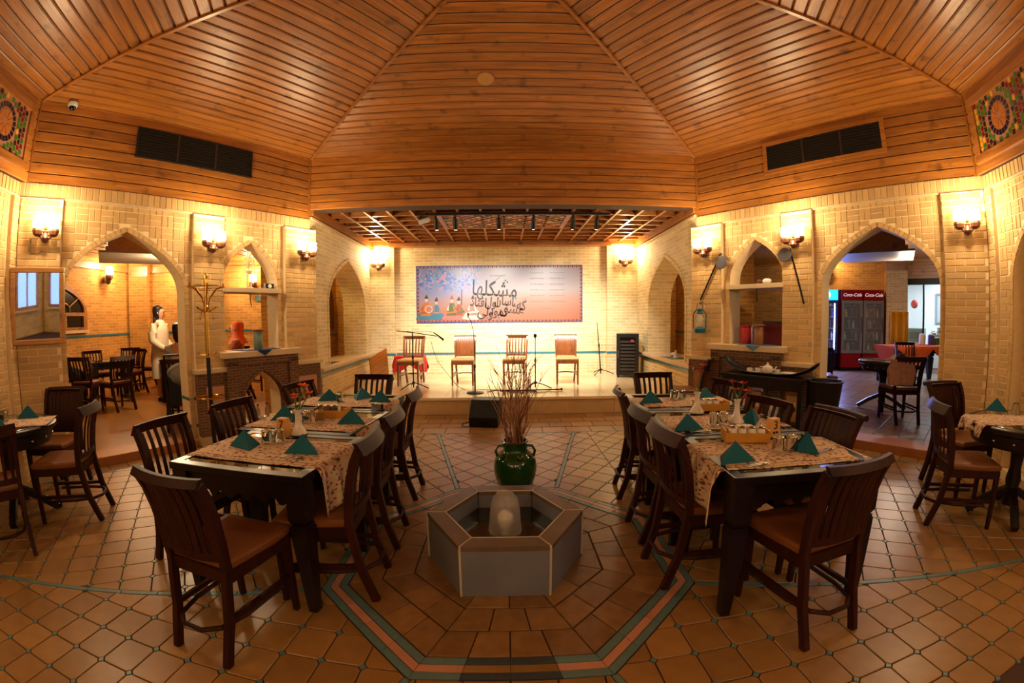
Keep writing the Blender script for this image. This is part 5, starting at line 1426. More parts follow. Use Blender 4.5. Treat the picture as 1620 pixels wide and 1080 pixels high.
for x, y, a, lb in ((-1.55,2.30,-25,'teal folded napkin at the archway side of the lily row, nearest the fountain'), (-1.14,2.24,0,'teal folded napkin over the cloth drape of the lily row'),
    (-1.66,3.02,20,'teal folded napkin beside the orange lilies vase'), (-1.10,2.93,5,'teal folded napkin on the aisle side of the middle lily-row runner'),
    (-1.62,3.78,10,'teal folded napkin at the stage end of the lily row, fireplace corner'), (-1.34,3.88,60,'teal folded napkin standing open at the stage end of the lily row'), (-1.12,3.72,0,'teal folded napkin at the aisle corner of the lily row\'s stage end'),
    (1.16,1.99,4,'teal folded napkin over the cloth drape of the red blossom row'), (1.67,2.08,70,'teal folded napkin by the scroll-back chair of the red blossom row'), (1.72,2.74,50,'teal folded napkin beside the red blossom vase'),
    (1.18,2.64,2,'teal folded napkin on the aisle side of the middle red-blossom runner'), (1.24,3.54,0,'teal folded napkin at the aisle corner of the red blossom row\'s stage end'), (1.79,3.62,25,'teal folded napkin at the serving table corner of the red blossom row'),
    (-3.95,2.56,40,'teal folded napkin on the mirror-side round table by the pier chair'), (-3.70,2.10,40,'teal folded napkin on the mirror-side round table cut by the frame'), (3.93,2.37,-50,'teal folded napkin on the pier-side round table')):
    napkin(x, y, a, lb, z=.769 if abs(x) > 3 else .766)
for x, y, lb in ((-1.45,2.40,'upturned tumbler beside the napkin in front of the seven block'), (-1.38,2.42,'upturned tumbler next to the seven block'), (-1.53,2.93,'upturned tumbler behind the lily vase'), (-1.45,2.95,'upturned tumbler between the lily vase and the caddy'),
    (-1.36,2.97,'upturned tumbler in front of the lily-row caddy'), (-1.50,3.72,'upturned tumbler at the stage end of the lily row'),
    (1.49,2.11,'upturned tumbler by the three block'), (1.57,2.10,'upturned tumbler beside the scroll-back chair napkin'), (1.41,2.73,'upturned tumbler before the red blossom vase'), (1.49,2.74,'upturned tumbler touching the red blossom vase'),
    (1.50,3.66,'upturned tumbler at the stage end of the red blossom row, aisle one'), (1.58,3.67,'upturned tumbler at the stage end of the red blossom row, serving table one'),
    (-4.06,2.38,'tumbler in the middle of the mirror-side round table'), (-4.0,2.30,'tumbler near the drape of the mirror-side round table'), (-4.12,2.34,'tumbler by the wall on the mirror-side round table'), (3.98,2.20,'tumbler in the middle of the pier-side round table')):
    tumbler(x, y, lb, z=.769 if abs(x) > 3 else .766)
number_sign(-1.435,2.58,-12,'7','pale wood table number block reading seven')
number_sign(1.635,2.38,12,'3','pale wood table number block reading three')
bud_vase(-1.35,2.62,'white bud vase holding orange lilies', mat('orange_lily',(.86,.34,.10),.5,var=.3,scale=20), 'spray of orange lilies in the white vase', lean=(.03,.04), seed=4, n=7, hh=.15)
bud_vase(1.60,2.76,'white bud vase holding red blossoms', mat('crimson_petal',(.70,.05,.10),.5,var=.2,scale=20), 'spray of red blossoms in the white vase', seed=8, n=4, hh=.13)
bud_vase(1.46,3.10,'white bud vase holding pink blossoms between the two runners', mat('magenta_petal',(.70,.08,.22),.5,var=.2,scale=20), 'spray of pink blossoms near the stage end of the table row', seed=11, n=3, hh=.20)
caddy(-1.33,3.14,-6,'condiment caddy with clear jars behind the lily vase', m=WGL)
caddy(1.42,2.34,-14,'condiment caddy with four white shakers beside the three block', jars=4)
caddy(1.62,3.19,-4,'yellow condiment caddy beside the pink blossoms', jars=3)
for x, y, a, lb in ((-1.16,2.14,-4,'cutlery set lying before the drape napkin of the lily row'), (1.24,1.90,12,'cutlery set lying before the drape napkin of the red blossom row'), (1.76,2.03,20,'cutlery set at the scroll-back chair'), (1.24,2.56,4,'cutlery set at the middle aisle napkin of the red blossom row')):
    cutlery(x, y, a, lb)
t = thing('menu_stand', 'chrome menu stand at the stage end of the lily row', 'menu stand', (-1.06,3.42,.761), R(-30))
MB().box(-.06,.06,-.02,.02,0,.008).build('base', CHROME, t)
for k in range(3): MB().box(-.055,.055,-.018+k*.014,-.014+k*.014,.008,.05).build('leaf', CHROME, t)

# ================================================================ SERVING TABLE
sv = thing('serving_table', 'black serving table in front of the lantern-side fireplace', 'table'); sv.matrix_world = at_wall(MR, .33, 0, 0)
MB().box(.38,1.42,-.66,-.26,.77,.81).build('top', TBLK, sv, bevel=.006)
for x in (.43,1.37):
    for y in (-.62,-.30): MB().bar((x,y,0),(x,y,.77),.05).build('leg', TBLK, sv)
MB().box(.43,1.37,-.635,-.615,.66,.77).build('apron', TBLK, sv); MB().box(.40,1.40,-.64,-.28,.26,.29).build('lower_shelf', TBLK, sv)
tr_ = thing('boat_tray', 'long black boat-shaped tray with upturned ends on the serving table', 'tray'); tr_.matrix_world = at_wall(MR, 1.26, -.46, .811)
vs_ = []; n = 24; wd_ = 10
for i in range(n+1):
    f_ = -1+2*i/n
    for j in range(wd_+1):
        g_ = -1+2*j/wd_; w_ = .17*math.sqrt(max(0,1-abs(f_)**3.2))+.008
        vs_.append((f_*.58, g_*w_, .004+.15*abs(f_)**4+.03*abs(g_)**3))
MBt = MB().add(vs_, [(i*(wd_+1)+j, (i+1)*(wd_+1)+j, (i+1)*(wd_+1)+j+1, i*(wd_+1)+j+1) for i in range(n) for j in range(wd_)])
o = MBt.build('hull', BLACK, tr_, smooth=True, fix=False); o.modifiers.new('t','SOLIDIFY').thickness = .008
MB().tube([(-.56,0,.13),(-.60,0,.17),(-.58,0,.20)], .012, 6).build('prow', BLACK, tr_)
tp = thing('teapot', 'white china teapot on the boat tray', 'teapot'); tp.matrix_world = at_wall(MR, 1.24, -.46, .82)
MB().lathe([(.035,0),(.06,.015),(.07,.05),(.055,.085),(.03,.095)], 20).build('body', PORC, tp, smooth=True)
MB().lathe([(.03,.095),(.028,.105),(.01,.112),(.012,.125),(.004,.135)], 14).build('lid', PORC, tp, smooth=True)
MB().tube([(.06,0,.04),(.09,0,.06),(.11,0,.095)], [.014,.010,.007], 8).build('spout', PORC, tp, smooth=True)
MB().tube([(-.06,0,.075),(-.095,0,.075),(-.10,0,.045),(-.065,0,.03)], .006, 6).build('handle', PORC, tp, smooth=True)
for x, y, lb in ((.68,-.48,'white teacup at the stage end of the boat tray'), (.76,-.42,'white teacup beside the teapot handle'), (1.00,-.42,'white teacup beside the teapot spout')):
    t = thing('teacup', lb, 'cup', group='teacups on the boat tray'); t.matrix_world = at_wall(MR, x+.34, y, .82)
    MB().lathe([(.06,0),(.065,.008),(.03,.006)], 18).build('saucer', PORC, t, smooth=True); MB().lathe([(.02,.008),(.032,.02),(.036,.05),(.032,.05),(.026,.02)], 16, cap=False).build('bowl', PORC, t, smooth=True)
    MB().tube([(.034,0,.045),(.05,0,.04),(.05,0,.025),(.032,0,.02)], .003, 5).build('handle', PORC, t)
t = thing('plate_stack', 'stack of white plates on the boat tray', 'plates'); t.matrix_world = at_wall(MR, 1.50, -.46, .822)
for k in range(3): MB().lathe([(.06,k*.008),(.10,k*.008+.012),(.095,k*.008+.014),(.055,k*.008+.004)], 24).build('plate', PORC, t, smooth=True)
t = thing('black_bucket', 'black plastic bucket beside the serving table', 'bucket'); t.matrix_world = at_wall(MR, 1.93, -.46, .0)
MB().lathe([(.13,.40),(.14,.42),(.18,.79),(.185,.80),(.17,.80),(.15,.5),(.05,.42)], 26, cap=False).lathe([(.01,.40),(.13,.40)], 26, cap=False).build('pail', BLACK, t, smooth=True)
MB().tube([(.187*math.cos(v),.187*math.sin(v),.795) for v in (2*math.pi*i/26 for i in range(26))], .010, 6, True).build('rim', BLACK, t, smooth=True)
st = thing('bucket_stool', 'dark low stool carrying the black bucket', 'stool'); st.matrix_world = at_wall(MR, 1.93, -.46, .0)
MB().box(-.15,.15,-.15,.15,.37,.398).build('seat', TBLK, st, bevel=.004)
for x in (-.13,.13):
    for y in (-.13,.13): MB().bar((x*1.1,y*1.1,0),(x,y,.37),.03).build('leg', TBLK, st)
for i, (x, h_, m_, lb) in enumerate(((.62,.26,mat('red_box',(.6,.12,.1),.5),'red carton on the serving table shelf'), (.80,.30,mat('tan_carton',(.66,.46,.28),.6),'tan carton on the serving table shelf'), (1.02,.24,mat('white_carton',(.72,.70,.74),.6),'pale carton on the serving table shelf'), (1.24,.30,mat('ochre_carton',(.66,.5,.3),.6),'ochre carton at the bucket end of the serving table shelf'))):
    t = thing('carton', lb, 'carton', group='cartons under the serving table'); t.matrix_world = at_wall(MR, x+.33, -.46, .291)
    MB().box(-.06,.06,-.05,.05,0,h_).build('box', m_, t, bevel=.003); MB().box(-.04,.04,-.052,-.05,h_*.4,h_*.75).build('print_panel', SHAK, t)
# bowl and bottles inside the left hearth
t = thing('white_bowl', 'white bowl standing in the hearth opening', 'bowl'); t.matrix_world = at_wall(ML, XL(.86), -.10, .176)
MB().lathe([(.03,0),(.035,.01),(.075,.06),(.08,.075),(.072,.072),(.03,.02)], 22, cap=False).lathe([(.005,.012),(.03,.012)],22,cap=False).build('bowl', PORC, t, smooth=True); MB().lathe([(.032,0),(.032,.012)], 20).build('foot', PORC, t)
for x, lb in ((.90,'pale bottle inside the hearth, window side'), (.77,'pale bottle in the middle of the hearth'), (.64,'pale bottle inside the hearth, stage side')):
    t = thing('hearth_bottle', lb, 'bottle', group='bottles in the hearth'); t.matrix_world = at_wall(ML, XL(x), .16, .182)
    MB().lathe([(.028,0),(.03,.02),(.03,.11),(.012,.14),(.012,.17)], 14).build('body', mat('cream_bottle',(.72,.62,.48),.4), t, smooth=True); MB().lathe([(.014,.17),(.014,.19)], 12).build('cap', BLACK, t)
# ================================================================ BANNER
bn = thing('stage_banner', 'printed banner with musicians picture and Persian calligraphy on the stage wall', 'banner', (-1.935,BKY-.02,1.40))
BW, BHt = 3.655, 1.255
def banner_mat():
    m, nt, b = nmat('banner_print'); N, L = nt.nodes, nt.links
    tc = N.new('ShaderNodeTexCoord'); sp = N.new('ShaderNodeSeparateXYZ'); L.new(tc.outputs['Object'], sp.inputs[0])
    def mr(src, a, b_, lo=0, hi=1):
        n = N.new('ShaderNodeMapRange'); n.interpolation_type = 'SMOOTHSTEP'; n.inputs['From Min'].default_value = a; n.inputs['From Max'].default_value = b_
        n.inputs['To Min'].default_value = lo; n.inputs['To Max'].default_value = hi; L.new(src, n.inputs['Value']); return n.outputs['Result']
    cr = N.new('ShaderNodeValToRGB'); e = cr.color_ramp.elements
    e[0].position = 0; e[0].color = lin((.55,.34,.26))+(1,); e[1].position = 1; e[1].color = lin((.52,.50,.56))+(1,)
    x_ = e.new(.38); x_.color = lin((.58,.44,.39))+(1,); x_ = e.new(.62); x_.color = lin((.57,.53,.55))+(1,)
    L.new(mr(sp.outputs['Z'], 0, BHt), cr.inputs[0])
    # blue evening sky on the picture side
    mx = N.new('ShaderNodeMix'); mx.data_type = 'RGBA'; mx.inputs['B'].default_value = lin((.36,.41,.58))+(1,)
    f1 = mr(sp.outputs['X'], 1.9, .2); f2 = mr(sp.outputs['Z'], .25, .8); mu = N.new('ShaderNodeMath'); mu.operation = 'MULTIPLY'; L.new(f1, mu.inputs[0]); L.new(f2, mu.inputs[1])
    L.new(mu.outputs[0], mx.inputs['Factor']); L.new(cr.outputs[0], mx.inputs['A'])
    # flowering boughs: blue, teal and rust flecks
    vo = N.new('ShaderNodeTexVoronoi'); vo.inputs['Scale'].default_value = 26; L.new(tc.outputs['Object'], vo.inputs['Vector'])
    vr = N.new('ShaderNodeValToRGB'); vr.color_ramp.interpolation = 'CONSTANT'; e = vr.color_ramp.elements
    e[0].position = 0; e[0].color = lin((.16,.32,.62))+(1,); e[1].position = .3; e[1].color = lin((.30,.52,.62))+(1,)
    for p, c in ((.5,(.55,.45,.70)),(.68,(.70,.40,.36)),(.82,(.22,.40,.70))): q = e.new(p); q.color = lin(c)+(1,)
    sx = N.new('ShaderNodeSeparateColor'); L.new(vo.outputs['Color'], sx.inputs[0]); L.new(sx.outputs[0], vr.inputs[0])
    nz = N.new('ShaderNodeTexNoise'); nz.inputs['Scale'].default_value = 4; nz.inputs['Detail'].default_value = 4; L.new(tc.outputs['Object'], nz.inputs['Vector'])
    g1 = mr(sp.outputs['Z'], .60, .88); g2 = mr(sp.outputs['X'], 1.55, 1.1); m2 = N.new('ShaderNodeMath'); m2.operation = 'MULTIPLY'; L.new(g1, m2.inputs[0]); L.new(g2, m2.inputs[1])
    m3 = N.new('ShaderNodeMath'); m3.operation = 'MULTIPLY'; L.new(m2.outputs[0], m3.inputs[0]); L.new(mr(nz.outputs['Fac'], .38, .52), m3.inputs[1])
    m4 = N.new('ShaderNodeMix'); m4.data_type = 'RGBA'; L.new(m3.outputs[0], m4.inputs['Factor']); L.new(mx.outputs['Result'], m4.inputs['A']); L.new(vr.outputs[0], m4.inputs['B'])
    # rust ground with flecks under the players
    h1 = mr(sp.outputs['Z'], .22, .08); h2 = mr(sp.outputs['X'], 1.5, 1.2); m5 = N.new('ShaderNodeMath'); m5.operation = 'MULTIPLY'; L.new(h1, m5.inputs[0]); L.new(h2, m5.inputs[1])
    m6 = N.new('ShaderNodeMix'); m6.data_type = 'RGBA'; L.new(m5.outputs[0], m6.inputs['Factor']); L.new(m4.outputs['Result'], m6.inputs['A']); m6.inputs['B'].default_value = lin((.62,.36,.28))+(1,)
    L.new(m6.outputs['Result'], b.inputs['Base Color']); b.inputs['Roughness'].default_value = .35
    return m
MB().box(0,BW,0,.008,0,BHt).build('sheet', banner_mat(), bn)
BDR = mat('banner_blue', (.16,.30,.55), .4); BDK = mat('banner_dark', (.16,.10,.16), .5); BRD_ = mat('banner_red', (.65,.22,.16), .5)
for a, b, c, d in ((0,BW,0,.018),(0,BW,BHt-.018,BHt),(0,.018,0,BHt),(BW-.018,BW,0,BHt)): MB().box(a,b,-.002,0,c,d).build('border_line', BDR, bn)
b1, b2 = MB(), MB()
n = 86
for i in range(n):
    x = .03+(BW-.06)*(i+.5)/n; w_ = (BW-.06)/n*.5
    for z, s in ((.022,1),(BHt-.022,-1)):
        (b1 if i % 2 else b2).add([(x-w_,-.003,z),(x+w_,-.003,z),(x,-.003,z+s*.045)], [(0,1,2)])
n = 29
for i in range(n):
    z = .03+(BHt-.06)*(i+.5)/n; w_ = (BHt-.06)/n*.5
    for x, s in ((.022,1),(BW-.022,-1)):
        (b1 if i % 2 else b2).add([(x,-.003,z-w_),(x,-.003,z+w_),(x+s*.045,-.003,z)], [(0,1,2)])
stuff(b1.build('border_triangles', BDK, bn, fix=False)); stuff(b2.build('border_triangles', BRD_, bn, fix=False))
# seated musicians, drawn as flat colour shapes
def blob(cx, cz, rx, rz, m, nm='picture_shape', y=-.0035, n=14, tw=0):
    MB().add([(cx+rx*math.cos(2*math.pi*i/n+tw), y, cz+rz*math.sin(2*math.pi*i/n+tw)) for i in range(n)], [tuple(range(n))]).build(nm, m, bn, fix=False)
PC = {k: mat('print_'+k, c, .5, var=.25, scale=14) for k, c in dict(orange=(0.62,0.34,0.11), pale=(0.70,0.56,0.46), teal=(0.19,0.38,0.46), green=(0.27,0.29,0.18), rose=(0.58,0.36,0.34), dark=(.14,.12,.14), rust=(0.50,0.24,0.14), cream=(0.72,0.64,0.56)).items()}
def shape_poly(pts, m, y): MB().add([(x, y, z) for x, z in pts], [tuple(range(len(pts)))]).build('picture_shape', m, bn, fix=False)
for q, (cx, bodyc, sash, w_, h_) in enumerate(((.20,'orange','rust',.15,.52), (.46,'teal','rose',.11,.46), (.76,'green','orange',.14,.50), (.95,'rust','green',.11,.47), (1.22,'rose','cream',.15,.50))):
    lean = .02*(-1)**q
    shape_poly([(cx-w_*1.5,.09),(cx-w_*.6,.06),(cx+w_*.7,.06),(cx+w_*1.5,.10),(cx+w_*1.1,.19),(cx+w_*.2,.24),(cx-w_*.9,.22)], PC['teal' if q < 2 else 'cream' if q > 3 else 'rose'], -.0031-q*.0001)
    shape_poly([(cx-w_*.75,.16),(cx+w_*.75,.16),(cx+w_*.62+lean,h_*.62),(cx+w_*.30+lean,h_*.86),(cx-w_*.30+lean,h_*.86),(cx-w_*.66+lean,h_*.60)], PC[bodyc], -.0037-q*.0001)
    shape_poly([(cx-w_*.70,.20),(cx+w_*.70,.22),(cx+w_*.68,.255),(cx-w_*.70,.235)], PC[sash], -.0043-q*.0001)
    shape_poly([(cx+w_*.30,h_*.80),(cx+w_*.62,h_*.62),(cx+w_*1.0,.24),(cx+w_*.80,.21),(cx+w_*.40,h_*.56)], PC[sash], -.0049-q*.0001)
    shape_poly([(cx-w_*.30,h_*.80),(cx-w_*.66,h_*.60),(cx-w_*.55,.27),(cx-w_*.30,.25),(cx-w_*.40,h_*.54)], PC['cream' if q in (2,4) else sash], -.0055-q*.0001)
    blob(cx+lean, h_*.97, .034, .044, PC['pale'], y=-.0061-q*.0001); shape_poly([(cx-.040+lean,h_+.012),(cx+.040+lean,h_+.012),(cx+.030+lean,h_+.06),(cx+.006+lean,h_+.11),(cx-.030+lean,h_+.05)], PC['dark' if q != 2 else 'rust'], -.0067-q*.0001)
blob(.27,.30,.085,.085, PC['cream'], y=-.0073); blob(.27,.30,.07,.07, PC['rose'], y=-.0076)
MB().add([(.98,-.006,.38),(1.0,-.006,.38),(1.01,-.006,.72),(.995,-.006,.72)], [(0,1,2,3)]).build('instrument_neck', PC['dark'], bn, fix=False)
# calligraphy: a verse in Persian letters, written with joined letter forms
CAL = mat('calligraphy_ink', (.13,.08,.10), .5); CAL2 = mat('calligraphy_blue', (.05,.30,.42), .5)
JOIN = {'ک':('\uFB8E','\uFB8F','\uFB90','\uFB91'),'ه':('\uFEE9','\uFEEA','\uFEEB','\uFEEC'),'ع':('\uFEC9','\uFECA','\uFECB','\uFECC'),'ش':('\uFEB5','\uFEB6','\uFEB7','\uFEB8'),'ق':('\uFED5','\uFED6','\uFED7','\uFED8'),
 'آ':('\uFE81','\uFE82',None,None),'س':('\uFEB1','\uFEB2','\uFEB3','\uFEB4'),'ا':('\uFE8D','\uFE8E',None,None),'ن':('\uFEE5','\uFEE6','\uFEE7','\uFEE8'),'م':('\uFEE1','\uFEE2','\uFEE3','\uFEE4'),'و':('\uFEED','\uFEEE',None,None),
 'د':('\uFEA9','\uFEAA',None,None),'ل':('\uFEDD','\uFEDE','\uFEDF','\uFEE0'),'ی':('\uFBFC','\uFBFD','\uFBFE','\uFBFF'),'ف':('\uFED1','\uFED2','\uFED3','\uFED4'),'ت':('\uFE95','\uFE96','\uFE97','\uFE98')}
def shape(w):
    out = []
    for i, c in enumerate(w):
        f = JOIN[c]; pv = i > 0 and JOIN[w[i-1]][2] is not None; nx_ = i < len(w)-1 and f[2] is not None
        out.append(f[3] if pv and nx_ else f[1] if pv else f[2] if nx_ else f[0])
    return ''.join(reversed(out))
FX = Matrix.Rotation(R(90),4,'X')
def word(w, x, z, size, rot=0, m=CAL):
    try: text_obj(shape(w), size, m, bn, Matrix.Translation((x,-.006,z)) @ FX @ Matrix.Rotation(R(rot),4,'Z') @ Matrix.Diagonal((.85,1.15,1,1)), 'calligraphy', ext=.0008, bold=.004)
    except Exception as ex: print('text', ex)
for w_, x, z, s_, r_ in (('که',2.30,.36,.27,-6),('عشق',2.10,.30,.29,-8),('آسان',1.93,.47,.25,-6),('نمود',1.79,.24,.26,-8),('اول',1.66,.44,.25,-6),('ولی',1.52,.24,.29,-8),('افتاد',1.36,.44,.24,-6),('مشکلها',1.72,.72,.40,-4)):
    word(w_, x, z, s_, r_)
MB().sweep([(1.66,-.0062,.74),(1.64,-.0062,.78),(1.72,-.0062,.90),(1.84,-.0062,1.0)], [(-.012,-.001),(.012,-.001),(.012,.001),(-.012,.001)]).build('pen_stroke', CAL, bn)
MB().sweep([(2.26,-.0062,.34),(2.32,-.0062,.44),(2.44,-.0062,.56)], [(-.010,-.001),(.010,-.001),(.010,.001),(-.010,.001)]).build('pen_stroke', CAL, bn)
for x, z in ((1.96,.92),(2.00,.88),(1.93,.875),(2.14,.58),(2.18,.53),(2.11,.53),(1.55,.10),(1.80,.10)): blob(x, z, .022, .022, CAL2, 'diacritic', y=-.007, n=4)
# two columns of small verses and a heading: thin handwriting strokes
rn = random.Random(5)
def scribble(x0, x1, z, h):
    mb = MB(); x = x0
    while x < x1:
        L_ = rn.uniform(.03,.10); k = 7
        pts = [(min(x+L_*i/k, x1), -.0045, z+h*(.5*math.sin(i*1.9+rn.random()*2)+rn.uniform(-.2,.2))) for i in range(k+1)]
        mb.sweep(pts, [(-.001,-.003),(.001,-.003),(.001,.003),(-.001,.003)]); x += L_+rn.uniform(.008,.02)
    return mb
for k in range(6):
    z = 1.08-k*.125
    for a, b in ((2.48,2.80),(2.92,3.26)): scribble(a+.03*rn.random(), b, z, .022).build('verse_line', mat('verse_ink',(.34,.30,.36),.6), bn, fix=False)
scribble(2.72,3.02,.30,.02).build('verse_line', MATS['verse_ink'], bn, fix=False)
scribble(1.62,1.96,1.02,.035).build('heading_line', CAL, bn, fix=False)

# ================================================================ STAGE GEAR
rk = thing('equipment_rack', 'black equipment rack cabinet with glass door on the stage', 'cabinet', (2.48,8.45,STZ), R(-14))
GREYM = mat('grey_metal_case', (.36,.33,.28), .4, metal=.3)
MB().box(-.22,.22,-.02,.46,.05,.89).build('case', GREYM, rk, bevel=.006)
MB().box(-.22,.22,-.03,-.02,.05,.89).build('door_frame', BLACK, rk); MB().box(-.15,.15,-.034,-.03,.12,.82).build('door_glass', mat('dark_glass',(.06,.06,.06),.08), rk)
for k in range(9): MB().box(-.145,.145,-.036,-.034,.15+k*.07,.19+k*.07).build('unit_front', mat('unit_grey',(.20,.17,.14),.4,var=.3), rk)
MB().box(.06,.12,-.04,-.036,.73,.77).build('red_label', mat('red_label',(.75,.2,.2),.5), rk); MB().box(-.20,-.18,-.045,-.03,.40,.55).build('handle', CHROME, rk)
for x in (-.18,.18):
    for y in (.02,.4): MB().lathe([(.025,0),(.025,.05)], 10, (x,y,0)).build('foot', BLACK, rk)
def straight_stand(x, y, top, label, base='round', lean=0, mic=True):
    t = thing('microphone_stand', label, 'microphone stand', (x,y,STZ), 0, 'microphone stands on the stage')
    h = top-STZ
    MB().tube([(0,0,.02),(lean*.5,0,h*.55)], .012, 8).build('lower_tube', METAL_D, t); MB().tube([(lean*.5,0,h*.5),(lean,0,h)], .008, 8).build('upper_tube', METAL_D, t)
    MB().lathe([(.016,h*.53),(.02,h*.56),(.014,h*.6)], 12, (lean*.5,0,0)).build('clutch', BLACK, t)
    if base == 'round': MB().lathe([(.14,0),(.145,.012),(.10,.025),(.02,.03)], 24).build('base', METAL_D, t, smooth=True)
    else:
        for k in range(3):
            a = R(90+120*k+20); MB().tube([(0,0,.11),(.12*math.cos(a),.12*math.sin(a),.08),(.28*math.cos(a),.28*math.sin(a),.012)], .009, 6).build('leg', METAL_D, t)
        MB().lathe([(.02,.08),(.022,.13)], 10).build('hub', BLACK, t)
    return t, lean, h
t, l_, h_ = straight_stand(-.50,6.92,1.05, 'round-base microphone stand with a gooseneck beside the monitor speaker')
MB().tube([(0,0,h_-.02),(-.01,0,h_+.20),(-.05,0,h_+.40),(-.10,.02,h_+.47)], .006, 8).build('gooseneck', METAL_D, t); MB().lathe([(.008,0),(.013,.03),(.015,.06),(.008,.075)], 12, (-.10,.02,h_+.465)).build('microphone', METAL_D, t, smooth=True)
t, l_, h_ = straight_stand(2.05,8.98,1.38, 'tall tripod stand without a microphone beside the equipment rack', 'tripod', -.08)
t, l_, h_ = straight_stand(.52,7.28,1.15, 'short microphone stand behind the branches', 'tripod')
MB().lathe([(.012,h_),(.03,h_+.03),(.02,h_+.07)], 12).build('clip', METAL_D, t)
t, l_, h_ = straight_stand(-1.62,7.40,1.26, 'boom microphone stand in front of the red cloth chair', 'tripod')
MB().tube([(-.28,0,h_+.03),(0,0,h_),(.42,.05,h_-.07)], .008, 8).build('boom', METAL_D, t); MB().tube([(-.1,0,h_+.02),(.28,.04,h_+.02),(.34,.04,h_)], .004, 6).build('stay', METAL_D, t)
MB().tube([(.36,.04,h_),(.44,.05,h_-.06),(.54,.06,h_-.14)], [.008,.013,.02], 10).build('microphone', METAL_D, t)
t = thing('lying_stand', 'folded microphone stand lying on the stage edge', 'microphone stand', (.45,7.0,STZ), R(4))
MB().tube([(-.55,0,.02),(.5,.03,.02)], .011, 8).build('tube', METAL_D, t); MB().ball((.5,.03,.022), .02, 10, 6).build('foot', BLACK, t); MB().tube([(0,0,.02),(.05,-.12,.015)], .009, 6).build('leg', METAL_D, t)
# monitor speaker
sp = thing('stage_monitor', 'black wedge monitor speaker on the floor before the stage', 'speaker', (-.26,5.94,0), R(-8))
MB().prism([(-.2,0),(.22,0),(.26,.14),(.10,.36),(-.16,.36),(-.2,.30)], -.18, .22, 'yz').build('cabinet', BLACK, sp, bevel=.012).rotation_euler = (0,0,R(180))
g_ = MB().add([(-.17,-.0,0),(.19,0,0),(.19,.0,.24),(-.17,0,.24)], [(0,1,2,3)]).build('grille', mat('speaker_grille',(.05,.05,.05),.7,bump=.6,scale=120), sp); g_.matrix_local = Matrix.Translation((-.01,-.265,.145)) @ Matrix.Rotation(R(-36),4,'X')
MB().box(-.06,.06,-.245,-.235,.06,.09).build('badge', METAL_D, sp)
MB().tube([(.2,.0,.33),(.24,-.02,.33),(.24,-.1,.33),(.2,-.12,.33)], .012, 6).build('handle', BLACK, sp)
def cable(name, pts, label, z=.006, m=None, r=.005):
    P = [Vector(p) for p in pts]; out = []
    for i in range(len(P)-1):
        p0, p1, p2, p3 = P[max(i-1,0)], P[i], P[i+1], P[min(i+2,len(P)-1)]
        for k in range(8):
            t_ = k/8; out.append(.5*((2*p1)+(p2-p0)*t_+(2*p0-5*p1+4*p2-p3)*t_*t_+(3*p1-p0-3*p2+p3)*t_**3))
    out.append(P[-1])
    return tag(MB().tube([tuple(p) for p in out], r, 6).build(name, m or BLACK, smooth=True), label, 'cable')
cable('monitor_cable', [(-.45,5.86,.02),(-.55,5.75,.006),(-.62,5.9,.006),(-.5,6.05,.006),(-.3,6.2,.006)], 'black cable looping beside the monitor speaker')
cable('boom_cable', [(-1.3,7.42,1.1),(-1.2,7.5,.75),(-.95,7.4,.45),(-.75,7.3,STZ+.01),(-.3,7.2,STZ+.006),(.3,7.1,STZ+.006)], 'thin microphone cable sagging from the boom to the stage floor', m=METAL_D, r=.004)
cable('stage_cable', [(-.3,7.0,STZ+.006),(-.1,7.15,STZ+.006),(.1,6.95,STZ+.006),(.3,7.05,STZ+.006),(.5,6.95,STZ+.006)], 'cable lying along the stage edge behind the branches')
# red cloth over a low stool, board behind
t = thing('draped_stool', 'low stool draped with a red cloth behind the stage chair', 'stool', (-1.95,8.65,STZ), R(10))
for x in (-.22,.22):
    for y in (-.16,.16): MB().bar((x,y,0),(x*.9,y*.9,.44),.03).build('leg', OAK, t)
MB().box(-.28,.28,-.2,.2,.44,.47).build('seat', OAK, t)
RED = mat('red_cloth', (.72,.10,.08), .8, var=.2, scale=6)
vs_ = []; n, k_ = 24, 5
for j in range(k_+1):
    for i in range(n):
        a = 2*math.pi*i/n; sq = 1/max(abs(math.cos(a)),abs(math.sin(a))); pt = 1+.25*max(0,math.cos(2*(a+math.pi/4)))
        if j == 0: p = (.28*math.cos(a)*min(sq,1.25)*.5, .2*math.sin(a)*min(sq,1.25)*.5, .478)
        else:
            d_ = (j-1)/(k_-1); p = ((.31+.05*d_+.02*math.sin(5*a)*d_)*math.cos(a)*min(sq,1.25), (.23+.05*d_+.02*math.sin(5*a)*d_)*math.sin(a)*min(sq,1.25), .476-d_*(.16+.16*abs(math.sin(2*a))))
        vs_.append(p)
o = MB().add(vs_, [(j*n+i, j*n+(i+1) % n, (j+1)*n+(i+1) % n, (j+1)*n+i) for j in range(k_) for i in range(n)]+[tuple(range(n-1,-1,-1))]).build('cloth', RED, t, smooth=True)
t = tag(MB().box(-.25,.25,-.015,.015,0,.62).build('leaning_board', PLANK), 'brown board leaning against the stage side ledge', 'board'); t.location = (-2.55,8.55,STZ); t.rotation_euler = (R(14),R(-20),R(62))
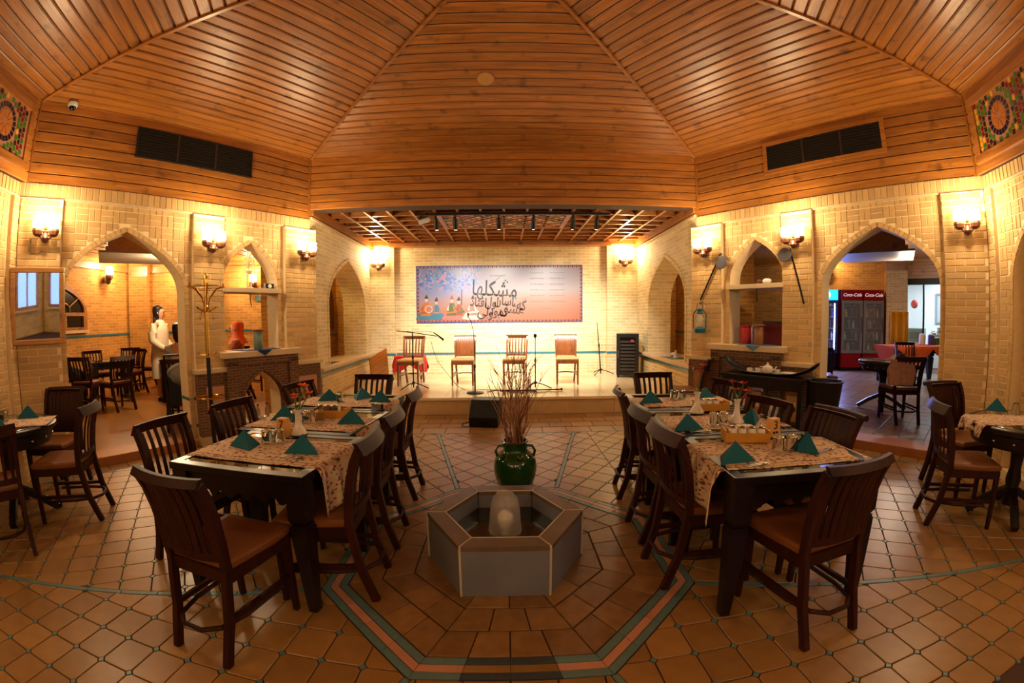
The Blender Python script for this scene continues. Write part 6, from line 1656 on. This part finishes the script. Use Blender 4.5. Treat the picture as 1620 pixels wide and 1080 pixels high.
# little things on the stage ledges
for s, y, lb in ((-1,7.0,'white bud vase with red sprig on the ledge of the stage arch'), (1,7.3,'white crockery on the ledge above the rack cable')):
    x = s*3.02
    t = thing('ledge_setting', lb, 'vase' if s < 0 else 'crockery', (x,y,.772))
    MB().box(-.18,.14,-.25,.25,0,.004).build('mat', BLUE_L, t)
    MB().lathe([(.05,.004),(.045,.02),(.018,.07),(.02,.13)], 16).build('vase', PORC, t, smooth=True)
    if s < 0: MB().ball((0,0,.22), .06, 10, 8).build('sprig', mat('dull_red_sprig',(.55,.22,.12),.7,var=.5,scale=20), t)
    else: MB().ball((.02,.12,.05), .06, 14, 8, 1.2, 1, .7).build('dish', PORC, t, smooth=True)

# ================================================================ FRIDGE ROOM
CRED = mat('fridge_red', (.60,.05,.09), .3); WLET = mat('white_letters', (.92,.88,.88), .4, emit=((.9,.85,.85),.4)); GRY = mat('grey_door', (.52,.52,.54), .35)
def fridge(label, loc, rz, kind):
    t = thing('drinks_fridge', label, 'fridge', loc, rz, 'drinks fridges')
    w, d, h = .58, .6, 2.12
    body = CRED if kind == 'red' else mat('fridge_blue',(.06,.09,.25),.3)
    for x in (-w/2, w/2-.03): MB().box(x,x+.03,0,d,.08,h).build('side', body, t)
    MB().box(-w/2,w/2,d-.03,d,.08,h).build('back', body, t); MB().box(-w/2,w/2,0,d,.08,.45).build('base', body, t); MB().box(-w/2,w/2,0,d,h-.05,h).build('roof', body, t)
    MB().box(-w/2+.02,w/2-.02,.02,d-.02,0,.08).build('plinth', BLACK, t)
    hd = MB().box(-w/2,w/2,-.02,.03,h-.27,h).build('header', body if kind == 'red' else mat('cyan_sign',(.1,.6,.85),.4,emit=((.1,.6,.9),1.6)), t)
    if kind == 'red': text_obj('Coca-Cola', .12, WLET, hd, Matrix.Translation((0,-.023,h-.135)) @ FX, 'lettering', shear=.35)
    else:
        MB().ball((0,-.02,h-.135), .09, 14, 8, 1, .2, 1).build('emblem', mat('white_glow',(.8,1,.9),.4,emit=((.7,1,.85),2.5)), hd)
    dr = MB().holed([(-w/2,.46),(w/2,.46),(w/2,h-.28),(-w/2,h-.28)], [[(-w/2+.07,.55),(w/2-.07,.55),(w/2-.07,h-.36),(-w/2+.07,h-.36)]], -.03, 0).build('door', GRY if kind == 'red' else mat('blue_door',(.2,.28,.6),.3), t)
    MB().box(-w/2+.07,w/2-.07,-.018,-.012,.55,h-.36).build('pane', mat('fridge_glass',(.75,.8,.85),.04,alpha=.15), dr)
    MB().box(w/2-.05,w/2-.03,-.06,-.03,1.0,1.4).build('handle', CHROME, dr)
    inner = mat('fridge_inside', (.30,.29,.27), .6) if kind == 'red' else mat('fridge_inside_blue', (.35,.45,.85), .5)
    MB().box(-w/2+.03,w/2-.03,d-.05,d-.03,.45,h-.05).build('liner', inner, t)
    for k in range(5):
        z = .50+k*.30; MB().box(-w/2+.03,w/2-.03,.08,d-.05,z,z+.012).build('shelf', GRY, t)
    if kind == 'blue':
        MB().box(w/2-.10,w/2-.065,-.01,.0,.55,h-.36).build('light_tube', mat('blue_tube',(.7,.8,1),.3,emit=((.45,.55,1),14)), t)
    return t
FRD = Vector((9.93-8.83, 9.5-9.85)); rzf = math.atan2(FRD.y, FRD.x)
frs = [fridge('red drinks fridge next to the glowing blue one', (9.06,9.74,.1), rzf, 'red'), fridge('red drinks fridge beside the yellow curtain', (9.64,9.555,.1), rzf, 'red'), fridge('blue-lit drinks fridge half behind the archway jamb', (8.47,10.02,.1), rzf, 'blue')]
MB().box(-.08,.0,-.002,0,.0,.10).build('sticker', WLET, frs[1]).location = (.12,-.002,.22)
cans = [mat('drink_%d' % i, c, .35) for i, c in enumerate(((.55,.06,.06),(.12,.2,.5),(.7,.55,.12),(.8,.8,.8),(.12,.35,.15)))]
lbls = ['red', 'blue', 'yellow', 'white', 'green']
proto = None
for fi, fr_ in enumerate(frs):
    place = ('the inner red fridge', 'the curtain-side red fridge', 'the blue-lit fridge')[fi]
    M_ = Matrix.Translation(fr_.location) @ Matrix.Rotation(rzf,4,'Z')
    for k in range(5):
        for i in range(6):
            ci = (i+k*2+fi) % 5 if fi < 2 else (1 if (i+k) % 3 else 3)
            if (i*7+k*3+fi) % 6 == 0: continue
            if proto is None:
                proto = thing('drink_bottle', 'x', 'bottle')
                MB().lathe([(.028,0),(.03,.01),(.03,.12),(.012,.17),(.012,.19)], 10).build('bottle', cans[0], proto, smooth=True); MB().lathe([(.014,.19),(.014,.205)], 8).build('cap', WHITE, proto)
                o = proto
            else: o = dup(proto, (0,0,0), 0)
            o.matrix_world = M_ @ Matrix.Translation((-.20+i*.08,.16+.1*((i+k) % 2),.512+k*.30))
            if o is not proto or True:
                ch = [c for c in o.children if c.name.startswith('bottle')][0]
                if ch.data.users > 1 or o is not proto:
                    key = 'bottle_mesh_%d' % ci
                    if key not in bpy.data.meshes:
                        me = ch.data.copy(); me.name = key; me.materials.clear(); me.materials.append(cans[ci])
                    ch.data = bpy.data.meshes[key]
            tag(o, '%s drink bottle %s from the door handle, %s shelf of %s' % (lbls[ci], ('sixth','fifth','fourth','third','second','first')[i], ('lowest','second','middle','fourth','top')[k], place), 'bottle', 'drinks on the %s shelf of %s' % (('lowest','second','middle','fourth','top')[k], place))
bl = frs[2].location
lamp('fridge_glow', 'AREA', (8.36,9.86,1.2), 50, (.25,.32,1), (.3,1.4), rot=(R(-90),0,rzf))
# yellow curtain on a chair back, orange table
t = tag(MB().add([(x_*.045, .02*math.sin(x_*1.7), z) for z in (0,.4,.9) for x_ in range(-5,6)], [(j*11+i, j*11+i+1, (j+1)*11+i+1, (j+1)*11+i) for j in range(2) for i in range(10)]).build('yellow_curtain', mat('gold_satin',(.80,.52,.06),.35), smooth=True), 'shiny yellow cloth hanging against the kitchen column', 'curtain')
t.location = (9.85,8.85,.75); t.rotation_euler = (0,0,R(-44)); t.modifiers.new('t','SOLIDIFY').thickness = .01
ot = dup(tb, (9.0,7.55,.1), R(-8), 'dark table under the orange tablecloth in the fridge room', 'x'); del ot['group']
ot.scale = (1.9,1.1,1.05)
ORG = mat('orange_cloth', (.82,.34,.07), .8, var=.12)
w_, d_ = .86, .42
t = MB().add([(-w_,-d_,0),(w_,-d_,0),(w_,d_,0),(-w_,d_,0),(-w_*1.01,-d_*1.02,-.06),(-w_*.4,-d_*1.05,-.46),(w_*.1,-d_*1.02,-.06),(w_*.55,-d_*1.05,-.40),(w_*1.01,-d_*1.02,-.06),(-w_*1.02,d_*.2,-.40),(-w_*1.01,d_,-.06)], [(0,1,2,3),(0,4,5,6,7,8,1),(0,3,10,9,4)]).build('orange_tablecloth', ORG)
t.modifiers.new('t','SOLIDIFY').thickness = .006; t.location = (9.0,7.55,.905); t.rotation_euler = (0,0,R(-8)); tag(t, 'orange cloth hanging in points over the fridge-room table', 'tablecloth')
for x, y, m_, h_, lb in ((9.35,7.7,SHAK,.24,'pale canister on the orange tablecloth'), (9.55,7.6,mat('purple_can',(.3,.25,.45),.4),.24,'purple canister on the orange tablecloth'), (9.75,7.6,MATS['green_pane'],.16,'green bottle on the orange tablecloth')):
    t = thing('canister', lb, 'canister', (x,y,.91)); MB().lathe([(.07,0),(.075,.02),(.075,h_*.85),(.06,h_*.9)], 16).build('body', m_, t, smooth=True); MB().lathe([(.065,h_*.9),(.065,h_),(.02,h_*1.03)], 14).build('lid', WHITE, t, smooth=True)
t = thing('draped_coat', 'pink and cream patterned bag hanging on the archway chair', 'bag', (5.28,4.93,.1), R(-20))
MB().prism([(-.17,.52),(.17,.52),(.2,.70),(.14,.86),(-.14,.86),(-.2,.72)], -.44, -.36).build('body', mat('patterned_bag',(.74,.55,.46),.7,var=.5,scale=18), t, bevel=.02); MB().tube([(-.1,-.40,.86),(-.05,-.38,.93),(.05,-.38,.93),(.1,-.40,.86)], .01, 6).build('strap', mat('bag_strap',(.5,.3,.25),.6), t)
# ================================================================ PEOPLE IN THE SIDE ROOM
SKIN = mat('skin', (.72,.50,.38), .5); HAIR = mat('dark_hair', (.10,.06,.04), .5, var=.3, scale=30)
def skin_mesh(name, V_, E_, m, parent, root=0, sub=2):
    me = bpy.data.meshes.new(name); me.from_pydata([v[0] for v in V_], E_, [])
    o = bpy.data.objects.new(name, me); COL.objects.link(o); o.parent = parent
    o.modifiers.new('skin', 'SKIN')
    for i, v in enumerate(V_):
        d = me.skin_vertices[0].data[i]; r = v[1]; d.radius = r if isinstance(r, tuple) else (r, r); d.use_root = i == root
    s = o.modifiers.new('sub', 'SUBSURF'); s.levels = sub; s.render_levels = sub
    me.materials.append(m); return o
def chain(V_, E_, pts, start=None):
    p = start
    for q in pts:
        V_.append(q); i = len(V_)-1
        if p is not None: E_.append((p, i))
        p = i
    return p
def hand(V_, E_, wrist, at, d, up):
    """palm and five fingers in direction d from the wrist vertex"""
    d = Vector(d).normalized(); up = Vector(up).normalized(); s = d.cross(up).normalized(); at = Vector(at)
    palm = chain(V_, E_, [(tuple(at+d*.05), (.024,.014))], wrist)
    for k, L_ in zip((-1.5,-.5,.5,1.5), (.052,.066,.068,.056)):
        b = at+d*.09+s*k*.016
        chain(V_, E_, [(tuple(b), .0085), (tuple(b+d*L_*.55-up*.006), .008), (tuple(b+d*L_-up*.022), .006)], palm)
    b = at+d*.03-s*.034
    chain(V_, E_, [(tuple(b), .010), (tuple(b+d*.03-s*.014), .0085), (tuple(b+d*.055-s*.016), .007)], palm)
def head_parts(t, c, f, hair_m, scarf=None):
    """face features and hair or scarf on a head centred at c and looking along f (horizontal angle)"""
    fx, fy = math.sin(f), math.cos(f); sx, sy = fy, -fx
    P = lambda a, b, h: (c[0]+fx*a+sx*b, c[1]+fy*a+sy*b, c[2]+h)
    for b in (-.032,.032): MB().ball(P(.088,b,.01), .010, 8, 6).build('eye', mat('eye_dark',(.05,.03,.02),.2), t)
    MB().ball(P(.103,0,-.018), .014, 8, 6, .8, .8, 1.5).build('nose', SKIN, t, smooth=True)
    MB().ball(P(.090,0,-.060), .020, 8, 6, 1, 1, .35).build('mouth', mat('lips',(.55,.25,.22),.5), t)
    for b in (-.088,.088): MB().ball(P(-.005,b,-.01), .020, 8, 6, .7, .5, 1.3).build('ear', SKIN, t, smooth=True)
    if scarf:
        MB().lathe([(.17,-.26),(.13,-.19),(.098,-.13),(.098,-.02),(.105,.05),(.095,.10),(.055,.128),(.01,.133)], 18, P(-.046,0,0)).build('headscarf', scarf, t, smooth=True)
    else:
        MB().lathe([(.06,-.15),(.082,-.10),(.092,-.02),(.098,.05),(.088,.10),(.05,.125),(.01,.13)], 16, P(-.048,0,.004)).build('hair', hair_m, t, smooth=True)
# --- standing woman in a long white coat
w = thing('person', 'woman standing in a long white coat with dark hair, in the archway room', 'person', (-6.28,6.90,.1), R(-75))
V_, E_ = [], []
pel = chain(V_, E_, [((0,0,.90),(.14,.10))])
ch_ = chain(V_, E_, [((0,-.01,1.08),(.125,.09)), ((0,-.01,1.26),(.145,.10)), ((0,0,1.38),(.10,.08))], pel)
nk = chain(V_, E_, [((0,.005,1.46),.050), ((0,.02,1.54),.075), ((0,.025,1.62),.085), ((0,.015,1.68),.06)], ch_)
for s in (-1, 1):
    el = chain(V_, E_, [((s*.17,0,1.36),.055), ((s*.215,-.02,1.12),.042), ((s*.17,.12,.95),.033), ((s*.10,.20,.93),.026)], ch_)
    hand(V_, E_, el, (s*.10,.20,.93), (-s*.5,.75,-.2), (0,0,1))
    kn = chain(V_, E_, [((s*.085,0,.82),.085), ((s*.09,.02,.48),.055), ((s*.085,-.02,.26),.050), ((s*.085,-.02,.08),.036), ((s*.09,.09,.035),(.04,.03)), ((s*.09,.15,.03),(.036,.02))], pel)
skin_mesh('body', V_, E_, SKIN, w)
COAT = mat('white_coat', (.82,.76,.66), .8, var=.12, scale=6)
cv = MB(); n = 22; rings = [(.42,.225,.17),(.60,.215,.165),(.80,.20,.155),(.95,.185,.145),(1.10,.175,.135),(1.25,.19,.135),(1.36,.18,.115),(1.43,.10,.08),(1.47,.065,.065)]
for z, rx, ry in rings: cv.v += [(rx*math.cos(2*math.pi*i/n)*(1+.03*math.sin(6*math.pi*i/n*3)*(z < 1)), ry*math.sin(2*math.pi*i/n)+.005, z) for i in range(n)]
for j in range(len(rings)-1): cv.f += [(j*n+i, j*n+(i+1) % n, (j+1)*n+(i+1) % n, (j+1)*n+i) for i in range(n)]
cv.build('coat', COAT, w, smooth=True)
for s in (-1, 1):
    MB().tube([(s*.16,0,1.38),(s*.225,-.02,1.24),(s*.235,-.025,1.10),(s*.20,.09,.99),(s*.15,.16,.945)], [.075,.078,.070,.060,.055], 12).build('sleeve', COAT, w, smooth=True)
    MB().sweep([(s*.088,-.05,.03),(s*.09,.05,.03),(s*.09,.17,.02)], [(-.045,-.03),(.045,-.03),(.04,.035),(-.04,.035)]).build('shoe', BLACK, w, bevel=.012)
head_parts(w, (0,.02,1.60), 0, HAIR)
MB().lathe([(.05,-.30),(.085,-.22),(.09,-.10),(.06,-.02)], 12, (0,-.06,1.60), sy=.6).build('hair_length', HAIR, w, smooth=True)
bg = thing('handbag', 'brown handbag held by the woman in white', 'bag', (0,0,0)); bg.matrix_world = Matrix.Translation((-6.28,6.90,.1)) @ Matrix.Rotation(R(-75),4,'Z') @ Matrix.Translation((-.02,.27,.72))
BAGM = mat('brown_leather_bag', (.42,.24,.12), .45, var=.2)
MB().box(-.15,.15,-.05,.05,0,.21).build('body', BAGM, bg, bevel=.02); MB().box(-.152,.152,-.054,.03,.12,.215).build('flap', BAGM, bg, bevel=.012); MB().tube([(-.10,0,.2),(-.07,0,.27),(.07,0,.27),(.10,0,.2)], .009, 6).build('strap', BAGM, bg)
def seated(loc, rz, label, top, legs, scarf=None, zoff=0):
    p = thing('person', label, 'person', loc, rz, 'seated guests in the archway room')
    V_, E_ = [], []
    pel = chain(V_, E_, [((0,-.06,.60),(.15,.11))])
    c_ = chain(V_, E_, [((0,-.08,.78),(.13,.095)), ((0,-.08,.95),(.15,.10)), ((0,-.06,1.07),(.10,.08))], pel)
    chain(V_, E_, [((0,-.05,1.14),.05), ((0,-.03,1.22),.075), ((0,-.025,1.30),.085), ((0,-.035,1.36),.06)], c_)
    for s in (-1, 1):
        e = chain(V_, E_, [((s*.17,-.07,1.04),.055), ((s*.22,.02,.83),.042), ((s*.16,.24,.81),.033), ((s*.12,.32,.82),.026)], c_)
        hand(V_, E_, e, (s*.12,.32,.82), (-s*.3,.9,-.05), (0,0,1))
        chain(V_, E_, [((s*.10,.08,.58),.085), ((s*.11,.36,.55),.062), ((s*.11,.36,.30),.05), ((s*.11,.34,.09),.036), ((s*.11,.43,.04),(.04,.03)), ((s*.11,.49,.035),(.036,.02))], pel)
    skin_mesh('body', V_, E_, SKIN, p)
    G, H_ = [], []
    pg = chain(G, H_, [((0,-.06,.58),(.165,.13))]); cg = chain(G, H_, [((0,-.08,.78),(.15,.115)), ((0,-.08,.95),(.17,.12)), ((0,-.06,1.06),(.12,.095)), ((0,-.055,1.11),.065)], pg)
    for s in (-1, 1): chain(G, H_, [((s*.17,-.07,1.04),.07), ((s*.22,.02,.83),.057), ((s*.17,.20,.81),.048)], cg-1)
    skin_mesh('shirt', G, H_, top, p)
    G, H_ = [], []
    pg = chain(G, H_, [((0,-.05,.58),(.17,.13))])
    for s in (-1, 1): chain(G, H_, [((s*.10,.08,.58),.10), ((s*.11,.36,.55),.075), ((s*.11,.36,.30),.064), ((s*.11,.34,.12),.055)], pg)
    skin_mesh('trousers', G, H_, legs, p)
    for s in (-1, 1): MB().sweep([(s*.11,.30,.03),(s*.11,.40,.03),(s*.11,.51,.02)], [(-.045,-.03),(.045,-.03),(.04,.035),(-.04,.035)]).build('shoe', BLACK, p, bevel=.012)
    head_parts(p, (0,-.03,1.28), 0, HAIR, scarf)
    return p
DARKC = mat('dark_trousers', (.05,.05,.08), .8)
seated((-4.72,5.62,.1), R(20), 'seated guest in a pale patterned shirt seen from behind beside the archway pier', mat('pale_patterned_shirt',(.66,.64,.60),.8,var=.45,scale=25), DARKC)
seated((-4.75,7.0,.1), R(112), 'seated guest in an orange red headscarf seen through the niche', mat('red_dress',(.52,.24,.16),.8,var=.6,scale=18), DARKC, scarf=mat('orange_red_scarf',(.72,.29,.08),.7,var=.2))
seated((-8.1,6.1,.1), R(-60), 'seated guest in a light top at the window end of the archway room', mat('light_top',(.70,.60,.46),.8), DARKC)
seated((-6.85,8.2,.1), R(170), 'seated guest in black behind the woman in white', mat('black_top',(.04,.04,.05),.7), DARKC, scarf=mat('black_scarf',(.03,.03,.04),.7))
chair('slat', -4.75,6.98,112, 'dark slat-back chair under the guest in the orange red headscarf', z=.1, group=gB)
chair('slat', -8.1,6.08,-60, 'dark slat-back chair under the guest in the light top', z=.1, group=gB)
chair('slat', -6.85,8.2,170, 'dark slat-back chair under the guest in black', z=.1, group=gB)
# baby carriage style cart next to the pier
t = thing('pushchair', 'grey folding pushchair parked by the archway pier', 'pushchair', (-4.30,5.16,.1), R(35))
PG = mat('grey_canvas', (.45,.43,.40), .8); 
MB().prism([(-.2,.32),(.2,.32),(.26,.5),(-.02,.82),(-.22,.70)], -.2, .2, 'yz').build('seat_shell', DARKC, t, bevel=.02)
MB().ball((0,-.06,.72), .24, 14, 8, 1, 1, .7).build('hood', PG, t, smooth=True)
for x in (-.22,.22):
    MB().tube([(x,.28,.12),(x,-.1,.55),(x,-.35,1.0)], .012, 6).build('frame_tube', METAL_D, t); MB().tube([(x,-.28,.12),(x,.05,.45)], .012, 6).build('frame_tube', METAL_D, t)
    for y in (-.28,.28): MB().lathe([(.09,-.015),(.11,-.01),(.11,.01),(.09,.015)], 18).build('wheel', BLACK, t, smooth=True).matrix_local = Matrix.Translation((x*1.08,y,.11)) @ Matrix.Rotation(R(90),4,'Y')
MB().tube([(-.22,-.35,1.0),(.22,-.35,1.0)], .014, 8).build('handle', BLACK, t)
# napkins and plates on the side-room tables
for x, y, lb in ((-7.1,6.75,'blue folded napkin on the window table of the archway room'), (-5.75,6.9,'teal folded napkin on the table behind the woman')): napkin(x, y, 30, lb, z=.862, s=1.1)
